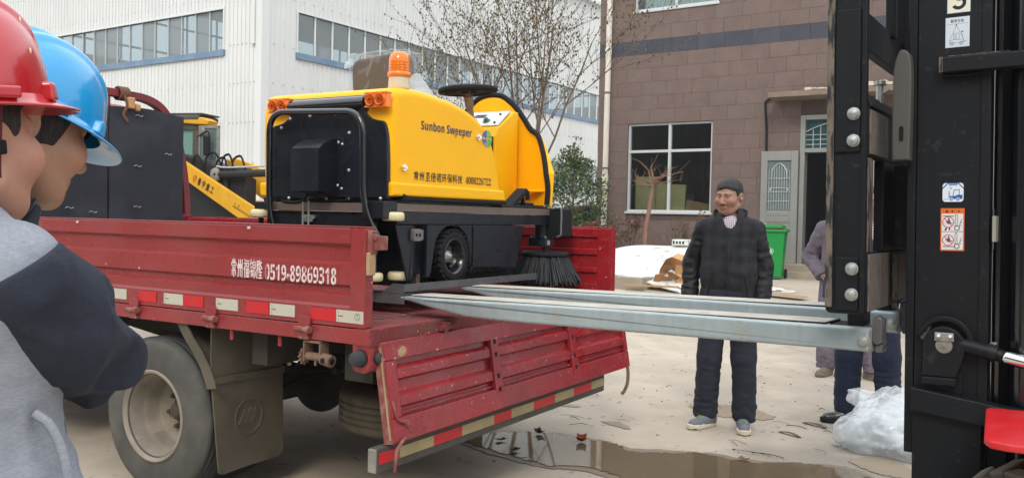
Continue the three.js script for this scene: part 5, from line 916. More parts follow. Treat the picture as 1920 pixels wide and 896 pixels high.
  // amber twin lamps
  for (const [x0, x1] of [[-3.492, -3.353], [-2.835, -2.702]]) {
    const lm = mesh('lamp', bx(x0, x1, 1.938, 2.006, ZR + 0.002, ZR + 0.042, 0.008, 3), M.amberSolid, t);
    for (const k of [0.28, 0.72]) { const cx = lerp(x0, x1, k); mesh('reflector', [lathe([[0.0, 0.002], [0.012, 0.004], [0.026, 0.012], [0.029, 0.014], [0.030, 0.0]], [cx, 1.972, ZR + 0.042], 'z', 24), ...Array.from({ length: 5 }, (_, q) => bx(-0.024, 0.024, -0.0025, 0.0025, 0, 0.011).rotateZ(q * 0.628).translate(cx, 1.972, ZR + 0.043))], M.amberDeep, lm); }
    mesh('bezel', [bx(x0 - 0.003, x1 + 0.003, 2.001, 2.009, ZR + 0.0, ZR + 0.046, 0.003), bx(x0 - 0.003, x1 + 0.003, 1.934, 1.942, ZR, ZR + 0.046, 0.003)], M.amber, lm);
  }
  // chassis
  mesh('chassis_rail', [bx(XF - 0.05, XF + 0.004, 1.437, 1.476, -4.93, ZR - 0.05, 0.002), bx(XB + 0.06, XF - 0.03, 1.432, 1.474, ZR - 0.012, ZR + 0.03, 0.002)], M.rail, t);
  mesh('deck', [bx(XB + 0.01, XF - 0.051, 1.44, 1.50, -4.95, ZR - 0.013, 0.004)], M.blackPanel, t);
  mesh('rear_corner', [bx(XF - 0.13, XF + 0.002, 1.40, 1.485, ZR - 0.052, ZR + 0.06, 0.006)], M.blackPanel, t);
  mesh('rear_skirt', [bx(XB + 0.06, XF - 0.10, 1.11, 1.431, ZR - 0.03, ZR + 0.01, 0.004)], M.blackPanel, t);
  mesh('side_member', [bx(XF - 0.06, XF, 1.375, 1.436, -4.93, ZR - 0.053, 0.003)], M.blackPanel, t);
  mesh('side_gusset', ext([[ZR - 0.055, 1.372], [ZR - 0.17, 1.07], [-3.50, 1.07], [-3.535, 1.11], [-3.535, 1.372]], 0.012, 'zy', XF - 0.012, 0.002), M.blackPanel, t);
  mesh('inner_body', [bx(XB + 0.08, XF - 0.08, 1.10, 1.43, -4.62, -3.62, 0.01), bx(XF - 0.35, XF - 0.045, 1.12, 1.37, -3.64, -3.54, 0.006)], M.blackPanel, t);
  const arch = [[-3.635, 1.372], [-3.635, 1.105], [-3.665, 1.105]].concat(circ(-3.86, 1.195, 0.178, 24, 32, 148).map(([z, y]) => [z, y]).sort((a, b) => b[0] - a[0]), [[-4.045, 1.105], [-4.052, 1.105], [-4.052, 1.372]]);
  mesh('wheel_arch', ext(arch, 0.014, 'zy', XF, 0.002), M.blackPanel, t);
  const door = mesh('side_door', ext([[-4.058, 1.372], [-4.06, 1.142], [-4.52, 1.125], [-4.612, 1.372]], 0.014, 'zy', XF + 0.004, 0.003), M.blackPanel, t);
  mesh('hinge', [1.345, 1.305, 1.185, 1.15].map((y) => bx(XF + 0.002, XF + 0.01, y - 0.012, y + 0.012, -4.066, -4.05, 0.003)), M.blackPanel, door);
  mesh('side_wall', bx(XB + 0.03, XB + 0.045, 1.11, 1.43, -4.6, ZR - 0.06), M.blackPanel, t);
  mesh('underframe', [bx(XB + 0.12, XF - 0.12, 1.06, 1.11, -4.7, -3.5, 0.01)], M.blackRubber, t);
  mesh('socket', [ext(roundRect(-3.572, -3.512, 1.29, 1.352, 0.01), 0.03, 'zy', XF + 0.012, 0.003), bx(XF - 0.02, XF + 0.008, 1.295, 1.347, -3.595, -3.566, 0.004)], std({ color: 0x6d6a6c, roughness: 0.6 }), t);
  mesh('socket_hole', [[-3.53, 1.322], [-3.556, 1.322]].map(([z, y]) => cyl([XF + 0.012, y, z], [XF + 0.0145, y, z], 0.008)), M.blackRubber, t);
  // drive wheels with lugged solid tyres
  const wheelAt = (x, s) => {
    const c = [x, 1.205, -3.872], R0 = 0.146;
    const w = mesh('wheel', lathe([[0.088, -0.052], [0.118, -0.056], [0.134, -0.05], [0.138, 0], [0.134, 0.05], [0.118, 0.056], [0.088, 0.052]], c, 'x', 48), M.blackRubber, t);
    const lug = []; for (let i = 0; i < 26; i++) for (const q of [-1, 1]) { const a = (i / 26) * Math.PI * 2 + (q > 0 ? 0 : 0.12), g = bx(-0.026, 0.026, 0, 0.013, -0.0115, 0.0115, 0.003, 1); g.rotateY(q * 0.3); g.translate(q * 0.03, R0 - 0.0125, 0); g.rotateX(a); lug.push(g.translate(...c)); }
    mesh('tread_lug', lug, M.blackRubber, w).userData.kind = 'stuff';
    const rm = mesh('rim', lathe([[0.0, -0.01 * s], [0.05, -0.01 * s], [0.07, 0.0], [0.076, 0.02 * s], [0.083, 0.046 * s], [0.092, 0.056 * s], [0.097, 0.05 * s], [0.092, 0.04 * s]], c, 'x', 48), M.blackGloss, w);
    mesh('hub_cap', [lathe([[0, 0.034 * s], [0.010, 0.032 * s], [0.014, 0.022 * s], [0.032, 0.016 * s], [0.035, 0.0]], [c[0], c[1], c[2]], 'x', 28)], M.zinc, rm);
    const nuts = []; for (let i = 0; i < 5; i++) { const a = i * 1.257 + 0.3; nuts.push(cyl([c[0] - 0.01 * s, c[1] + 0.053 * Math.sin(a), c[2] + 0.053 * Math.cos(a)], [c[0] + 0.014 * s, c[1] + 0.053 * Math.sin(a), c[2] + 0.053 * Math.cos(a)], 0.010, 0.009, 6)); }
    mesh('nut', nuts, M.darkSteel, rm);
  };
  wheelAt(-2.745, 1); wheelAt(-3.54, -1);
  mesh('front_wheel', lathe([[0.03, -0.04], [0.11, -0.045], [0.128, -0.03], [0.13, 0], [0.128, 0.03], [0.11, 0.045], [0.03, 0.04]], [-3.15, 1.18, -4.78], 'x', 32), M.blackRubber, t);
  mesh('link', bx(-2.79, -2.755, 1.04, 1.12, -3.655, -3.625, 0.003), M.rust, t);
  // cream guide rollers
  for (const [x, y, z] of [[-2.715, 1.412, -3.375], [-3.535, 1.412, -3.295], [-2.83, 1.112, -3.36], [-2.79, 1.112, -3.52]]) { const r = mesh('guide_roller', lathe([[0, -0.022], [0.045, -0.022], [0.054, -0.016], [0.056, 0], [0.054, 0.016], [0.045, 0.022], [0, 0.022]], [x, y, z], 'y', 28), M.cream, t); }
  mesh('roller_bracket', [bx(-3.56, -3.46, 1.436, 1.475, -3.36, -3.27, 0.004), cyl([-3.535, 1.36, -3.295], [-3.535, 1.40, -3.295], 0.014)], M.blackPanel, t);
  // latch with rods on the rear skirt
  mesh('latch', [cyl([-3.245, 1.36, ZR + 0.03], [-3.245, 1.478, ZR + 0.03], 0.006, 0.006, 8), cyl([-3.205, 1.36, ZR + 0.03], [-3.205, 1.482, ZR + 0.03], 0.006, 0.006, 8), bx(-3.24, -3.185, 1.375, 1.412, ZR + 0.011, ZR + 0.03, 0.004), cyl([-3.178, 1.40, ZR + 0.012], [-3.178, 1.40, ZR + 0.03], 0.012), cyl([-3.23, 1.40, ZR + 0.012], [-3.23, 1.40, ZR + 0.034], 0.012)], M.zinc, t);
  // front corner guard, broom drive and side broom
  mesh('corner_guard', [ext([[-4.93, 1.30], [-4.93, 1.482], [-5.06, 1.482], [-5.085, 1.47], [-5.09, 1.33], [-5.07, 1.305], [-5.04, 1.30]], 0.12, 'zy', XF + 0.085, 0.012, 3)], M.blackRubber, t);
  mesh('guard_edge', tube([[XF + 0.055, 1.482, -4.926], [XF + 0.086, 1.478, -4.926], [XF + 0.088, 1.36, -4.926], [XF + 0.086, 1.315, -4.926], [XF + 0.06, 1.302, -4.926]], 0.006, 24, 6), std({ color: 0x6a6d70, roughness: 0.6 }), t);
  const bc = [-2.745, 0, -4.96];
  const bd = mesh('broom_drive', [cyl([bc[0] - 0.02, 1.292, bc[2]], [bc[0] - 0.02, 1.437, bc[2]], 0.052, 0.052, 28), bx(bc[0] - 0.09, bc[0] + 0.04, 1.238, 1.295, bc[2] - 0.06, bc[2] + 0.06, 0.005), cyl([bc[0], 1.2, bc[2]], [bc[0], 1.24, bc[2]], 0.014)], std({ color: 0x1d2b34, roughness: 0.45 }), t);
  mesh('drive_label', bx(bc[0] + 0.0402, bc[0] + 0.0412, 1.25, 1.278, bc[2] + 0.005, bc[2] + 0.04), M.reflectWhite, bd);
  mesh('bolt', [[-0.07, 0.05], [0.03, 0.05], [0.03, -0.05]].map(([x, z]) => cyl([bc[0] + x, 1.294, bc[2] + z], [bc[0] + x, 1.306, bc[2] + z], 0.006)), M.silver, bd);
  const br = mesh('side_broom', lathe([[0, 1.205], [0.145, 1.205], [0.156, 1.198], [0.158, 1.182], [0.15, 1.176], [0, 1.176]], [bc[0], 0, bc[2]], 'y', 48), M.blackRubber, t);
  const bristle = []; seedState = 701;
  for (let i = 0; i < 520; i++) { const a = rnd() * Math.PI * 2, r0 = rr(0.118, 0.148), fl = rr(0.19, 0.240), b = a + rr(-0.06, 0.06), y1 = 1.002 + rr(0, 0.03) + (fl < 0.22 ? -0.01 : 0); bristle.push(cyl([bc[0] + r0 * Math.cos(a), 1.178, bc[2] + r0 * Math.sin(a)], [bc[0] + fl * Math.cos(b), y1, bc[2] + fl * Math.sin(b)], 0.0042, 0.0052, 4, true)); }
  mesh('bristles', bristle, std({ color: 0x23272c, roughness: 0.6 }), br).userData.kind = 'stuff';
  mesh('bristle_core', lathe([[0.11, 1.178], [0.19, 1.0], [0.02, 1.0]], [bc[0], 0, bc[2]], 'y', 32), M.blackRubber, br);
  // cowl in front of the driver: a curved shield open towards the seat
  const cw = [[-2.70, 1.50], [-2.70, 1.62], [-2.735, 1.755], [-2.785, 1.868], [-2.838, 1.955], [-2.905, 1.995], [-2.965, 2.065], [-3.03, 2.14], [-3.095, 2.195], [-3.16, 2.232], [-3.26, 2.238], [-3.34, 2.212], [-3.41, 2.14], [-3.46, 2.05], [-3.52, 1.96], [-3.575, 1.85], [-3.585, 1.70], [-3.585, 1.50]];
  const cs = smoothPts(cw, 110);
  const sh = (pts) => pts.concat([[-2.712, 1.495]]).reverse();
  // front wall bulging forward, with wings that reach back along both sides
  const cowlGeo = (() => {
    const nu = 60, nv = 22, pos = [], idx = [];
    const topAt = (x) => { for (let i = 1; i < cs.length; i++) if ((cs[i - 1][0] - x) * (cs[i][0] - x) <= 0 && cs[i][1] > 1.52) return lerp(cs[i - 1][1], cs[i][1], (x - cs[i - 1][0]) / (cs[i][0] - cs[i - 1][0] + 1e-9)); return 1.6; };
    for (const s of [0, 1]) for (let j = 0; j <= nv; j++) for (let i = 0; i <= nu; i++) {
      const q = i / nu, x = lerp(-2.715, -3.575, q), e = Math.abs(q - 0.5) * 2, y1 = topAt(clamp(x, -3.57, -2.72)), v = j / nv, y = lerp(1.50, y1, v);
      const z = -4.90 - 0.13 * (1 - Math.pow(e, 3.2)) - 0.02 * v + (s ? -0.035 : 0); pos.push(x + (s ? (q < 0.5 ? 0.03 : -0.03) * Math.pow(e, 6) : 0), y, z);
    }
    const W = nu + 1, N = W * (nv + 1);
    for (let j = 0; j < nv; j++) for (let i = 0; i < nu; i++) { const a = j * W + i; idx.push(a, a + 1, a + W, a + 1, a + W + 1, a + W, N + a, N + a + W, N + a + 1, N + a + 1, N + a + W, N + a + W + 1); }
    for (let i = 0; i < nu; i++) { const a = nv * W + i; idx.push(a, a + 1, N + a, a + 1, N + a + 1, N + a); }
    for (let j = 0; j < nv; j++) { const a = j * W, b = a + nu; idx.push(a, a + W, N + a, a + W, N + a + W, N + a, b, N + b, b + W, b + W, N + b, N + b + W); }
    const g = new THREE.BufferGeometry(); g.setAttribute('position', new THREE.Float32BufferAttribute(pos, 3)); g.setIndex(idx); g.computeVertexNormals(); return g;
  })();
  const cowl = mesh('cowl', cowlGeo, M.yellow, t);
  const trimPath = cs.map(([x, y]) => { const e = Math.abs((x + 3.145) / 0.43); return V(x, y + 0.004, -4.895 - 0.13 * (1 - Math.pow(Math.min(1, e), 3.2)) - 0.03 * ((y - 1.5) / 0.74)); });
  mesh('cowl_trim', new THREE.TubeGeometry(new THREE.CatmullRomCurve3(trimPath), 160, 0.018, 8), M.blackRubber, cowl);
  mesh('cowl_step', bx(-2.95, -2.73, 1.585, 1.60, -4.99, -4.925, 0.004), M.yellow, cowl);
  mesh('foot_deck', bx(XB + 0.05, XF - 0.01, 1.478, 1.492, -4.93, -4.36, 0.003), M.blackPanel, t);
  mesh('seat_box', bx(XB + 0.05, XF - 0.02, 1.50, 1.90, -4.20, -4.0, 0.02), M.yellow, hood);
  // console with dials, steering column and wheel
  const cons = mesh('console', [ext([[-4.72, 1.50], [-4.72, 1.93], [-4.745, 1.985], [-4.94, 2.11], [-5.0, 2.11], [-5.0, 1.50]], 0.36, 'zy', -2.985, 0.012, 3)], M.yellow, t);
  const pm = new THREE.Matrix4().makeTranslation(-3.165, 2.052, -4.838).multiply(new THREE.Matrix4().makeRotationX(-0.95));
  const pp = (g) => [].concat(g).map((q) => flat(q).applyMatrix4(pm));
  const pan = mesh('control_panel', pp(bx(-0.165, 0.165, -0.085, 0.085, 0.002, 0.007, 0.003)), std({ color: 0xc9ccc9, roughness: 0.4 }), cons);
  mesh('display', pp(bx(-0.075, 0.015, 0.012, 0.055, 0.007, 0.0085)), std({ color: 0x23282a, roughness: 0.2 }), pan);
  mesh('knob', pp([-0.045, 0.055].flatMap((x) => [cyl([x, -0.035, 0.007], [x, -0.035, 0.012], 0.026, 0.026, 24), cyl([x, -0.035, 0.012], [x, -0.035, 0.032], 0.017, 0.014, 20)])), std({ color: 0x33685e, roughness: 0.4 }), pan);
  mesh('switch', pp([cyl([0.12, 0.045, 0.007], [0.12, 0.045, 0.016], 0.008), cyl([-0.12, 0.045, 0.007], [-0.12, 0.045, 0.016], 0.008), cyl([0.13, -0.06, 0.007], [0.13, -0.06, 0.016], 0.008), bx(-0.05, 0.0, 0.022, 0.045, 0.0085, 0.009)]), M.darkSteel, pan);
  mesh('panel_edge', pp([bx(-0.172, 0.172, 0.085, 0.094, 0, 0.008, 0.002), bx(-0.172, 0.172, -0.094, -0.085, 0, 0.008, 0.002), bx(0.165, 0.172, -0.085, 0.085, 0, 0.008, 0.002)]), M.silver, pan);
  mesh('glove_slot', bx(-3.12, -3.0, 1.80, 1.93, -4.721, -4.712, 0.004), M.blackGloss, cons);
  const sw = new THREE.Matrix4().makeTranslation(-2.978, 2.172, -4.39).multiply(new THREE.Matrix4().makeRotationX(0.05)).multiply(new THREE.Matrix4().makeRotationZ(0.03));
  const swheel = mesh('steering_wheel', [new THREE.TorusGeometry(0.160, 0.019, 14, 48).rotateX(Math.PI / 2), bx(-0.15, 0.15, -0.012, 0.012, -0.03, 0.03, 0.01), bx(-0.03, 0.03, -0.012, 0.012, 0, 0.15, 0.01), cyl([0, -0.02, 0], [0, 0.016, 0], 0.05, 0.044, 24)].map((g) => flat(g).applyMatrix4(sw)), M.blackRubber, t);
  mesh('steering_column', [cyl([-2.978, 2.16, -4.39], [-2.99, 1.92, -4.47], 0.020, 0.022, 16), cyl([-2.979, 2.14, -4.395], [-2.981, 2.08, -4.415], 0.028, 0.026, 16)], std({ color: 0x7d7064, roughness: 0.6 }), t);
  const pd = mesh('pedal', ext([[-4.52, 1.493], [-4.70, 1.60], [-4.715, 1.592], [-4.715, 1.572], [-4.56, 1.48]], 0.075, 'zy', -2.735, 0.004), M.blackRubber, t);
  mesh('pedal_arm', [cyl([-2.77, 1.49, -4.72], [-2.77, 1.57, -4.695], 0.014), cyl([-2.74, 1.53, -4.72], [-2.74, 1.585, -4.71], 0.014), bx(-2.80, -2.73, 1.492, 1.512, -4.78, -4.68, 0.003)], M.blackRubber, pd);
  // beacon
  const bx0 = -2.772, bz = -3.475, by = 2.043;
  const bcn = mesh('beacon_base', [lathe([[0, 0], [0.052, 0], [0.054, 0.006], [0.052, 0.058], [0.05, 0.064], [0, 0.064]], [bx0, by, bz], 'y', 32)], M.creamPlastic, t);
  mesh('beacon_ring', lathe([[0.05, 0.06], [0.058, 0.062], [0.060, 0.072], [0.058, 0.082], [0.053, 0.086]], [bx0, by, bz], 'y', 32), M.amberSolid, bcn);
  mesh('beacon_dome', lathe([[0.053, 0.08], [0.053, 0.135], [0.051, 0.155], [0.043, 0.174], [0.028, 0.186], [0.012, 0.190], [0, 0.1905]], [bx0, by, bz], 'y', 36), M.amber, bcn);
  mesh('beacon_lens', [lathe([[0, 0.07], [0.034, 0.07], [0.034, 0.12], [0.028, 0.15], [0, 0.16]], [bx0, by, bz], 'y', 24), ...[0.09, 0.104, 0.118, 0.132].map((y) => new THREE.TorusGeometry(0.0528, 0.0016, 6, 32).rotateX(Math.PI / 2).translate(bx0, by + y, bz))], M.amberDeep, bcn);
  // seat back wrapped in clear film
  const st = mesh('seat', [ext(smoothPts([[-3.30, 2.02], [-3.322, 2.15], [-3.31, 2.262], [-3.2, 2.28], [-2.98, 2.288], [-2.95, 2.26], [-2.945, 2.02]], 40), 0.09, 'xy', -3.74, 0.022, 4), bx(-3.3, -2.95, 1.98, 2.06, -4.15, -3.75, 0.03)], std({ color: 0x4f3c2c, roughness: 0.55, bumpMap: fineBump, bumpScale: 0.001 }), t);
  mesh('seat_strap', [bx(-3.02, -3.005, 2.03, 2.28, -3.74, -3.735).rotateZ(0)], M.rust, st);
  const film = nets((p) => { const q = [p[0] + 3.135, p[1] - 2.15, p[2] + 3.80]; const bx_ = Math.max(Math.abs(q[0]) - 0.175, Math.abs(q[1]) - 0.125, Math.abs(q[2]) - 0.055) - 0.024; return bx_ + 0.022 * (fbm3(p[0] * 14, p[1] * 5, p[2] * 14) - 0.5) + 0.014 * (fbm3(p[0] * 40, p[1] * 22, p[2] * 40, 2) - 0.5); }, [-3.40, 2.0, -3.95], [-2.87, 2.34, -3.66], 0.011);
  const wrapM = phys({ color: 0xf4f8fa, roughness: 0.08, transmission: 0.94, thickness: 0, ior: 1.45 });
  mesh('plastic_wrap', film, wrapM, st);
  mesh('plastic_tail', [patch([[-2.945, 2.16, -3.72], [-2.92, 2.19, -3.84], [-2.83, 2.05, -3.86], [-2.9, 2.04, -3.70]], 14, 14, 0.0015, (u, v) => 0.03 * (fbm3(u * 4, v * 5, 1) - 0.5)), patch([[-3.36, 2.26, -3.73], [-3.30, 2.29, -3.72], [-3.28, 2.24, -3.715], [-3.34, 2.22, -3.70]], 8, 6, 0.0015, (u, v) => 0.03 * (fbm3(u * 5, v * 5, 4) - 0.5))], phys({ color: 0xe6ecef, roughness: 0.3, transmission: 0.75, thickness: 0 }), st);
  // lettering on the flank, which faces the tail of the truck
  const put = (name, tx, w, h, z, y) => decal(name, tx, w, h, [XF + 0.0018, y, z], Math.PI / 2, hood, { rough: 0.35 });
  put('brand_lettering', canvasTex(1024, 160, (g, w, h) => {
    g.clearRect(0, 0, w, h); g.fillStyle = '#1b2450'; g.font = 'bold 128px sans-serif'; g.save(); g.translate(8, 108); g.scale(0.98, 1);
    const tw = g.measureText('Sunbon Sweeper').width; g.scale(990 / tw, 1); g.fillText('Sunbon Sweeper', 0, 0); g.restore();
    g.fillStyle = '#7fae1e'; g.beginPath(); g.moveTo(628, 128); g.lineTo(652, 96); g.lineTo(676, 128); g.closePath(); g.fill(); g.beginPath(); g.arc(652, 126, 15, 0, 7); g.fill();
  }), 0.485, 0.076, -3.802, 1.866);
  put('company_lettering', canvasTex(2048, 160, (g, w, h) => {
    g.clearRect(0, 0, w, h); g.strokeStyle = g.fillStyle = '#3b1f08';
    hanzi(g, '常州圣倍诺环保科技', 8, 16, 116, 124, 13, 1.16);
    g.font = 'bold 150px serif'; g.save(); g.translate(1290, 134); const tw = g.measureText('4008226722').width; g.scale(720 / tw, 1); g.fillText('4008226722', 0, 0); g.restore();
  }), 0.735, 0.0575, -3.876, 1.617);
  put('round_emblem', canvasTex(256, 256, (g) => {
    g.clearRect(0, 0, 256, 256); g.save(); g.beginPath(); g.ellipse(128, 128, 118, 124, 0, 0, 7); g.clip();
    g.fillStyle = '#1d5fae'; g.fillRect(0, 0, 122, 256); g.fillStyle = '#4fae35'; g.fillRect(134, 0, 122, 256);
    g.fillStyle = '#f4aa06'; g.fillRect(122, 0, 12, 256); g.fillRect(0, 112, 76, 12); g.fillRect(20, 128, 110, 12); g.fillRect(134, 118, 122, 12); g.fillRect(70, 180, 14, 80); g.fillRect(96, 196, 12, 60); g.fillRect(150, 40, 46, 9); g.fillRect(150, 66, 70, 9);
    g.restore();
  }), 0.108, 0.098, -4.178, 1.858);
}
{ // steel transport frame under the sweeper, lying on the fork sleeves
  const t = thing('steel_frame', 'grey angle iron transport frame under the sweeper resting on the forks', 'frame', [-2.7, 1.0, -4.1]);
  mesh('side_rail', [ext([[-3.412, 1.045], [-3.412, 1.082], [-4.72, 1.082], [-4.72, 1.045]], 0.006, 'zy', -2.664), bx(-2.76, -2.6645, 1.045, 1.052, -4.72, -3.413)], M.steelGrey, t);
  mesh('mitre_end', ext([[-2.664, 1.083], [-2.664, 1.036], [-2.80, 1.036], [-2.735, 1.083]], 0.006, 'xy', -3.405), M.steelGrey, t);
  mesh('end_rail', [bx(-3.66, -2.664, 0.985, 1.034, -3.412, -3.405), bx(-3.66, -2.664, 1.029, 1.035, -3.48, -3.413)], M.steelGrey, t);
  mesh('side_rail', [bx(-3.64, -3.55, 1.045, 1.052, -4.72, -3.482), bx(-3.646, -3.6405, 1.045, 1.082, -4.72, -3.482)], M.steelGrey, t);
  mesh('cross_rail', [-3.85, -4.35, -4.70].map((z) => bx(-3.639, -2.765, 1.036, 1.044, z - 0.03, z + 0.03)), M.steelGrey, t);
}

// ---------------------------------------------------------------- wheel loader behind the truck
{
  const t = thing('wheel_loader', 'yellow wheel loader with raised lift arms parked behind the truck', 'wheel loader', [-10.1, 0.05, -8.52]);
  t.rotation.y = R(18);
  const MX = new THREE.Matrix4().makeScale(0.77, 1, 0.85).multiply(new THREE.Matrix4().makeTranslation(10.1, -0.05, 8.523)), put = (n, gs, m, p = t, o = {}) => mesh(n, [].concat(gs).map((g) => flat(g).applyMatrix4(MX)), m, p, { local: true, ...o });
  const zn = -8.523, zf = -9.68;
  const armP = (dx) => [[-11.0 + dx, 2.22], [-10.72 + dx, 2.125], [-9.0 + dx, 1.36], [-8.72 + dx, 1.22], [-8.78 + dx, 1.02], [-9.2 + dx, 1.14], [-10.62 + dx, 1.82], [-11.0 + dx, 1.98]];
  const arm = put('lift_arm', ext(armP(0), 0.09, 'xy', zn, 0.012), M.yellowOld, t);
  put('lift_arm', [ext(armP(0.44), 0.09, 'xy', zf + 0.09, 0.012)], M.yellowOld, t);
  put('arm_link', [ext([[-10.12, 2.22], [-9.6, 2.10], [-8.9, 1.78], [-8.95, 1.62], [-9.6, 1.9], [-10.1, 2.02]], 0.1, 'xy', -9.05, 0.01)], M.yellowOld, t);
  put('cross_tube', cyl([-9.75, 1.5, zf + 0.1], [-9.75, 1.5, zn - 0.1], 0.09), M.yellowOld, t);
  put('cylinder', [cyl([-10.12, 1.945, -8.72], [-8.95, 1.98, -8.72], 0.055, 0.055, 18), cyl([-9.06, 1.976, -8.72], [-8.86, 1.98, -8.72], 0.066, 0.066, 18)], M.darkSteel, t);
  put('cylinder_eye', [lathe([[0.02, -0.05], [0.09, -0.05], [0.1, 0], [0.09, 0.05], [0.02, 0.05]], [-10.19, 1.945, -8.72], 'z', 24)], M.bumperEnd, t);
  put('hydraulic_line', [tube([[-10.15, 2.06, -8.68], [-9.9, 2.045, -8.68], [-9.1, 2.075, -8.68], [-9.05, 2.08, -8.68]], 0.014, 24, 6), tube([[-9.08, 2.1, -8.69], [-9.06, 2.02, -8.7]], 0.02, 6, 6)], M.silver, t);
  put('hose', [[-10.72, -10.5, 2.22], [-10.46, -10.12, 2.26], [-10.14, -9.86, 2.24], [-9.94, -9.62, 2.22], [-10.3, -9.98, 2.2]].map(([a, b, h], i) => tube([[a, 1.98, -8.75 - i * 0.03], [a + 0.03, h - 0.06, -8.75 - i * 0.03], [(a + b) / 2, h, -8.76 - i * 0.03], [b - 0.03, h - 0.1, -8.76], [b + 0.04, 1.96, -8.72]], 0.018, 26, 7)), M.blackRubber, t);
  put('pivot_tower', [ext([[-11.0, 0.9], [-11.0, 2.25], [-10.75, 2.2], [-10.1, 2.05], [-9.7, 1.0]], 0.7, 'xy', -8.78, 0.02), bx(-10.0, -9.65, 1.2, 2.05, -9.2, -8.85, 0.02)], M.darkSteel, t);
  const cab = put('cab', [bx(-12.220, -12.120, 1.3, 2.72, -9.02, -8.94), bx(-11.490, -11.370, 1.3, 2.72, -9.02, -8.94, 0.01), bx(-10.850, -10.710, 1.3, 2.72, -9.02, -8.94, 0.01), bx(-12.220, -10.710, 2.6, 2.74, -9.03, -8.93, 0.01), bx(-12.220, -10.710, 1.1, 1.5, -9.02, -8.94), bx(-12.220, -12.120, 1.3, 2.72, -9.48, -9.40), bx(-10.810, -10.710, 1.3, 2.72, -9.48, -9.40), bx(-12.220, -10.710, 1.1, 1.5, -9.48, -9.40), bx(-10.810, -10.710, 1.1, 1.55, -9.40, -9.02), bx(-10.810, -10.710, 2.6, 2.72, -9.40, -9.02)], M.bumperGrey, t);
  put('cab_roof', [bx(-12.370, -10.670, 2.74, 2.82, -9.5, -8.86, 0.03), bx(-12.270, -10.620, 2.825, 2.85, -9.45, -8.9, 0.01)], M.bumperGrey, cab);
  put('roof_visor', ext([[-11.270, 2.80], [-10.590, 2.78], [-10.450, 2.73], [-10.490, 2.67], [-11.070, 2.70], [-11.320, 2.75]], 0.3, 'xy', -8.87, 0.02), M.yellowOld, cab);
  put('cab_window', [bx(-11.370, -10.850, 1.5, 2.6, -8.985, -8.975), bx(-12.120, -11.490, 1.5, 2.6, -8.985, -8.975), bx(-10.770, -10.760, 1.55, 2.6, -9.40, -9.02)], phys({ color: 0x9fc2ba, roughness: 0.1, transmission: 0.65, thickness: 0 }), cab);
  put('cab_door', [bx(-10.670, -10.640, 1.5, 2.64, -8.9, -8.87, 0.006), bx(-10.270, -10.230, 1.5, 2.66, -8.9, -8.87, 0.006), bx(-10.670, -10.230, 2.62, 2.66, -8.9, -8.87, 0.006), bx(-10.670, -10.230, 1.5, 1.54, -8.9, -8.87, 0.006), bx(-10.660, -10.240, 2.06, 2.085, -8.895, -8.875)], M.bumperEnd, cab);
  put('door_pane', bx(-10.640, -10.270, 1.54, 2.62, -8.888, -8.882), phys({ color: 0xb7c6c8, roughness: 0.08, transmission: 0.8, thickness: 0 }), cab);
  const mir = put('mirror', bx(-10.490, -10.360, 2.22, 2.50, -8.80, -8.74, 0.02), M.blackRubber, t);
  put('mirror_arm', [bentTube([[-10.710, 2.50, -8.9], [-10.420, 2.58, -8.78], [-10.370, 2.52, -8.77], [-10.380, 2.3, -8.77]], 0.013, 0.05), cyl([-10.590, 2.54, -8.86], [-10.590, 2.62, -8.88], 0.01)], M.blackRubber, mir);
  put('work_lamp', [lathe([[0, -0.05], [0.06, -0.04], [0.085, 0.04], [0, 0.05]], [-10.590, 2.58, -8.92], 'x', 20)], M.bumperEnd, t);
  put('beacon', lathe([[0, 0], [0.05, 0], [0.05, 0.05], [0.03, 0.08], [0, 0.085]], [-10.490, 2.08, -8.95], 'y', 18), M.amberSolid, t);
  put('engine_hood', bx(-14.2, -12.45, 0.9, 1.9, -9.85, -8.85, 0.12, 4), M.yellowOld, t);
  put('frame', [bx(-14.2, -9.4, 0.6, 0.95, -9.6, -9.1, 0.03), bx(-9.75, -9.5, 0.5, 1.3, -9.5, -9.0)], M.darkSteel, t);
  for (const [x, z] of [[-13.2, -8.75], [-13.2, -9.95], [-10.3, -8.75], [-10.3, -9.95]]) { const w = put('tyre', lathe([[0.25, -0.15], [0.42, -0.17], [0.52, -0.14], [0.54, 0], [0.52, 0.14], [0.42, 0.17], [0.25, 0.15]], [x, 0.6, z], 'z', 32), M.tread, t); put('rim', lathe([[0, -0.1], [0.25, -0.15], [0.25, 0.15], [0, 0.1]], [x, 0.6, z], 'z', 24), M.yellowOld, w); }
  put('bucket', ext(smoothPts([[-8.75, 1.2], [-8.9, 0.8], [-8.7, 0.5], [-8.1, 0.45]], 20).concat([[-8.12, 0.5], [-8.66, 0.55], [-8.84, 0.82], [-8.7, 1.2]]), 1.9, 'xy', -8.15, 0), M.yellowOld, t);
  // lettering on the near arm, slanting with it
  const dg = canvasTex(1024, 160, (g, w, h) => { g.clearRect(0, 0, w, h); g.fillStyle = '#a32a18'; g.beginPath(); g.arc(78, 70, 58, 0, 7); g.fill(); g.strokeStyle = '#e8b41c'; g.lineWidth = 12; g.beginPath(); g.arc(78, 52, 22, 0.3, 4.6); g.stroke(); g.beginPath(); g.arc(78, 92, 22, 3.4, 7.8); g.stroke(); g.fillStyle = '#8a3020'; g.font = 'bold 24px sans-serif'; g.fillRect(40, 138, 78, 10); g.strokeStyle = '#3a200c'; hanzi(g, '鲁宇重工', 190, 10, 120, 130, 19, 1.32); });
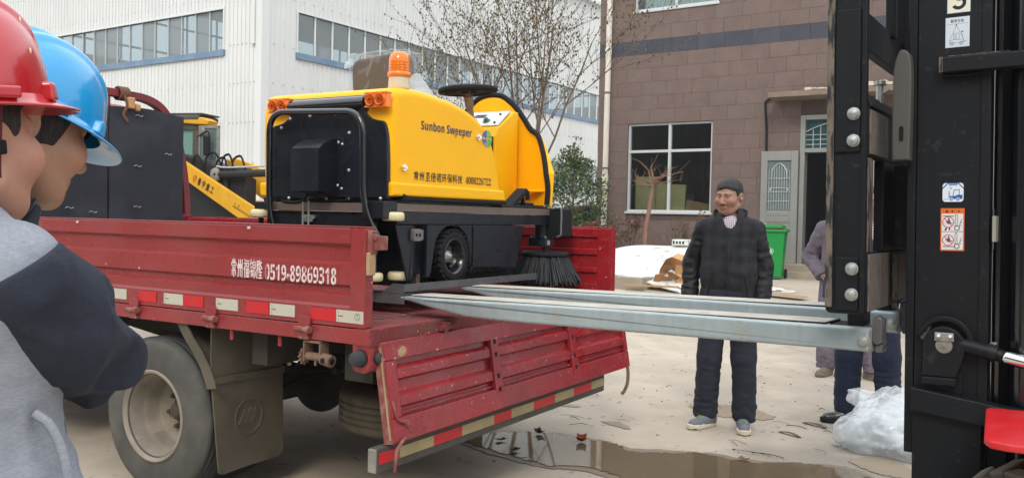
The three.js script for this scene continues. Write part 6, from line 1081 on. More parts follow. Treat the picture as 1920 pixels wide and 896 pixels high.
  const dec = (name, tex_, w, h, x, y) => { const a = Math.atan2(-(2.125 - 1.36), 1.72), g = new THREE.PlaneGeometry(w, h); g.rotateZ(a).translate(x, y, zn + 0.003); return put(name, g, std({ map: tex_, transparent: true, roughness: 0.5 }), arm, { keepUV: true }); };
  dec('maker_lettering', dg, 0.62, 0.125, -10.25, 1.765);
  dec('phone_lettering', canvasTex(512, 128, (g, w, h) => { g.clearRect(0, 0, w, h); g.fillStyle = '#3c4a10'; g.fillRect(20, 12, 26, 26); g.fillRect(120, 14, 30, 24); g.font = 'bold 52px sans-serif'; for (let i = 0; i < 12; i++) { g.fillRect(10 + i * 40, 58, 12, 46); g.fillRect(24 + i * 40, 66, 10, 10); g.fillRect(24 + i * 40, 88, 10, 12); } }), 0.42, 0.105, -9.50, 1.43);
}

// ---------------------------------------------------------------- forklift: mast, carriage and long galvanised fork sleeves
{
  const t = thing('forklift', 'black forklift mast and carriage with galvanised fork sleeves reaching under the sweeper', 'forklift', [-0.475, 0, -3.195]);
  t.rotation.set(0, R(-3), R(1), 'YXZ');
  const Y = 0.983, L = { local: true };
  const up = (gs) => [].concat(gs).map((g) => flat(g).translate(0, Y, 0));
  const part = (n, gs, m, p = t) => mesh(n, up(gs), m, p, L);
  const hex = (x, y, z, r, h = 0.014) => { const g = new THREE.CylinderGeometry(r, r, h, 6).rotateX(Math.PI / 2).rotateZ(0.3).translate(x, y, z + h / 2); return [g, lathe([[0, h + 0.004], [r * 0.8, h + 0.001], [r * 0.86, h]], [x, y, z], 'z', 20), lathe([[0, 0.004], [r * 1.16, 0.004], [r * 1.2, 0.0]], [x, y, z], 'z', 20)]; };
  for (const [z0, dy, n] of [[0, 0, 'near'], [-0.477, 0.018, 'far']]) {
    const prof = [[0, 0.004], [0, 0.088], [-1.0, 0.094], [-2.09, 0.09], [-2.125, 0.084], [-2.10, 0.074], [-1.95, 0.045], [-1.74, 0.014], [-1.55, 0.008], [-1.0, 0.006]].map(([x, y]) => [x, y + dy]);
    const f = part('fork_sleeve', ext(prof, 0.185, 'xy', z0, 0.014, 4), M.galv);
    part('sleeve_top', ext([[-0.155, z0 - 0.016], [-2.06, z0 - 0.016], [-2.08, z0 - 0.05], [-2.08, z0 - 0.14], [-2.06, z0 - 0.17], [-0.155, z0 - 0.17]], 0.0014, 'xz', 0.0965 + dy), M.galvTop, f).rotation.set(0, 0, 0);
    part('slot', [bx(-0.14, -0.075, 0.0885 + dy, 0.0905 + dy, z0 - 0.165, z0 - 0.03), bx(-0.145, -0.138, 0.089 + dy, 0.098 + dy, z0 - 0.16, z0 - 0.03, 0.003)], M.blackRubber, f);
    part('fork_shank', [bx(-0.086, -0.034, 0.02 + dy, 0.80, z0 - 0.155, z0 - 0.03, 0.006)], M.fork);
    part('heel_hook', [ext(roundRect(-0.001, 0.032, 0.03 + dy, 0.125 + dy, 0.014), 0.05, 'xy', z0 - 0.018, 0.004), bx(0.004, 0.02, 0.02 + dy, 0.11 + dy, z0 - 0.155, z0 - 0.07, 0.004), bx(0.006, 0.03, 0.0 + dy, 0.03 + dy, z0 - 0.12, z0 - 0.03, 0.006)], M.steelGrey, f);
    part('bolt', hex(-0.022, 0.042 + dy, z0 + 0.001, 0.0165), M.zinc, f);
    part('weld', [bx(-0.005, 0.002, 0.01 + dy, 0.08 + dy, z0 - 0.012, z0 + 0.001, 0.002)], M.bumperEnd, f);
  }
  // carriage
  const cg = part('carriage', [ext(roundRect(-0.122, 0.004, 0.142, 1.42, 0.018), 0.022, 'xy', 0.12, 0.003)], M.fork);
  part('carriage_edge', [bx(-0.1215, -0.098, 0.162, 1.4, 0.1205, 0.132, 0.005)], M.forkEdge, cg);
  part('carriage_edge', [bx(-0.014, 0.0035, 0.15, 1.4, 0.1205, 0.126, 0.003)], M.fork, cg);
  part('carriage_edge', [bx(-0.02, 0.0075, 0.345, 0.66, 0.03, 0.0975, 0.004)], M.forkEdge, cg);
  for (const [x0, x1, y0, y1, b] of [[-0.094, -0.016, 0.678, 1.146, [0.802, 0.714]], [-0.086, -0.016, 0.155, 0.329, [0.292, 0.207]]]) {
    const p = part('bolted_plate', [bx(x0, x1, y0, y1, 0.1205, 0.131, 0.003)], M.fork, cg);
    b.forEach((y) => part('bolt', hex(-0.035, y, 0.1315, 0.0178), M.zinc, p));
  }
  const lb = part('carriage_bar', [bx(-0.03, 0.0055, 0.146, 0.344, -1.0, 0.0975, 0.003)], M.fork, cg);
  part('worn_face', [bx(0.0058, 0.012, 0.150, 0.340, -0.215, 0.094, 0.002)], M.forkWorn, lb);
  part('bar_step', [bx(0.0058, 0.03, 0.165, 0.335, -0.60, -0.30, 0.006)], M.forkWorn, lb);
  const ub = part('carriage_bar', [bx(-0.03, 0.0055, 0.665, 0.825, -1.0, 0.0975, 0.003)], M.fork, cg);
  part('worn_face', [bx(0.0058, 0.012, 0.672, 0.818, -0.18, 0.094, 0.002)], M.forkWorn, ub);
  part('hook_bevel', [ext([[-0.03, 0.826], [0.005, 0.826], [0.016, 0.83], [0.0, 0.868], [-0.024, 0.872]], 1.08, 'xy', 0.09, 0.004)], M.fork, ub);
  part('backrest_bar', [bx(-0.03, 0.006, 1.008, 1.132, -1.0, 0.0975, 0.005)], M.fork, cg);
  part('backrest_upright', [-0.25, -0.45, -0.65, -0.85].map((z) => bx(-0.012, 0.022, 1.11, 1.62, z - 0.02, z + 0.02, 0.004)).concat([bx(-0.02, 0.03, 1.5, 1.62, -1.0, 0.0975, 0.006), bx(-0.1, 0.04, 0.142, 1.42, -1.03, -1.001, 0.003)]), M.fork, cg);
  part('fork_pin', [cyl([-0.002, 0.86, -0.1], [-0.002, 0.925, -0.1], 0.013, 0.013, 14), cyl([-0.002, 0.925, -0.1], [-0.002, 0.938, -0.1], 0.020, 0.020, 16), cyl([-0.012, 0.885, -0.1], [0.03, 0.905, -0.095], 0.005)], M.zinc, cg);
  const hp = part('roller_plate', [ext(smoothPts([[0.062, 0.652], [0.061, 0.78], [0.063, 0.90], [0.07, 0.985], [0.086, 1.017], [0.105, 1.012], [0.116, 0.985], [0.117, 0.652]], 50), 0.06, 'xy', 0.02, 0.006, 3)], std({ color: 0x4a4a46, roughness: 0.55 }), cg);
  part('plate_slot', [ext(roundRect(0.085, 0.098, 0.715, 0.765, 0.006), 0.002, 'xy', 0.0225)], M.blackRubber, hp);
  part('mast_bracket', [bx(-0.028, 0.006, 0.345, 0.664, -0.9, -0.145, 0.005), bx(0.03, 0.09, 0.36, 0.65, -0.5, -0.2, 0.006)], M.fork, cg);
  // mast channels
  const ms = part('mast', [bx(0.128, 0.345, -0.95, 1.75, -0.085, -0.05, 0.003), bx(0.318, 0.347, -0.15, 1.75, -0.049, -0.044, 0.002), bx(0.128, 0.16, -0.95, 1.75, -0.16, -0.086), bx(0.313, 0.345, -0.95, 1.75, -0.16, -0.086)], M.fork);
  part('inner_mast', [bx(0.098, 0.126, -0.33, 1.9, -0.13, -0.052, 0.004), bx(0.132, 0.31, -0.33, 1.9, -0.13, -0.09, 0.004)], M.fork, ms);
  part('mast', [bx(0.128, 0.345, -0.95, 1.75, -0.95, -0.915, 0.003), bx(0.098, 0.126, -0.33, 1.9, -0.93, -0.85), bx(0.16, 0.31, 1.62, 1.75, -0.914, -0.17), bx(0.16, 0.31, 0.35, 0.5, -0.914, -0.17), bx(0.16, 0.30, -0.5, -0.3, -0.914, -0.17)], M.fork);
  part('lift_cylinder', [cyl([0.24, -0.6, -0.30], [0.24, 1.7, -0.30], 0.055, 0.055, 24), cyl([0.24, -0.6, -0.70], [0.24, 1.7, -0.70], 0.055, 0.055, 24), cyl([0.445, -0.7, -0.12], [0.445, 1.7, -0.12], 0.048, 0.048, 28), cyl([0.445, 0.10, -0.12], [0.445, 0.115, -0.12], 0.0495, 0.0495, 28), bx(0.36, 0.375, -0.7, 1.7, -0.14, -0.10, 0.003)], M.blackGloss, ms);
  part('chain', [bx(0.19, 0.215, 0.2, 1.7, -0.45, -0.43), bx(0.19, 0.215, 0.2, 1.7, -0.57, -0.55)], M.darkSteel, ms);
  part('rear_plate', [bx(0.348, 0.9, -0.75, 1.75, -0.2, -0.17, 0.004)], M.blackRubber, ms);
  const br = part('stay_bar', [bx(0.199, 0.95, 0.934, 0.984, -0.0495, 0.0, 0.005)], M.fork, ms);
  part('stay_end', [bx(0.1985, 0.2105, 0.934, 0.985, -0.048, 0.003, 0.003), bx(0.225, 0.40, 0.9845, 0.9875, -0.048, -0.004, 0.001)], M.forkEdge, br);
  part('weld_bead', [tube([[0.2, 0.931, -0.049], [0.26, 0.929, -0.047], [0.345, 0.93, -0.047]], 0.004, 20, 6)], M.fork, br);
  part('bracket_tab', [bx(0.357, 0.368, 0.385, 0.468, -0.10, -0.02, 0.002), bx(0.352, 0.37, 0.04, 0.058, -0.1, -0.02, 0.002)], std({ color: 0x8d8f86, roughness: 0.5 }), ms);
  // tilt cylinder
  const tc = part('tilt_clevis', [ext([[0.158, -0.058], [0.162, 0.03]].concat(circ(0.223, 0.045, 0.062, 24, 175, -10).map((p) => p), [[0.286, 0.02], [0.262, -0.058]]), 0.04, 'xy', -0.005, 0.004), bx(0.158, 0.262, -0.085, -0.060, -0.048, 0.0, 0.004), bx(0.147, 0.276, -0.115, -0.049, -0.049, -0.035, 0.003)], M.fork, ms);
  part('clevis_ring', [ext(shapeOf(circ(0.223, 0.054, 0.086, 30, -15, 165).concat(circ(0.223, 0.054, 0.070, 30, -15, 165).reverse())), 0.03, 'xy', -0.02, 0.003)], M.fork, tc);
  part('clevis_weld', [tube([[0.155, 0.06, -0.045], [0.165, 0.085, -0.04], [0.178, 0.105, -0.04]], 0.010, 14, 6)], M.forkEdge, tc);
  part('pin_plate', [bx(0.197, 0.254, 0.060, 0.088, -0.0045, 0.0015, 0.002)], M.zinc, tc);
  part('bolt', [0.208, 0.243].flatMap((x) => hex(x, 0.074, 0.0015, 0.0085, 0.006)), M.zinc, tc);
  part('pin_washer', [lathe([[0, 0.006], [0.007, 0.006], [0.008, 0.003], [0.024, 0.002], [0.0255, 0]], [0.225, 0.046, -0.004], 'z', 28)], M.bumperEnd, tc);
  part('tilt_rod_end', [cyl([0.27, 0.05, -0.026], [0.352, 0.034, -0.022], 0.024, 0.024, 20), cyl([0.374, 0.028, -0.022], [0.392, 0.023, -0.02], 0.020, 0.020, 18)], M.fork, tc);
  part('tilt_nut', [new THREE.CylinderGeometry(0.031, 0.031, 0.024, 6).rotateZ(Math.PI / 2 - 0.2).translate(0.363, 0.031, -0.022)], M.fork, tc);
  part('tilt_rod', [cyl([0.392, 0.023, -0.02], [0.40, 0.021, -0.02], 0.016, 0.021, 24), cyl([0.40, 0.021, -0.02], [1.0, -0.10, 0.02], 0.021, 0.021, 28)], M.chrome, tc);
  // lower frame, fender, wheel, truck body
  part('lower_frame', [ext([[0.13, -0.098], [0.62, -0.165], [0.62, -0.24], [0.34, -0.20], [0.13, -0.175]], 0.06, 'xy', 0.012, 0.004)], M.fork);
  part('axle_bracket', [bx(0.129, 0.335, -0.96, -0.18, -0.049, -0.02, 0.004), bx(0.345, 0.40, -0.9, -0.2, -0.2, -0.05, 0.004)], M.fork);
  part('fender', ext(shapeOf([[0.352, 0.03], [0.36, 0.003], [0.40, 0.0], [1.3, 0.0], [1.3, 0.52], [0.45, 0.52], [0.41, 0.505], [0.392, 0.46]]), 0.022, 'xz', -0.138, 0.006, 3), M.fenderRed);
  const wc = [0.57, -0.613, 0.26], tw = part('tyre', lathe([[0.2, -0.11], [0.30, -0.125], [0.335, -0.11], [0.338, 0], [0.335, 0.11], [0.30, 0.125], [0.2, 0.11]], wc, 'z', 48), M.lugTyre);
  const lug = []; for (let i = 0; i < 24; i++) for (const q of [-1, 1]) { const a = (i / 24) * Math.PI * 2 + (q > 0 ? 0 : 0.13); lug.push(bx(-0.026, 0.026, 0.325, 0.372, -0.065, 0.065, 0.01, 2).rotateY(q * 0.5).translate(0, 0, q * 0.07).rotateZ(a).translate(...wc)); }
  part('tread_lug', lug, M.lugTyre, tw);
  part('rim', lathe([[0, 0.06], [0.1, 0.07], [0.19, 0.1], [0.205, 0.115], [0.2, -0.1], [0, -0.1]], wc, 'z', 32), M.darkSteel, tw);
  part('tyre', lathe([[0.0, -0.11], [0.30, -0.125], [0.36, -0.11], [0.365, 0], [0.36, 0.11], [0.30, 0.125], [0, 0.11]], [0.57, -0.613, -1.2], 'z', 40), M.lugTyre);
  part('truck_body', [bx(0.95, 2.9, -0.75, 0.1, -1.0, 0.05, 0.06, 3), bx(2.2, 3.1, -0.7, 0.35, -1.05, 0.1, 0.12, 4)], M.fenderRed);
  part('rear_wheel', [lathe([[0, -0.09], [0.24, -0.1], [0.27, 0], [0.24, 0.1], [0, 0.09]], [2.6, -0.71, 0.1], 'z', 32), lathe([[0, -0.09], [0.24, -0.1], [0.27, 0], [0.24, 0.1], [0, 0.09]], [2.6, -0.71, -1.05], 'z', 32)], M.blackRubber);
  part('overhead_guard', [cyl([1.0, 0.1, 0.0], [1.15, 1.2, 0.0], 0.04), cyl([1.0, 0.1, -0.95], [1.15, 1.2, -0.95], 0.04), cyl([2.3, 0.35, 0.0], [2.1, 1.2, 0.0], 0.04), cyl([2.3, 0.35, -0.95], [2.1, 1.2, -0.95], 0.04), bx(1.1, 2.15, 1.2, 1.26, -0.99, 0.04, 0.01)], M.fork);
  // pictogram stickers on the mast
  const st = (n, tx, x0, x1, y0, y1) => { const g = new THREE.PlaneGeometry(x1 - x0, y1 - y0).translate((x0 + x1) / 2, (y0 + y1) / 2 + Y, -0.0485); return mesh(n, g, std({ map: tx, transparent: true, roughness: 0.35 }), ms, { local: true, keepUV: true }); };
  const bg = (g, w, h, c = '#d3dae0', b = '#2c5c8c') => { g.clearRect(0, 0, w, h); g.fillStyle = c; g.fillRect(0, 0, w, h); g.strokeStyle = b; g.lineWidth = 6; g.strokeRect(3, 3, w - 6, h - 6); };
  st('hook_sticker', canvasTex(256, 384, (g, w, h) => { bg(g, w, h, '#dcdcc8', '#5a86a8'); g.strokeStyle = '#15222c'; g.lineCap = 'butt'; g.lineWidth = 40; g.beginPath(); g.arc(126, 262, 62, -0.9, 2.6); g.stroke(); g.beginPath(); g.arc(138, 168, 52, 1.2, 4.4); g.stroke(); g.lineWidth = 30; g.beginPath(); g.arc(128, 80, 40, 0, 7); g.stroke(); }), 0.214, 0.284, 1.132, 1.237);
  st('lifting_sticker', canvasTex(320, 440, (g, w, h) => {
    bg(g, w, h, '#c9d4df', '#c9d4df'); g.strokeStyle = '#1f2c3a'; hanzi(g, '起吊方法', 70, 34, 40, 44, 6, 1.1); g.lineWidth = 3; g.beginPath(); g.moveTo(20, 100); g.lineTo(300, 100); g.stroke();
    g.lineWidth = 4; g.fillStyle = '#1f2c3a'; g.fillRect(136, 104, 14, 26); g.beginPath(); g.moveTo(143, 128); g.lineTo(60, 330); g.moveTo(143, 128); g.lineTo(232, 300); g.stroke();
    g.strokeRect(110, 236, 74, 90); g.strokeRect(126, 256, 20, 60); g.beginPath(); g.moveTo(50, 340); g.lineTo(110, 326); g.lineTo(240, 330); g.lineTo(250, 370); g.lineTo(60, 378); g.closePath(); g.stroke(); g.beginPath(); g.moveTo(216, 220); g.lineTo(246, 360); g.lineTo(280, 360); g.stroke(); g.fillRect(208, 210, 30, 14);
    for (const [x, r] of [[86, 26], [214, 24]]) { g.beginPath(); g.arc(x, 384, r, 0, 7); g.stroke(); g.beginPath(); g.arc(x, 384, r * 0.5, 0, 7); g.stroke(); }
  }), 0.2105, 0.2815, 1.021, 1.119);
  st('truck_sticker', canvasTex(320, 280, (g, w, h) => {
    g.clearRect(0, 0, w, h); const rrp = (x, y, ww, hh, r) => { g.beginPath(); g.moveTo(x + r, y); g.arcTo(x + ww, y, x + ww, y + hh, r); g.arcTo(x + ww, y + hh, x, y + hh, r); g.arcTo(x, y + hh, x, y, r); g.arcTo(x, y, x + ww, y, r); g.closePath(); };
    g.fillStyle = '#d8e2ea'; rrp(4, 4, 312, 272, 48); g.fill(); g.save(); rrp(4, 4, 312, 272, 48); g.clip(); g.fillStyle = '#2d5f9e'; g.beginPath(); g.moveTo(0, 100); g.lineTo(90, 14); g.lineTo(230, 14); g.lineTo(320, 100); g.lineTo(320, 76); g.lineTo(240, 0); g.lineTo(80, 0); g.lineTo(0, 76); g.fill(); g.fillRect(100, 4, 120, 34); g.fillStyle = '#9fc0e0'; for (let i = 0; i < 4; i++) g.fillRect(116 + i * 24, 12, 14, 14);
    g.restore(); g.fillStyle = g.strokeStyle = '#1e57a4'; g.fillRect(96, 120, 12, 104); g.fillRect(22, 236, 90, 6); g.fillRect(110, 192, 190, 44); g.lineWidth = 10; g.beginPath(); g.moveTo(160, 196); g.lineTo(176, 108); g.lineTo(252, 102); g.lineTo(252, 190); g.stroke(); g.fillRect(206, 176, 96, 26);
    g.lineWidth = 5; for (const r of [14, 28, 42]) { g.beginPath(); g.arc(104, 100, r, -1.4, -0.2); g.stroke(); }
    for (const x of [136, 234]) { g.fillStyle = '#d8e2ea'; g.beginPath(); g.arc(x, 240, 30, 0, 7); g.fill(); g.fillStyle = '#1e57a4'; g.beginPath(); g.arc(x, 240, 22, 0, 7); g.fill(); g.fillStyle = '#d8e2ea'; g.beginPath(); g.arc(x, 240, 10, 0, 7); g.fill(); }
  }), 0.2075, 0.2715, 0.514, 0.578);
  st('warning_sticker', canvasTex(320, 600, (g, w, h) => {
    g.clearRect(0, 0, w, h); g.fillStyle = '#d26a2a'; g.fillRect(0, 0, w, h); g.fillStyle = '#d6d8da'; g.fillRect(16, 76, 288, 506); g.fillStyle = '#3a1c10'; g.beginPath(); g.moveTo(60, 60); g.lineTo(84, 18); g.lineTo(108, 60); g.fill(); g.fillRect(144, 30, 26, 26); g.fillRect(232, 32, 22, 22);
    g.fillStyle = '#26384a'; g.fillRect(16, 326, 288, 7);
    for (const y of [84, 338]) {
      g.strokeStyle = '#26384a'; g.fillStyle = '#26384a'; g.lineWidth = 7; g.strokeRect(198, y + 12, 26, 150); g.beginPath(); g.moveTo(284, y + 70); g.lineTo(250, y + 170); g.moveTo(262, y + 110); g.lineTo(284, y + 120); g.moveTo(256, y + 150); g.lineTo(282, y + 160); g.stroke();
      g.fillRect(y < 100 ? 30 : 34, y < 100 ? y + 22 : y + 196, 150, 12); g.lineWidth = 12; g.beginPath(); g.arc(222, y + 196, 32, 0, 7); g.stroke();
      g.beginPath(); g.arc(112, y + 70, 14, 0, 7); g.fill(); g.fillRect(92, y + 88, 40, 50); g.fillRect(70, y + 104, 30, 14); g.fillRect(126, y + 120, 40, 12); if (y < 100) { g.save(); g.translate(100, y + 200); g.rotate(0.5); g.fillRect(-30, 0, 22, 44); g.restore(); g.fillRect(112, y + 190, 20, 34); }
      g.strokeStyle = '#b02a3c'; g.lineWidth = 11; g.beginPath(); g.arc(104, y + 112, 74, 0, 7); g.stroke(); g.beginPath(); g.moveTo(52, y + 60); g.lineTo(156, y + 164); g.stroke();
    }
  }), 0.2035, 0.2745, 0.354, 0.494);
}

// ---------------------------------------------------------------- people
const SKIN = [0.31, 0.175, 0.122], LIP = [0.30, 0.105, 0.085], HAIRC = [0.012, 0.011, 0.012], EYE = [0.02, 0.015, 0.012];
const mixc = (a, b, t) => a.map((v, i) => lerp(v, b[i], clamp(t, 0, 1)));
M.skin = std({ vertexColors: true, roughness: 0.52, bumpMap: tex(256, (u, v) => 128 + 110 * (pf(u, v, 48, 241, 2) - 0.5), 0.09, false), bumpScale: 0.0004 });
const strand = tex(256, (u, v) => { const k = pn(u, v, 90, 243, 6); return lerp(70, 255, k); }, 0.12, false);
M.hair = std({ color: 0x121113, roughness: 0.55, bumpMap: strand, bumpScale: 0.004 });
M.hairGrey = std({ map: tex(256, (u, v) => { const k = pn(u, v, 110, 245, 7) * 0.75 + pf(u, v, 6, 247, 3) * 0.25; return [lerp(22, 74, k * k), lerp(20, 68, k * k), lerp(22, 68, k * k)]; }, 0.12), roughness: 0.6, bumpMap: strand, bumpScale: 0.004 });
// head in its own axes: y up, z to the face, x to the left ear; about 0.23 m tall round its centre
function headField(p, o = {}) {
  const ax = Math.abs(p[0]), q = [ax, p[1], p[2]], w = o.wide ?? 1;
  let d = ell(p, [0, 0.030, -0.012], [0.077 * w, 0.086, 0.096]);
  d = smin(d, ell(p, [0, -0.035, 0.022], [0.061 * w, 0.080, 0.066]), 0.035);
  d = smin(d, cap(q, [0.03 * w, -0.088, 0.045], [0.058 * w, -0.055, -0.005], 0.022), 0.03);
  d = smin(d, len3(p[0], p[1] + 0.097, p[2] - 0.066) - 0.019, 0.03);
  d = smin(d, len3(ax - 0.043 * w, p[1] + 0.022, p[2] - 0.058) - (o.cheek ?? 0.024), 0.028);
  d = smin(d, cap(q, [0.044, 0.030, 0.072], [0.010, 0.024, 0.086], 0.008), 0.016);
  d = smax(d, -(len3(ax - 0.032, (p[1] - 0.006) * 1.2, p[2] - 0.098) - 0.0155), 0.014);
  d = smin(d, len3(ax - 0.0315, p[1] - 0.005, p[2] - 0.0715) - 0.0118, 0.003);
  d = smin(d, cap(q, [0.022, 0.0135, 0.0815], [0.043, 0.011, 0.0735], 0.0036), 0.005);
  d = smin(d, cap(q, [0.024, -0.006, 0.0800], [0.042, -0.004, 0.0735], 0.0042), 0.007);
  d = smin(d, cap(p, [0, 0.014, 0.087], [0, -0.029, 0.107], 0.0075, 0.0125), 0.012);
  d = smin(d, len3(ax - 0.0125, p[1] + 0.034, p[2] - 0.095) - 0.0088, 0.008);
  d = smin(d, cap(q, [0, -0.0595, 0.0915], [0.02, -0.0635, 0.083], 0.0058, 0.0035), 0.007);
  d = smin(d, cap(q, [0, -0.0725, 0.0890], [0.018, -0.0690, 0.082], 0.0066, 0.0035), 0.007);
  d = smax(d, -cap(q, [0, -0.0658, 0.0985], [0.02, -0.0668, 0.089], 0.0022), 0.004);
  let e = ell([ax - 0.079 * w, p[1] - 0.004, p[2] + (o.earZ ?? 0.014)], [0, 0, 0], [0.0125, 0.033, 0.0205]);
  e = smax(e, -len3(ax - 0.093 * w, p[1] - 0.008, p[2] + (o.earZ ?? 0.014) - 0.006) + 0.0125, 0.008);
  return smin(d, e, 0.006);
}
function headColour(p, tone, o = {}) {
  const ax = Math.abs(p[0]); let c = tone.slice();
  const ruddy = sm(len3(ax - 0.045, p[1] + 0.02, p[2] - 0.06), 0.05, 0.015) * 0.5; c = mixc(c, [tone[0] * 1.08, tone[1] * 0.78, tone[2] * 0.74], ruddy + 0.3 * sm(len3(p[0], p[1] + 0.03, p[2] - 0.105), 0.03, 0.01));
  const n = fbm3(p[0] * 60, p[1] * 60, p[2] * 60) - 0.5; c = c.map((v) => v * (1 + n * 0.16));
  if (p[2] > 0.04) {
    const lip = Math.min(cap([ax, p[1], p[2]], [0, -0.0595, 0.0935], [0.021, -0.065, 0.083], 0.0045, 0.002), cap([ax, p[1], p[2]], [0, -0.0725, 0.092], [0.018, -0.068, 0.083], 0.005, 0.002));
    c = mixc(c, LIP, sm(lip, 0.004, 0.0) * 0.8);
    const brow = cap([ax, p[1], p[2]], [0.014, 0.0275, 0.092], [0.048, 0.031, 0.072], 0.0042, 0.003); c = mixc(c, HAIRC, sm(brow, 0.0032, 0.0) * 0.85);
    const ex = (ax - 0.0315) / 0.0115, ey = (p[1] - 0.0045) / 0.0035; if (p[2] > 0.066 && ex * ex + ey * ey < 1) c = mixc(Math.abs(ax - 0.0315) < 0.0052 ? EYE : [0.42, 0.36, 0.32], HAIRC, ey > 0.45 ? 0.9 : 0);
    const st = sm(p[1], -0.045, -0.06) * sm(len3(p[0], p[1] + 0.075, p[2] - 0.07), 0.05, 0.03); c = mixc(c, c.map((v) => v * 0.72), st * (o.stubble ?? 0.5));
  }
  return c;
}
function hairField(p, o = {}) {
  const skull = ell(p, [0, 0.032, -0.014], [0.083, 0.091, 0.102]) + 0.004 * (fbm3(p[0] * 40, p[1] * 40, p[2] * 14) - 0.5) - (o.vol ?? 0.003) - (o.topVol ?? 0) * sm(p[1], 0.03, 0.09);
  const top = 0.062 + 0.010 * Math.sin(p[0] * 45 + 1) - p[1] - 0.12 * sm(p[2], 0.03, -0.05);      // behind the hairline, falling back
  const side = Math.max(p[2] - (o.fwd ?? 0.022) + Math.max(0, 0.03 - p[1]) * 0.35, -(p[1] + (o.low ?? 0.045) + (p[2] < -0.05 ? 0.02 : 0)));
  const ear = -(len3(Math.abs(p[0]) - 0.085, p[1] - 0.0, p[2] + 0.008) - (o.ear ?? 0.034));
  return smax(smax(skull, smin(top, side, 0.02), 0.006), ear, 0.006);
}
function handField(p, h) { let d = 9; for (const c of h) d = smin(d, cap(p, c[0], c[1], c[2], c[3]), 0.006); return d; }
// palm, five fingers and thumb as capsules; w wrist, f towards the fingers, n out of the back of the hand, s towards the thumb; curl in radians per joint
function handBones(w, f, n, s, curl) {
  f = V(...f).normalize(); s = V(...s); s.addScaledVector(f, -s.dot(f)).normalize(); n = V(...n); n.addScaledVector(f, -n.dot(f)).addScaledVector(s, -n.dot(s)).normalize();
  const W = V(...w), at = (a, b, c) => W.clone().addScaledVector(f, a).addScaledVector(s, b).addScaledVector(n, c), A = (v) => [v.x, v.y, v.z], out = [];
  for (const b of [-0.027, -0.009, 0.009, 0.027]) out.push([A(at(0.01, b * 0.6, 0)), A(at(0.085, b, 0)), 0.014, 0.012]);
  [[-0.031, 0.060], [-0.011, 0.078], [0.010, 0.084], [0.030, 0.076]].forEach(([b, l]) => { let q = at(0.085, b, 0), a = curl * 0.6, r = 0.0095; for (const k of [0.45, 0.30, 0.25]) { const d = f.clone().multiplyScalar(Math.cos(a)).addScaledVector(n, -Math.sin(a)), e = q.clone().addScaledVector(d, l * k); out.push([A(q), A(e), r, r * 0.92]); q = e; a += curl; r *= 0.92; } });
  let q = at(0.018, 0.026, -0.004), a = 0.75; for (const [l, r] of [[0.042, 0.0125], [0.032, 0.0105], [0.026, 0.009]]) { const d = f.clone().multiplyScalar(Math.cos(a)).addScaledVector(s, Math.sin(a)).addScaledVector(n, -0.35).normalize(), e = q.clone().addScaledVector(d, l); out.push([A(q), A(e), r, r * 0.92]); q = e; a -= 0.35; }
  return out;
}
const boundsOf = (pts, m) => [[0, 1, 2].map((i) => Math.min(...pts.map((p) => p[i])) - m), [0, 1, 2].map((i) => Math.max(...pts.map((p) => p[i])) + m)];
const handGeo = (b, tone) => { const [lo, hi] = boundsOf(b.flatMap((c) => [c[0], c[1]]), 0.02); return colourBy(nets((p) => handField(p, b), lo, hi, 0.0036), (p) => tone.map((v) => v * (0.94 + 0.12 * noise3(p[0] * 90, p[1] * 90, p[2] * 90)))); };
const plainBody = (f, lo, hi, tone) => colourBy(nets(f, lo, hi, 0.014), () => tone);

const plaid = tex(256, (u, v, x, y) => { const gx = (x % 32) < 9, gy = (y % 32) < 9, l = gx && gy ? 40 : gx || gy ? 105 : 205, n = (hash3(x, y, 7) - 0.5) * 20; return [l + n, l * 0.95 + n, l * 1.02 + n]; }, 0.10);
M.checkShirt = std({ map: plaid, roughness: 0.85, side: THREE.DoubleSide });
M.checkViolet = std({ map: tex(256, (u, v, x, y) => { const gx = (x % 42) < 21, gy = (y % 42) < 21, l = gx && gy ? [60, 44, 70] : gx || gy ? [150, 132, 150] : [214, 208, 212]; return l; }, 0.11), roughness: 0.85 });
M.woolCoat = phys({ map: tex(512, (u, v, x, y) => { const a = sm(pf(u, v, 8, 251, 4), 0.35, 0.7), px = (u * 4) % 1, py = (v * 4) % 1, chk = (px < 0.5 ? 1 : 0) + (py < 0.5 ? 1 : 0), h = (hash3(x, y, 9) - 0.5) * 20, k = 24 + chk * 6.5 + a * 10 + h; return [k * 0.86, k * 0.94, k * 1.12]; }, 0.34), roughness: 0.95, sheen: 0.35, sheenColor: new THREE.Color(0x3a4250), sheenRoughness: 0.7, bumpMap: weave, bumpScale: 0.001 });
M.leatherSleeve = phys({ color: 0x0f1216, roughness: 0.6, specularIntensity: 0.7, bumpMap: fineBump, bumpScale: 0.0008 });
M.plushCollar = phys({ color: 0x08090b, roughness: 1, sheen: 0.4, sheenRoughness: 0.6, side: THREE.DoubleSide });
const denim = (c, s) => tex(512, (u, v, x, y) => { const a = (pf(u, v, 5, s, 5) - 0.45) * 0.5, t = ((x + y) % 6 < 3 ? 0.06 : -0.06) + (hash3(x, y, s) - 0.5) * 0.2; return c.map((k) => k * (1 + a + t)); }, 0.5);
M.jeansDark = std({ map: denim([28, 34, 46], 255), roughness: 0.9 });
M.jeansNavy = std({ map: denim([14, 24, 50], 257), roughness: 0.9 });
M.lilacCloth = std({ map: denim([96, 88, 100], 259), roughness: 0.9 });
M.navyJacket = std({ color: 0x16294d, roughness: 0.85 });
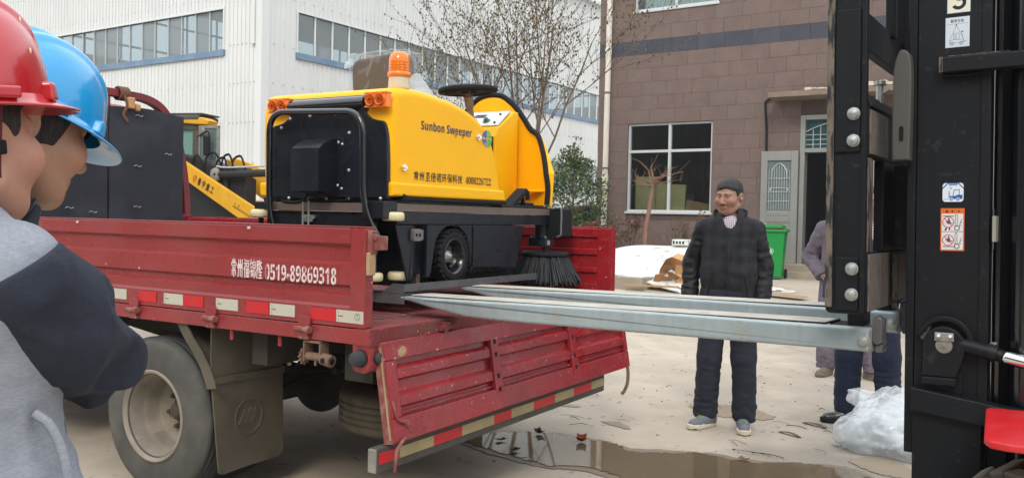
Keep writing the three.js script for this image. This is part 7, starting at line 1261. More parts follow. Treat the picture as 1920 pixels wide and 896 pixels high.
const heather = (c, s, amp) => tex(512, (u, v, x, y) => { const f = pf(u, v, 40, s, 3, 120), a = (pf(u, v, 4, s + 3, 4) - 0.5) * 0.1, h = (hash3(x, y, s) - 0.5) * 0.10; return c.map((k) => k * (1 + (f - 0.5) * amp + a + h)); }, 0.22);
M.hoodieGrey = phys({ map: heather([146, 153, 164], 261, 0.16), roughness: 0.95, sheen: 0.2, sheenRoughness: 0.7, bumpMap: weave, bumpScale: 0.0012 });
M.hoodieNavy = phys({ map: heather([38, 44, 58], 263, 0.3), roughness: 0.95, sheen: 0.4, sheenColor: new THREE.Color(0x38404e), sheenRoughness: 0.6, bumpMap: weave, bumpScale: 0.0012 });
M.denimGrey = std({ map: denim([98, 108, 124], 265), roughness: 0.9, side: THREE.DoubleSide });
M.sneaker = std({ map: tex(256, (u, v, x, y) => { const k = 112 + (hash3(x, y, 5) - 0.5) * 30; return [k * 0.95, k, k * 1.1]; }, 0.1), roughness: 0.9 });
M.sole = std({ color: 0xc9c2ae, roughness: 0.8 });
M.dustyShoe = std({ map: tex(256, (u, v) => { const k = pf(u, v, 8, 267, 5); return [lerp(84, 130, k), lerp(80, 122, k), lerp(70, 106, k)]; }, 0.12), roughness: 0.95 });
M.blackShoe = phys({ color: 0x101216, roughness: 0.35, clearcoat: 0.4 });

const fold = (p, s, amp, sx = 9, sy = 16) => { const w = noise3(p[0] * 6 + s, p[1] * 6, p[2] * 6), n = noise3(p[0] * sx + s + w, p[1] * sy + s * 2 + w * 2, p[2] * sx + w), r = 1 - Math.abs(n - 0.5) * 4; return amp * (0.7 * r + 0.9 * (fbm3(p[0] * sx * 1.7 + s, p[1] * sy * 1.7, p[2] * sx * 1.7, 2) - 0.5)) * -1; };
// a shoe pointing along +z at the origin, about 0.28 long
function shoeGeos(upperM, soleM, laceC) {
  const up = nets((p) => { let d = cap(p, [0, 0.045, -0.085], [0, 0.032, 0.10], 0.041, 0.036); d = smin(d, cap(p, [0, 0.07, -0.07], [0, 0.105, -0.06], 0.040, 0.043), 0.03); d = smin(d, cap(p, [0, 0.05, 0.0], [0, 0.075, -0.05], 0.037, 0.04), 0.03); return smax(d, 0.02 - p[1], 0.006); }, [-0.07, 0, -0.15], [0.07, 0.16, 0.16], 0.006);
  const so = nets((p) => { const w = 0.038 + 0.010 * Math.cos((p[2] - 0.07) * 12), e = Math.max(Math.hypot(p[0] / w, Math.max(Math.abs(p[2] - 0.008) - 0.085, 0) / 0.058) - 1) * 0.04; return smax(e, Math.abs(p[1] - (0.016 + 0.006 * sm(p[2], 0.07, 0.14))) - 0.016 + 0.002 * Math.sin(p[2] * 120), 0.006); }, [-0.07, -0.01, -0.16], [0.07, 0.06, 0.17], 0.0055);
  const lace = []; for (let i = 0; i < 4; i++) { const z = 0.045 - i * 0.022, y = 0.074 + i * 0.008; lace.push(tube([[-0.024, y - 0.006, z], [0, y + 0.004, z + 0.008], [0.024, y - 0.006, z]], 0.0032, 8, 5)); } lace.push(tube([[0, 0.104, -0.02], [-0.03, 0.11, -0.01], [-0.04, 0.095, 0.0]], 0.003, 8, 5), tube([[0, 0.104, -0.02], [0.03, 0.11, -0.01], [0.04, 0.092, 0.0]], 0.003, 8, 5));
  return { up, so, lace };
}
function addShoe(t, at, turn, upM, soM, laceM) {
  const s = shoeGeos(), m = (g) => [].concat(g).map((q) => flat(q.clone()).rotateY(turn).translate(...at));
  const o = mesh('shoe', m(s.up), upM, t, { local: true }); mesh('sole', m(s.so), soM, o, { local: true }); if (laceM) mesh('lace', m(s.lace), laceM, o, { local: true });
}
function collarGeo(c, r0, r1, h, gap, tilt, drop, thick = 0.004) {          // a standing collar: open in front, in the wearer's axes
  const P = [0, 0].map(() => []), nu = 48, nv = 6, pos = [], idx = [];
  for (const s of [0, 1]) for (let j = 0; j <= nv; j++) for (let i = 0; i <= nu; i++) {
    const q = (i / nu) * 2 - 1, a = q * (Math.PI - gap), v = j / nv, r = lerp(r0, r1, v) + s * thick, f = Math.pow(Math.abs(q), 3);
    pos.push(c[0] + Math.sin(a) * r * (1 + 0.15 * f), c[1] + v * h * (1 - 0.25 * f) - drop * f, c[2] - Math.cos(a) * r * 0.95 + tilt * v - 0.0 * f);
  }
  const W = nu + 1, N = W * (nv + 1);
  for (let j = 0; j < nv; j++) for (let i = 0; i < nu; i++) { const a = j * W + i; idx.push(a, a + 1, a + W, a + 1, a + W + 1, a + W, N + a, N + a + W, N + a + 1, N + a + 1, N + a + W, N + a + W + 1); }
  for (let i = 0; i < nu; i++) { const a = nv * W + i; idx.push(a, a + 1, N + a, a + 1, N + a + 1, N + a); }
  for (let j = 0; j < nv; j++) { const a = j * W, b = a + nu; idx.push(a, a + W, N + a, a + W, N + a + W, N + a, b, N + b, b + W, b + W, N + b, N + b + W); }
  const g = new THREE.BufferGeometry(); g.setAttribute('position', new THREE.Float32BufferAttribute(pos, 3)); g.setIndex(idx); g.computeVertexNormals(); return g;
}
function standing(o) {                                                    // a bystander in his own axes (z forward, x to his left)
  const t = thing('person', o.label, 'person', o.at); t.rotation.y = o.turn; const L = { local: true }, J = o.J;
  const hm = new THREE.Matrix4().makeTranslation(...J.head).multiply(new THREE.Matrix4().makeRotationFromEuler(new THREE.Euler(o.headTilt ?? 0.06, o.headTurn ?? 0, o.headRoll ?? 0, 'YXZ')));
  const tone = o.tone ?? SKIN, res = o.res ?? 0.0036;
  const head = colourBy(nets((p) => headField(p, o.face), [-0.11, -0.13, -0.125], [0.11, 0.135, 0.135], res), (p) => headColour(p, tone, o.face)).applyMatrix4(hm);
  const skinGeos = [head];
  const inner = (p) => { let d = cap(p, [J.head[0], J.head[1] - 0.06, J.head[2] - 0.02], [0, 1.40, -0.015], 0.053, 0.062); d = smin(d, cap(p, [0, 1.33, -0.01], [0, 1.0, 0], 0.10, 0.10), 0.08); for (const s of [0, 1]) { d = smin(d, cap(p, J.sh[s], J.el[s], 0.042, 0.036), 0.03); d = smin(d, cap(p, J.el[s], J.wr[s], 0.036, 0.026), 0.02); d = smin(d, cap(p, J.hip[s], J.kn[s], 0.062, 0.048), 0.04); d = smin(d, cap(p, J.kn[s], J.an[s], 0.045, 0.036), 0.02); } return d; };
  skinGeos.push(plainBody(inner, [-0.42, 0.02, -0.25], [0.42, 1.64, 0.25], tone));
  for (const s of [0, 1]) if (o.hands?.[s]) skinGeos.push(handGeo(handBones(J.wr[s], ...o.hands[s]), tone));
  mesh('body', skinGeos, M.skin, t, L);
  mesh('hair', nets((p) => hairField(p, o.hair), [-0.115, -0.10, -0.135], [0.115, 0.14, 0.11], res).applyMatrix4(hm), M.hair, t, L);
  // trousers
  const tr = (p) => { let d = cap(p, [-0.06, 0.93, 0], [0.06, 0.93, 0], 0.125); for (const s of [0, 1]) { const f = fold(p, s * 9 + o.seed, 0.006, 10, 18); d = smin(d, cap(p, J.hip[s], J.kn[s], o.leg[0], o.leg[1]) + f, 0.03); d = smin(d, cap(p, J.kn[s], J.an[s], o.leg[1], o.leg[2]) + fold(p, s * 5 + o.seed, 0.007 + 0.006 * sm(p[1], 0.3, 0.1), 12, 30), 0.02); } return Math.max(d, o.hem - p[1]); };
  mesh('trousers', nets(tr, [-0.32, 0.02, -0.3], [0.32, 1.06, 0.3], 0.009), o.trousersM, t, L);
  // jacket: trunk and sleeves
  const tk = o.trunk, trunkF = (p) => { let d = ell(p, [0, 1.20, tk.z ?? 0], [tk.w, 0.29, tk.d]); d = smin(d, cap(p, [-tk.w * 0.38, 1.03, 0.01], [tk.w * 0.38, 1.03, 0.01], tk.d * 0.86), 0.08); d = smin(d, cap(p, [-tk.w * 0.40, 0.84, 0.01], [tk.w * 0.40, 0.84, 0.01], tk.d * 0.86), 0.10); d = smin(d, cap(p, J.sh[0].map((v, i) => (i === 0 ? v * 0.9 : v)), J.sh[1].map((v, i) => (i === 0 ? v * 0.9 : v)), 0.072), 0.07); d = smin(d, cap(p, [0, 1.40, -0.02], [0, 1.46, -0.02], 0.078), 0.05);
    d += fold(p, o.seed, 0.007, 7, 9) + fold(p, o.seed + 3, 0.003, 20, 20); d = Math.max(d, tk.hem - p[1] + 0.004 * Math.sin(p[0] * 30)); d = smax(d, -(len3(p[0] / (tk.vw ?? 0.062), (p[1] - 1.47) / (tk.vneck ?? 0.10), (p[2] - 0.045) / 0.10) - 1) * 0.05, 0.01); return d; };
  const sleeveF = (p) => { let d = 9; for (const s of [0, 1]) { const a = cap(p, J.sh[s], J.el[s], tk.s0, tk.s1) + fold(p, s * 7 + o.seed, 0.009, 16, 26), b = cap(p, J.el[s], J.wr[s], tk.s1, tk.s2) + fold(p, s * 3 + o.seed, 0.010, 16, 34), e = smin(a, b, 0.02), w = V(...J.wr[s]), dir = w.clone().sub(V(...J.el[s])).normalize(); d = Math.min(d, Math.max(e, V(...p).sub(w).dot(dir) - 0.0)); } return d; };
  if (o.sleeveM) { mesh('jacket', nets(trunkF, [-0.30, 0.68, -0.24], [0.30, 1.54, 0.26], 0.009), o.jacketM, t, L); mesh('sleeves', nets(sleeveF, [-0.46, 0.80, -0.3], [0.46, 1.5, 0.32], 0.009), o.sleeveM, t, L); }
  else mesh('jacket', nets((p) => smin(trunkF(p), sleeveF(p), 0.02), [-0.5, 0.68, -0.3], [0.5, 1.54, 0.32], 0.010), o.jacketM, t, L);
  return t;
}
const joints = (a) => ({ head: [0, 1.588, 0.02], sh: [[-0.178, 1.375, -0.01], [0.178, 1.375, -0.01]], el: [[-0.262, 1.12, -0.04], [0.262, 1.12, -0.04]], wr: [[-0.262, 0.885, 0.03], [0.262, 0.885, 0.03]], hip: [[-0.095, 0.90, 0], [0.095, 0.90, 0]], kn: [[-0.115, 0.49, 0.015], [0.115, 0.49, 0.015]], an: [[-0.125, 0.10, 0], [0.125, 0.10, 0]], ...a });
{
  const t = standing({
    label: 'man in dark checked wool coat with leather sleeves, jeans and grey trainers', at: [-1.855, 0, -5.985], turn: R(15), seed: 4, face: { cheek: 0.026, wide: 1.05, stubble: 0.5 }, headTurn: -0.42, headTilt: 0.10, headRoll: -0.04, res: 0.003, hair: { vol: 0.003, topVol: 0.008, fwd: 0.034, low: 0.004, ear: 0.03 },
    J: joints({ head: [-0.012, 1.588, 0.015], an: [[-0.135, 0.10, 0.0], [0.13, 0.10, 0.02]], sh: [[-0.172, 1.372, -0.01], [0.170, 1.372, -0.01]], el: [[-0.258, 1.13, -0.05], [0.232, 1.12, -0.03]], wr: [[-0.262, 0.885, 0.02], [0.225, 0.885, 0.04]] }),
    hands: [[[0, -1, 0.1], [-1, 0, 0.1], [0.1, 0, 1], 0.35], [[0, -1, 0.1], [1, 0, 0.1], [-0.1, 0, 1], 0.35]],
    trousersM: M.jeansDark, leg: [0.098, 0.083, 0.078], hem: 0.055, jacketM: M.woolCoat, sleeveM: M.leatherSleeve, trunk: { w: 0.188, d: 0.132, hem: 0.75, s0: 0.064, s1: 0.060, s2: 0.055, vneck: 0.10, vw: 0.048 },
  });
  const L = { local: true };
  mesh('shirt', [collarGeo([0, 1.425, -0.002], 0.064, 0.066, 0.055, 0.28, 0.012, 0.055), nets((p) => smax(ell(p, [0, 1.37, 0.035], [0.075, 0.10, 0.075]), 1.27 - p[1], 0.01), [-0.1, 1.25, -0.06], [0.1, 1.49, 0.13], 0.007)], M.checkShirt, t, L);
  mesh('collar', collarGeo([0, 1.405, -0.012], 0.082, 0.100, 0.112, 0.40, 0.0, 0.085, 0.014), M.plushCollar, t, L);
  mesh('zip', tube([[-0.002, 1.31, 0.123], [-0.002, 1.20, 0.139], [0, 1.05, 0.143], [0, 0.9, 0.139], [0, 0.77, 0.137]], 0.004, 30, 5), M.darkSteel, t, L);
  mesh('pocket_welt', [-1, 1].map((s) => tube([[s * 0.105, 1.06, 0.128], [s * 0.125, 0.98, 0.122], [s * 0.135, 0.91, 0.115]], 0.004, 12, 5)), M.leatherSleeve, t, L);
  const lc = std({ color: 0x7aa332, roughness: 0.8 });
  addShoe(t, [-0.145, 0, 0.06], -0.62, M.sneaker, M.sole, lc); addShoe(t, [0.125, 0, 0.085], 0.10, M.sneaker, M.sole, lc);
}
{
  const t = standing({
    label: 'man in navy jacket and trousers standing behind the fork carriage', at: [-1.05, 0, -6.66], turn: R(-8), seed: 14, headTurn: -0.5, headTilt: 0.05, face: { stubble: 0.4 }, res: 0.0045,
    J: joints({ head: [0.05, 1.575, 0.02], an: [[-0.135, 0.10, 0], [0.16, 0.10, 0.0]], kn: [[-0.12, 0.49, 0.02], [0.14, 0.49, 0.02]] }),
    hands: [[[0, -1, 0.1], [-1, 0, 0.1], [0.1, 0, 1], 0.35], [[0, -1, 0.1], [1, 0, 0.1], [-0.1, 0, 1], 0.35]],
    trousersM: M.jeansNavy, leg: [0.102, 0.092, 0.082], hem: 0.05, jacketM: M.navyJacket, trunk: { w: 0.2, d: 0.13, hem: 0.78, s0: 0.07, s1: 0.06, s2: 0.054, vneck: 0.2 },
  });
  const L = { local: true };
  mesh('shirt', nets((p) => smax(smin(ell(p, [0.02, 1.36, 0.03], [0.08, 0.14, 0.095]), cap(p, [0.02, 1.42, 0.0], [0.03, 1.465, 0.0], 0.062), 0.03), 1.22 - p[1], 0.01), [-0.12, 1.2, -0.1], [0.16, 1.53, 0.16], 0.008), M.checkViolet, t, L);
  addShoe(t, [-0.15, 0, 0.05], -0.9, M.blackShoe, M.blackRubber); addShoe(t, [0.165, 0, 0.05], 0.2, M.blackShoe, M.blackRubber);
}
{
  const t = standing({
    label: 'man in lilac grey work clothes with his arm bent, behind the forks', at: [-1.60, 0, -8.66], turn: R(5), seed: 24, headTurn: -0.2, res: 0.005,
    J: joints({ head: [0, 1.57, 0.02], sh: [[-0.18, 1.375, -0.02], [0.18, 1.375, 0]], el: [[-0.315, 1.10, -0.10], [0.25, 1.12, 0.0]], wr: [[-0.17, 0.93, 0.07], [0.2, 0.95, 0.16]], an: [[-0.12, 0.10, 0.0], [0.30, 0.10, 0.05]], kn: [[-0.12, 0.49, 0.04], [0.22, 0.49, 0.06]] }),
    hands: [[[0.5, -0.6, 0.6], [-1, 0, 0.4], [0, 0.3, 1], 0.4], [[-0.2, -0.8, 0.4], [1, 0, 0.1], [-0.1, 0, 1], 0.4]],
    trousersM: M.lilacCloth, leg: [0.105, 0.095, 0.092], hem: 0.07, jacketM: M.lilacCloth, trunk: { w: 0.19, d: 0.13, hem: 0.78, s0: 0.075, s1: 0.068, s2: 0.058 },
  });
  mesh('jacket_collar', collarGeo([0, 1.42, -0.01], 0.078, 0.088, 0.06, 0.4, 0, 0.05, 0.006), M.lilacCloth, t, { local: true });
  addShoe(t, [-0.125, 0, 0.06], -0.35, M.dustyShoe, M.dustyShoe); addShoe(t, [0.31, 0, 0.09], 0.9, M.dustyShoe, M.dustyShoe);
}
// hard hat in the head's axes
function hatGeos() {
  const N = 96, T = 30, pos = [], idx = [], col = [];
  const base = (a) => { const c = Math.cos(a), s = Math.sin(a); return [0.1085 * s, 0.134 * c]; };                 // x, z on the head band
  for (const inner of [0, 1]) for (let j = 0; j <= T; j++) for (let i = 0; i <= N; i++) {
    const a = (i / N) * Math.PI * 2, u = (j / T) * Math.PI / 2, [x, z] = base(a), k = Math.pow(Math.cos(u), 0.82), y = 0.150 * Math.pow(Math.sin(u), 0.92);
    let px = x * k, pz = z * k - 0.004, py = y;
    const front = sm(u, 0.16, 0.5), r0 = sm(Math.abs(px), 0.021, 0.011), r1 = sm(Math.abs(Math.abs(px) - 0.052), 0.013, 0.005), rg = front * (0.010 * r0 + 0.0055 * r1 * sm(u, 0.3, 0.75));
    const nx = px / 0.11, ny = py / 0.15, nz = pz / 0.134, l = Math.hypot(nx, ny, nz) || 1, d = rg - inner * 0.003;
    pos.push(px + (nx / l) * d, py + (ny / l) * d, pz + (nz / l) * d);
  }
  const W = N + 1, K = W * (T + 1);
  for (let j = 0; j < T; j++) for (let i = 0; i < N; i++) { const a = j * W + i; idx.push(a, a + 1, a + W, a + 1, a + W + 1, a + W, K + a, K + a + W, K + a + 1, K + a + 1, K + a + W, K + a + W + 1); }
  const shell = new THREE.BufferGeometry(); shell.setAttribute('position', new THREE.Float32BufferAttribute(pos, 3)); shell.setIndex(idx); shell.computeVertexNormals();
  const bp = [], bi = [], Q = 7;
  const prof = (a) => { const c = Math.max(0, Math.cos(a)), w = 0.010 + 0.038 * Math.pow(c, 1.6), dr = -0.005 - 0.008 * Math.pow(c, 2); return [[0, 0.008], [0.004, 0.002], [w * 0.5, dr * 0.42], [w * 0.95, dr], [w, dr - 0.002], [w * 0.97, dr - 0.0045], [w * 0.5, dr * 0.45 - 0.0045], [0, -0.002]]; };
  for (let i = 0; i <= N; i++) { const a = (i / N) * Math.PI * 2, [x, z] = base(a), l = Math.hypot(x / 0.1085 / 0.1085, z / 0.134 / 0.134), nx = x / 0.1085 / 0.1085 / l, nz = z / 0.134 / 0.134 / l; for (const [w, y] of prof(a)) bp.push(x + nx * w, y, z - 0.004 + nz * w); }
  for (let i = 0; i < N; i++) for (let q = 0; q < Q; q++) { const a = i * (Q + 1) + q, b = a + Q + 1; bi.push(a, a + 1, b, a + 1, b + 1, b); }
  const brim = new THREE.BufferGeometry(); brim.setAttribute('position', new THREE.Float32BufferAttribute(bp, 3)); brim.setIndex(bi); brim.computeVertexNormals();
  const lug = [];
  for (const [deg, w, h, d] of [[52, 0.030, 0.026, 0.022], [-52, 0.030, 0.026, 0.022]]) { const a = R(deg), [x, z] = base(a), g = new RoundedBoxGeometry(w, h, d, 3, 0.005), p = g.attributes.position; for (let i = 0; i < p.count; i++) { const f = 1 - 0.24 * (p.getY(i) / h + 0.5); p.setX(i, p.getX(i) * f); p.setZ(i, p.getZ(i) * f); } g.computeVertexNormals(); g.rotateY(a).translate(x * 1.03, h / 2 - 0.001, z * 1.03 - 0.004); lug.push(g); }
  for (const deg of [92, -92, 150, -150]) { const a = R(deg), [x, z] = base(a); lug.push(new RoundedBoxGeometry(0.044, 0.016, 0.014, 3, 0.004).rotateY(a).translate(x * 1.05, 0.008, z * 1.05 - 0.004)); }
  return { shell, brim, lug };
}
function hatOn(t, m, mat, specks) {
  const h = hatGeos(), f = (g) => [].concat(g).map((q) => flat(q.clone()).applyMatrix4(m)), o = mesh('hard_hat', f([h.shell, h.brim]), mat, t);
  mesh('hat_lug', f(h.lug), mat, o);
  if (specks) mesh('paint_speck', f(specks), std({ color: 0xe2c9a8, roughness: 0.7 }), o);
  mesh('head_band', f([lathe([[1, 0.006], [1.01, 0.014], [1, 0.022]], [0, 0, 0], 'y', 48).scale(0.088, 1, 0.108)]), M.blackRubber, o);
  return o;
}
function nearPerson(o) {                                               // built straight in world metres
  const t = thing('person', o.label, 'person', o.at), f = V(...o.f).normalize(), turn = Math.atan2(f.x, f.z);
  const hm = new THREE.Matrix4().makeTranslation(...o.head).multiply(new THREE.Matrix4().makeRotationFromEuler(new THREE.Euler(o.pitch, turn + (o.headTurn ?? 0), o.roll ?? 0, 'YXZ')));
  const head = colourBy(nets((p) => headField(p, o.face), [-0.11, -0.13, -0.125], [0.11, 0.135, 0.135], 0.0026), (p) => headColour(p, o.tone, o.face)).applyMatrix4(hm);
  const body = plainBody(o.body, o.lo, o.hi, o.tone);
  mesh('body', [head, body, ...(o.handsG ?? [])], M.skin, t);
  mesh('hair', nets((p) => Math.max(hairField(p, o.hair), p[1] - 0.07), [-0.115, -0.10, -0.135], [0.115, 0.10, 0.11], 0.003).applyMatrix4(hm), M.hairGrey, t);
  const hat = hatOn(t, hm.clone().multiply(new THREE.Matrix4().makeTranslation(0, o.hatY, o.hatZ)).multiply(new THREE.Matrix4().makeRotationX(o.hatPitch ?? 0)).multiply(new THREE.Matrix4().makeScale(o.hatS, o.hatH / 0.15, o.hatS)), o.hatM, o.specks);
  return { t, hm, hat };
}
const hatGloss = (c) => phys({ color: c, roughness: 0.28, clearcoat: 0.9, clearcoatRoughness: 0.12, bumpMap: orangePeel, bumpScale: 0.00025 });
{ // nearest man: red hard hat, grey hoodie with navy sleeves, arms crossed
  const f = [-0.141, 0, -0.99], l = [-0.99, 0, 0.141], HC = [-1.319, 1.506, -0.667];
  const S = [-1.152, 1.322, -0.657], E = [-1.248, 1.190, -0.829], Wr = [-1.46, 1.185, -0.79], C = [-1.334, 1.252, -0.632];
  const SL = [S[0] + l[0] * 0.37, S[1], S[2] + l[2] * 0.37], EL = [E[0] + l[0] * 0.34, E[1], E[2] + l[2] * 0.34], WL = [-1.46, 1.165, -0.80];
  const body = (p) => { let d = cap(p, [-1.312, 1.46, -0.655], [-1.33, 1.36, -0.64], 0.058, 0.068); d = smin(d, cap(p, [-1.334, 1.30, -0.632], [-1.334, 0.9, -0.632], 0.09, 0.09), 0.05); for (const s of [-1, 1]) { const hx = C[0] - s * l[0] * 0.095, hz = C[2] - s * l[2] * 0.095; d = smin(d, cap(p, [hx, 0.88, hz], [hx, 0.1, hz], 0.06, 0.04), 0.05); } d = smin(d, cap(p, S, E, 0.04), 0.02); d = smin(d, cap(p, E, Wr, 0.035, 0.028), 0.02); d = smin(d, cap(p, SL, EL, 0.04), 0.02); return smin(d, cap(p, EL, WL, 0.035, 0.028), 0.02); };
  const speck = []; for (const [a, u, s] of [[-48, 0.78, 0.004], [-38, 0.80, 0.0028], [-62, 0.42, 0.003], [-30, 0.3, 0.0018], [-75, 0.9, 0.0022]]) { const A = R(a), k = Math.pow(Math.cos(u), 0.82); speck.push(new THREE.SphereGeometry(s, 8, 6).scale(0.8, 1.4, 0.5).rotateY(A).translate(0.1085 * Math.sin(A) * k * 1.012, 0.150 * Math.pow(Math.sin(u), 0.92), 0.134 * Math.cos(A) * k * 1.012 - 0.004)); }
  const { t, hm } = nearPerson({ label: 'nearest man in red hard hat and grey hoodie with navy sleeves, arms crossed', at: [-1.334, 0, -0.632], f, head: HC, pitch: -0.10, face: { cheek: 0.031, wide: 1.06, stubble: 0.4, earZ: 0.034 }, tone: [0.43, 0.225, 0.155], body, lo: [-1.75, 0.02, -1.1], hi: [-1.0, 1.58, -0.4], hair: { vol: 0.003, fwd: 0.046 }, hatM: hatGloss(0xb30f1c), specks: speck, hatY: 0.062, hatZ: -0.002, hatS: 0.99, hatH: 0.156,
    handsG: [handGeo(handBones(Wr, [-0.98, 0.1, 0.1], [0.1, 0.2, -0.95], [0, 1, 0.1], 0.35), [0.43, 0.225, 0.155]), handGeo(handBones(WL, [0.98, 0.0, -0.1], [0.1, 0.2, -0.95], [0, 1, 0], 0.3), [0.43, 0.225, 0.155])] });
  const axis = (p) => [(p[0] - C[0]) * l[0] + (p[2] - C[2]) * l[2], p[1], (p[0] - C[0]) * f[0] + (p[2] - C[2]) * f[2]];      // his left, up, forward
  const hood = (p) => { const q = axis(p); let d = ell(q, [0, 1.22, 0.0], [0.205, 0.22, 0.135]); d = smin(d, cap(q, [-0.10, 0.98, 0.015], [0.10, 0.98, 0.015], 0.126), 0.10); d = smin(d, cap(q, [-0.16, 1.325, -0.005], [0.16, 1.325, -0.005], 0.074), 0.06); d = smin(d, cap(q, [0, 1.34, 0.0], [0.0, 1.40, 0.015], 0.082, 0.072), 0.05); d = smin(d, cap(q, [-0.11, 1.385, -0.06], [0.11, 1.385, -0.06], 0.035), 0.04); d += fold(p, 31, 0.010, 7, 12) + fold(p, 35, 0.003, 24, 24); return smax(Math.max(d, 0.84 - p[1]), -cap(q, [0, 1.40, 0.03], [0, 1.55, 0.05], 0.055), 0.01); };
  const slv = (a, m, e, w, seed) => (p) => { let d = smin(cap(p, a, m, 0.076, 0.087), cap(p, m, e, 0.087, 0.058), 0.03); d = smin(d, cap(p, e, w, 0.058, 0.052), 0.03); const k = sm(len3(p[0] - e[0], p[1] - e[1], p[2] - e[2]), 0.20, 0.04); return d + fold(p, seed, 0.010 + 0.008 * k, 11, 14) + fold(p, seed + 5, 0.002, 50, 50); };
  mesh('hoodie', nets(hood, [-1.62, 0.82, -0.92], [-1.02, 1.50, -0.38], 0.007), M.hoodieGrey, t);
  const mid = [-1.185, 1.254, -0.716], midL = [mid[0] + l[0] * 0.44, mid[1], mid[2] + l[2] * 0.44];
  mesh('sleeve', nets((p) => Math.max(slv(S, mid, E, Wr, 41)(p), -((p[0] + 1.109) * 0.121 - (p[1] - 1.351) * 0.864 - (p[2] + 0.649) * 0.489)), [-1.58, 1.02, -1.0], [-1.0, 1.45, -0.50], 0.0065), M.hoodieNavy, t);
  mesh('sleeve', nets((p) => Math.max(slv(SL, midL, EL, WL, 43)(p), -(axis(p)[0] - 0.128) - (1.36 - p[1]) * 2.2), [-1.75, 1.02, -1.05], [-1.25, 1.45, -0.45], 0.009), M.hoodieNavy, t);
  mesh('pocket_welt', tube([[-1.128, 1.15, -0.665], [-1.11, 1.135, -0.675], [-1.098, 1.10, -0.685], [-1.092, 1.06, -0.69], [-1.094, 1.0, -0.70]], 0.0065, 24, 7), M.hoodieGrey, t);
  mesh('trousers', nets((p) => { let d = 9; for (const s of [-1, 1]) { const hx = C[0] - s * l[0] * 0.10, hz = C[2] - s * l[2] * 0.10; d = smin(d, cap(p, [hx, 0.86, hz], [hx, 0.08, hz], 0.11, 0.085) + fold(p, s * 4, 0.006, 10, 18), 0.03); } return Math.max(d, 0.06 - p[1]); }, [-1.65, 0.02, -0.95], [-1.05, 1.0, -0.42], 0.012), M.jeansDark, t);
  for (const s of [-1, 1]) { const hx = C[0] - s * l[0] * 0.10, hz = C[2] - s * l[2] * 0.10; const g = shoeGeos(), a = Math.atan2(f[0], f[2]), mv = (q) => flat(q.clone()).rotateY(a).translate(hx + f[0] * 0.05, 0, hz + f[2] * 0.05); const sh_ = mesh('shoe', mv(g.up), M.blackShoe, t); mesh('sole', mv(g.so), M.blackRubber, sh_); }
  const hp = (x, y, z) => V(x, y, z).applyMatrix4(hm);
  mesh('chin_strap', [new THREE.TubeGeometry(new THREE.CatmullRomCurve3([hp(-0.094, 0.055, -0.004), hp(-0.089, 0.01, -0.006), hp(-0.079, -0.05, -0.004), hp(-0.05, -0.1, 0.03), hp(0, -0.125, 0.045)]), 30, 0.0035, 6)], std({ map: tex(64, (u, v, x, y) => ((x + y) % 16 < 8 ? [120, 24, 30] : [20, 20, 24]), 0.012), roughness: 0.8 }), t);
  mesh('strap_buckle', [new RoundedBoxGeometry(0.009, 0.020, 0.014, 2, 0.003).applyMatrix4(hm.clone().multiply(new THREE.Matrix4().makeTranslation(-0.089, -0.004, -0.005)))], M.blackRubber, t);
}
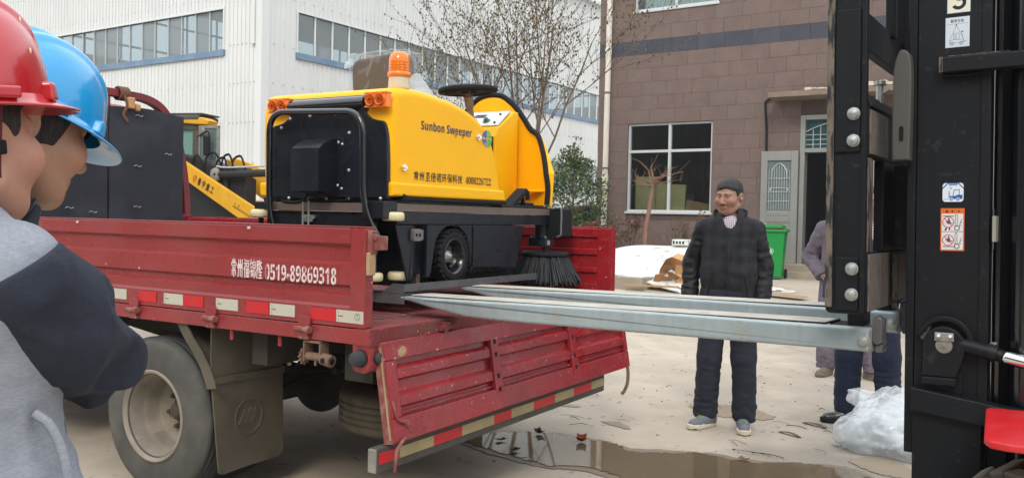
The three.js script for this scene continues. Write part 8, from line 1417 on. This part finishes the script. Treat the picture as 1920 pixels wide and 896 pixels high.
{ // second man: blue hard hat, looking down
  const a = R(64), right = [0.8563, 0, -0.5165], away = [-0.5165, 0, -0.8563], f = [0, 1, 2].map((i) => Math.cos(a) * right[i] + Math.sin(a) * away[i]);
  const F = V(...f), Lf = V(0, 1, 0).cross(F), HC = [-1.492, 1.545, -0.857], at = [-1.64, 0, -0.80];
  const P = (x, y, z) => [at[0] + Lf.x * x + F.x * z, y, at[2] + Lf.z * x + F.z * z];
  const body = (p) => { let d = cap(p, [HC[0] - F.x * 0.02, 1.49, HC[2] - F.z * 0.02], [-1.575, 1.37, -0.83], 0.056, 0.07); d = smin(d, cap(p, P(0, 1.28, 0), P(0, 0.9, 0), 0.09), 0.05); for (const s of [-1, 1]) { d = smin(d, cap(p, P(s * 0.095, 0.88, 0), P(s * 0.11, 0.1, 0), 0.06, 0.04), 0.05); d = smin(d, cap(p, P(s * 0.175, 1.33, 0), P(s * 0.22, 1.06, 0), 0.04), 0.02); d = smin(d, cap(p, P(s * 0.22, 1.06, 0), P(s * 0.22, 0.84, 0.06), 0.034, 0.026), 0.02); } return d; };
  const [blo, bhi] = boundsOf([P(-0.3, 0.02, 0), P(0.3, 0.02, 0), HC, P(0, 1.6, 0.2)], 0.14);
  const tone = [0.40, 0.225, 0.145];
  const { t } = nearPerson({ label: 'man in blue hard hat looking down, denim collar behind the red hatted man', at, f, head: HC, pitch: 0.22, headTurn: -0.13, face: { cheek: 0.028, wide: 1.08, stubble: 0.3, earZ: 0.040 }, tone, body, lo: blo, hi: bhi, hair: { vol: 0.009, fwd: 0.034, low: 0.024, ear: 0.001 }, hatM: hatGloss(0x0c97d6), hatY: 0.030, hatZ: -0.002, hatS: 0.97, hatH: 0.140, hatPitch: 0.14,
    handsG: [-1, 1].map((s) => handGeo(handBones(P(s * 0.22, 0.84, 0.06), [0, -1, 0], [Lf.x * s, 0, Lf.z * s], [F.x, 0, F.z], 0.35), tone)) });
  const ax = (p) => [(p[0] - at[0]) * Lf.x + (p[2] - at[2]) * Lf.z, p[1], (p[0] - at[0]) * F.x + (p[2] - at[2]) * F.z];
  mesh('jacket', nets((p) => { const q = ax(p); let d = ell(q, [0, 1.2, 0], [0.19, 0.21, 0.12]); d = smin(d, cap(q, [-0.1, 0.95, 0], [0.1, 0.95, 0], 0.12), 0.1); d = smin(d, cap(q, [-0.16, 1.31, 0], [0.16, 1.31, 0], 0.062), 0.05); for (const s of [-1, 1]) { d = smin(d, cap(q, [s * 0.175, 1.31, 0], [s * 0.22, 1.06, 0], 0.066, 0.055), 0.02); d = smin(d, cap(q, [s * 0.22, 1.06, 0], [s * 0.22, 0.86, 0.06], 0.055, 0.046), 0.02); } return Math.max(d + fold(p, 51, 0.008, 9, 14), 0.82 - q[1]); }, ...boundsOf([P(-0.3, 0.84, -0.1), P(0.3, 1.4, 0.1), P(-0.3, 1, 0.1), P(0.3, 1, -0.1)], 0.06), 0.009), M.denimGrey, t);
  mesh('trousers', nets((p) => { const q = ax(p); let d = 9; for (const s of [-1, 1]) d = smin(d, cap(q, [s * 0.095, 0.86, 0], [s * 0.11, 0.08, 0], 0.11, 0.08) + fold(p, s * 6, 0.006, 10, 18), 0.03); return Math.max(d, 0.06 - q[1]); }, ...boundsOf([P(-0.2, 0.06, -0.05), P(0.2, 0.95, 0.05), P(-0.2, 0.5, 0.05), P(0.2, 0.5, -0.05)], 0.1), 0.012), M.jeansNavy, t);
  for (const s of [-1, 1]) { const g = shoeGeos(), tr = Math.atan2(F.x, F.z), c = P(s * 0.11, 0, 0.05), mv = (q) => flat(q.clone()).rotateY(tr).translate(...c); const o = mesh('shoe', mv(g.up), M.blackShoe, t); mesh('sole', mv(g.so), M.blackRubber, o); }
  // turned collar flap
  mesh('collar', [patch([[-1.508, 1.392, -0.851], [-1.424, 1.383, -0.840], [-1.421, 1.417, -0.846], [-1.447, 1.424, -0.850]], 12, 6, 0.006, (u, v) => 0.004 * Math.sin(u * 3)), patch([[-1.53, 1.402, -0.84], [-1.452, 1.415, -0.845], [-1.448, 1.443, -0.858], [-1.51, 1.448, -0.845]], 10, 6, 0.006, (u, v) => 0.003 * Math.sin(u * 3))], M.denimGrey, t);
}

// ---------------------------------------------------------------- heap of clear plastic bags beside the mast
{
  const t = thing('plastic_bag', 'heap of crumpled translucent white plastic film on the ground by the mast', 'plastic bag', [-0.84, 0, -5.9]);
  const f = (p) => { const q = [p[0] + 0.82, p[1], p[2] + 5.98]; let d = ell(q, [0.0, 0.08, 0.02], [0.31, 0.20, 0.24]); d = smin(d, ell(q, [0.06, 0.22, -0.10], [0.22, 0.17, 0.16]), 0.10); d = smin(d, ell(q, [-0.19, 0.30, -0.16], [0.075, 0.065, 0.07]), 0.05); d = smin(d, ell(q, [0.20, 0.06, 0.10], [0.2, 0.11, 0.16]), 0.08);
    const w = 0.35 * fbm3(p[0] * 5, p[1] * 5, p[2] * 5); d += 0.055 * (fbm3(p[0] * 5 + w, p[1] * 6 + w * 2, p[2] * 5, 2) - 0.5) * 2 + 0.030 * (0.3 - Math.abs(noise3(p[0] * 9 + w * 4, p[1] * 8, p[2] * 9) - 0.5) * 2) + 0.018 * (0.3 - Math.abs(noise3(p[0] * 20 + w * 9, p[1] * 15, p[2] * 20) - 0.5) * 2) + 0.009 * (0.3 - Math.abs(noise3(p[0] * 44 + w * 15, p[1] * 34, p[2] * 44) - 0.5) * 2); return Math.max(d, 0.003 - p[1]); };
  const crinkle = tex(512, (u, v) => { const a = pf(u, v, 3, 271, 3) * 0.25, r = (n, s) => 1 - Math.abs(pn(u + a, v + a * 0.7, n, s) - 0.5) * 2; return 255 * (0.5 * Math.pow(r(7, 273), 6) + 0.3 * Math.pow(r(15, 275), 5) + 0.2 * Math.pow(r(31, 277), 4)); }, 0.4, false);
  mesh('film', nets(f, [-1.30, -0.01, -6.40], [-0.36, 0.50, -5.55], 0.0095), phys({ color: 0xf6fafc, roughness: 0.14, transmission: 0.66, thickness: 0, clearcoat: 0.6, clearcoatRoughness: 0.12, bumpMap: crinkle, bumpScale: 0.004 }), t);
  mesh('inner_film', nets((p) => f(p) + 0.045 + 0.03 * (noise3(p[0] * 16, p[1] * 14, p[2] * 16) - 0.5), [-1.30, -0.01, -6.40], [-0.36, 0.50, -5.55], 0.014), phys({ color: 0xf2f6f8, roughness: 0.18, transmission: 0.5, thickness: 0 }), t);
}

renderer.render(scene, camera);
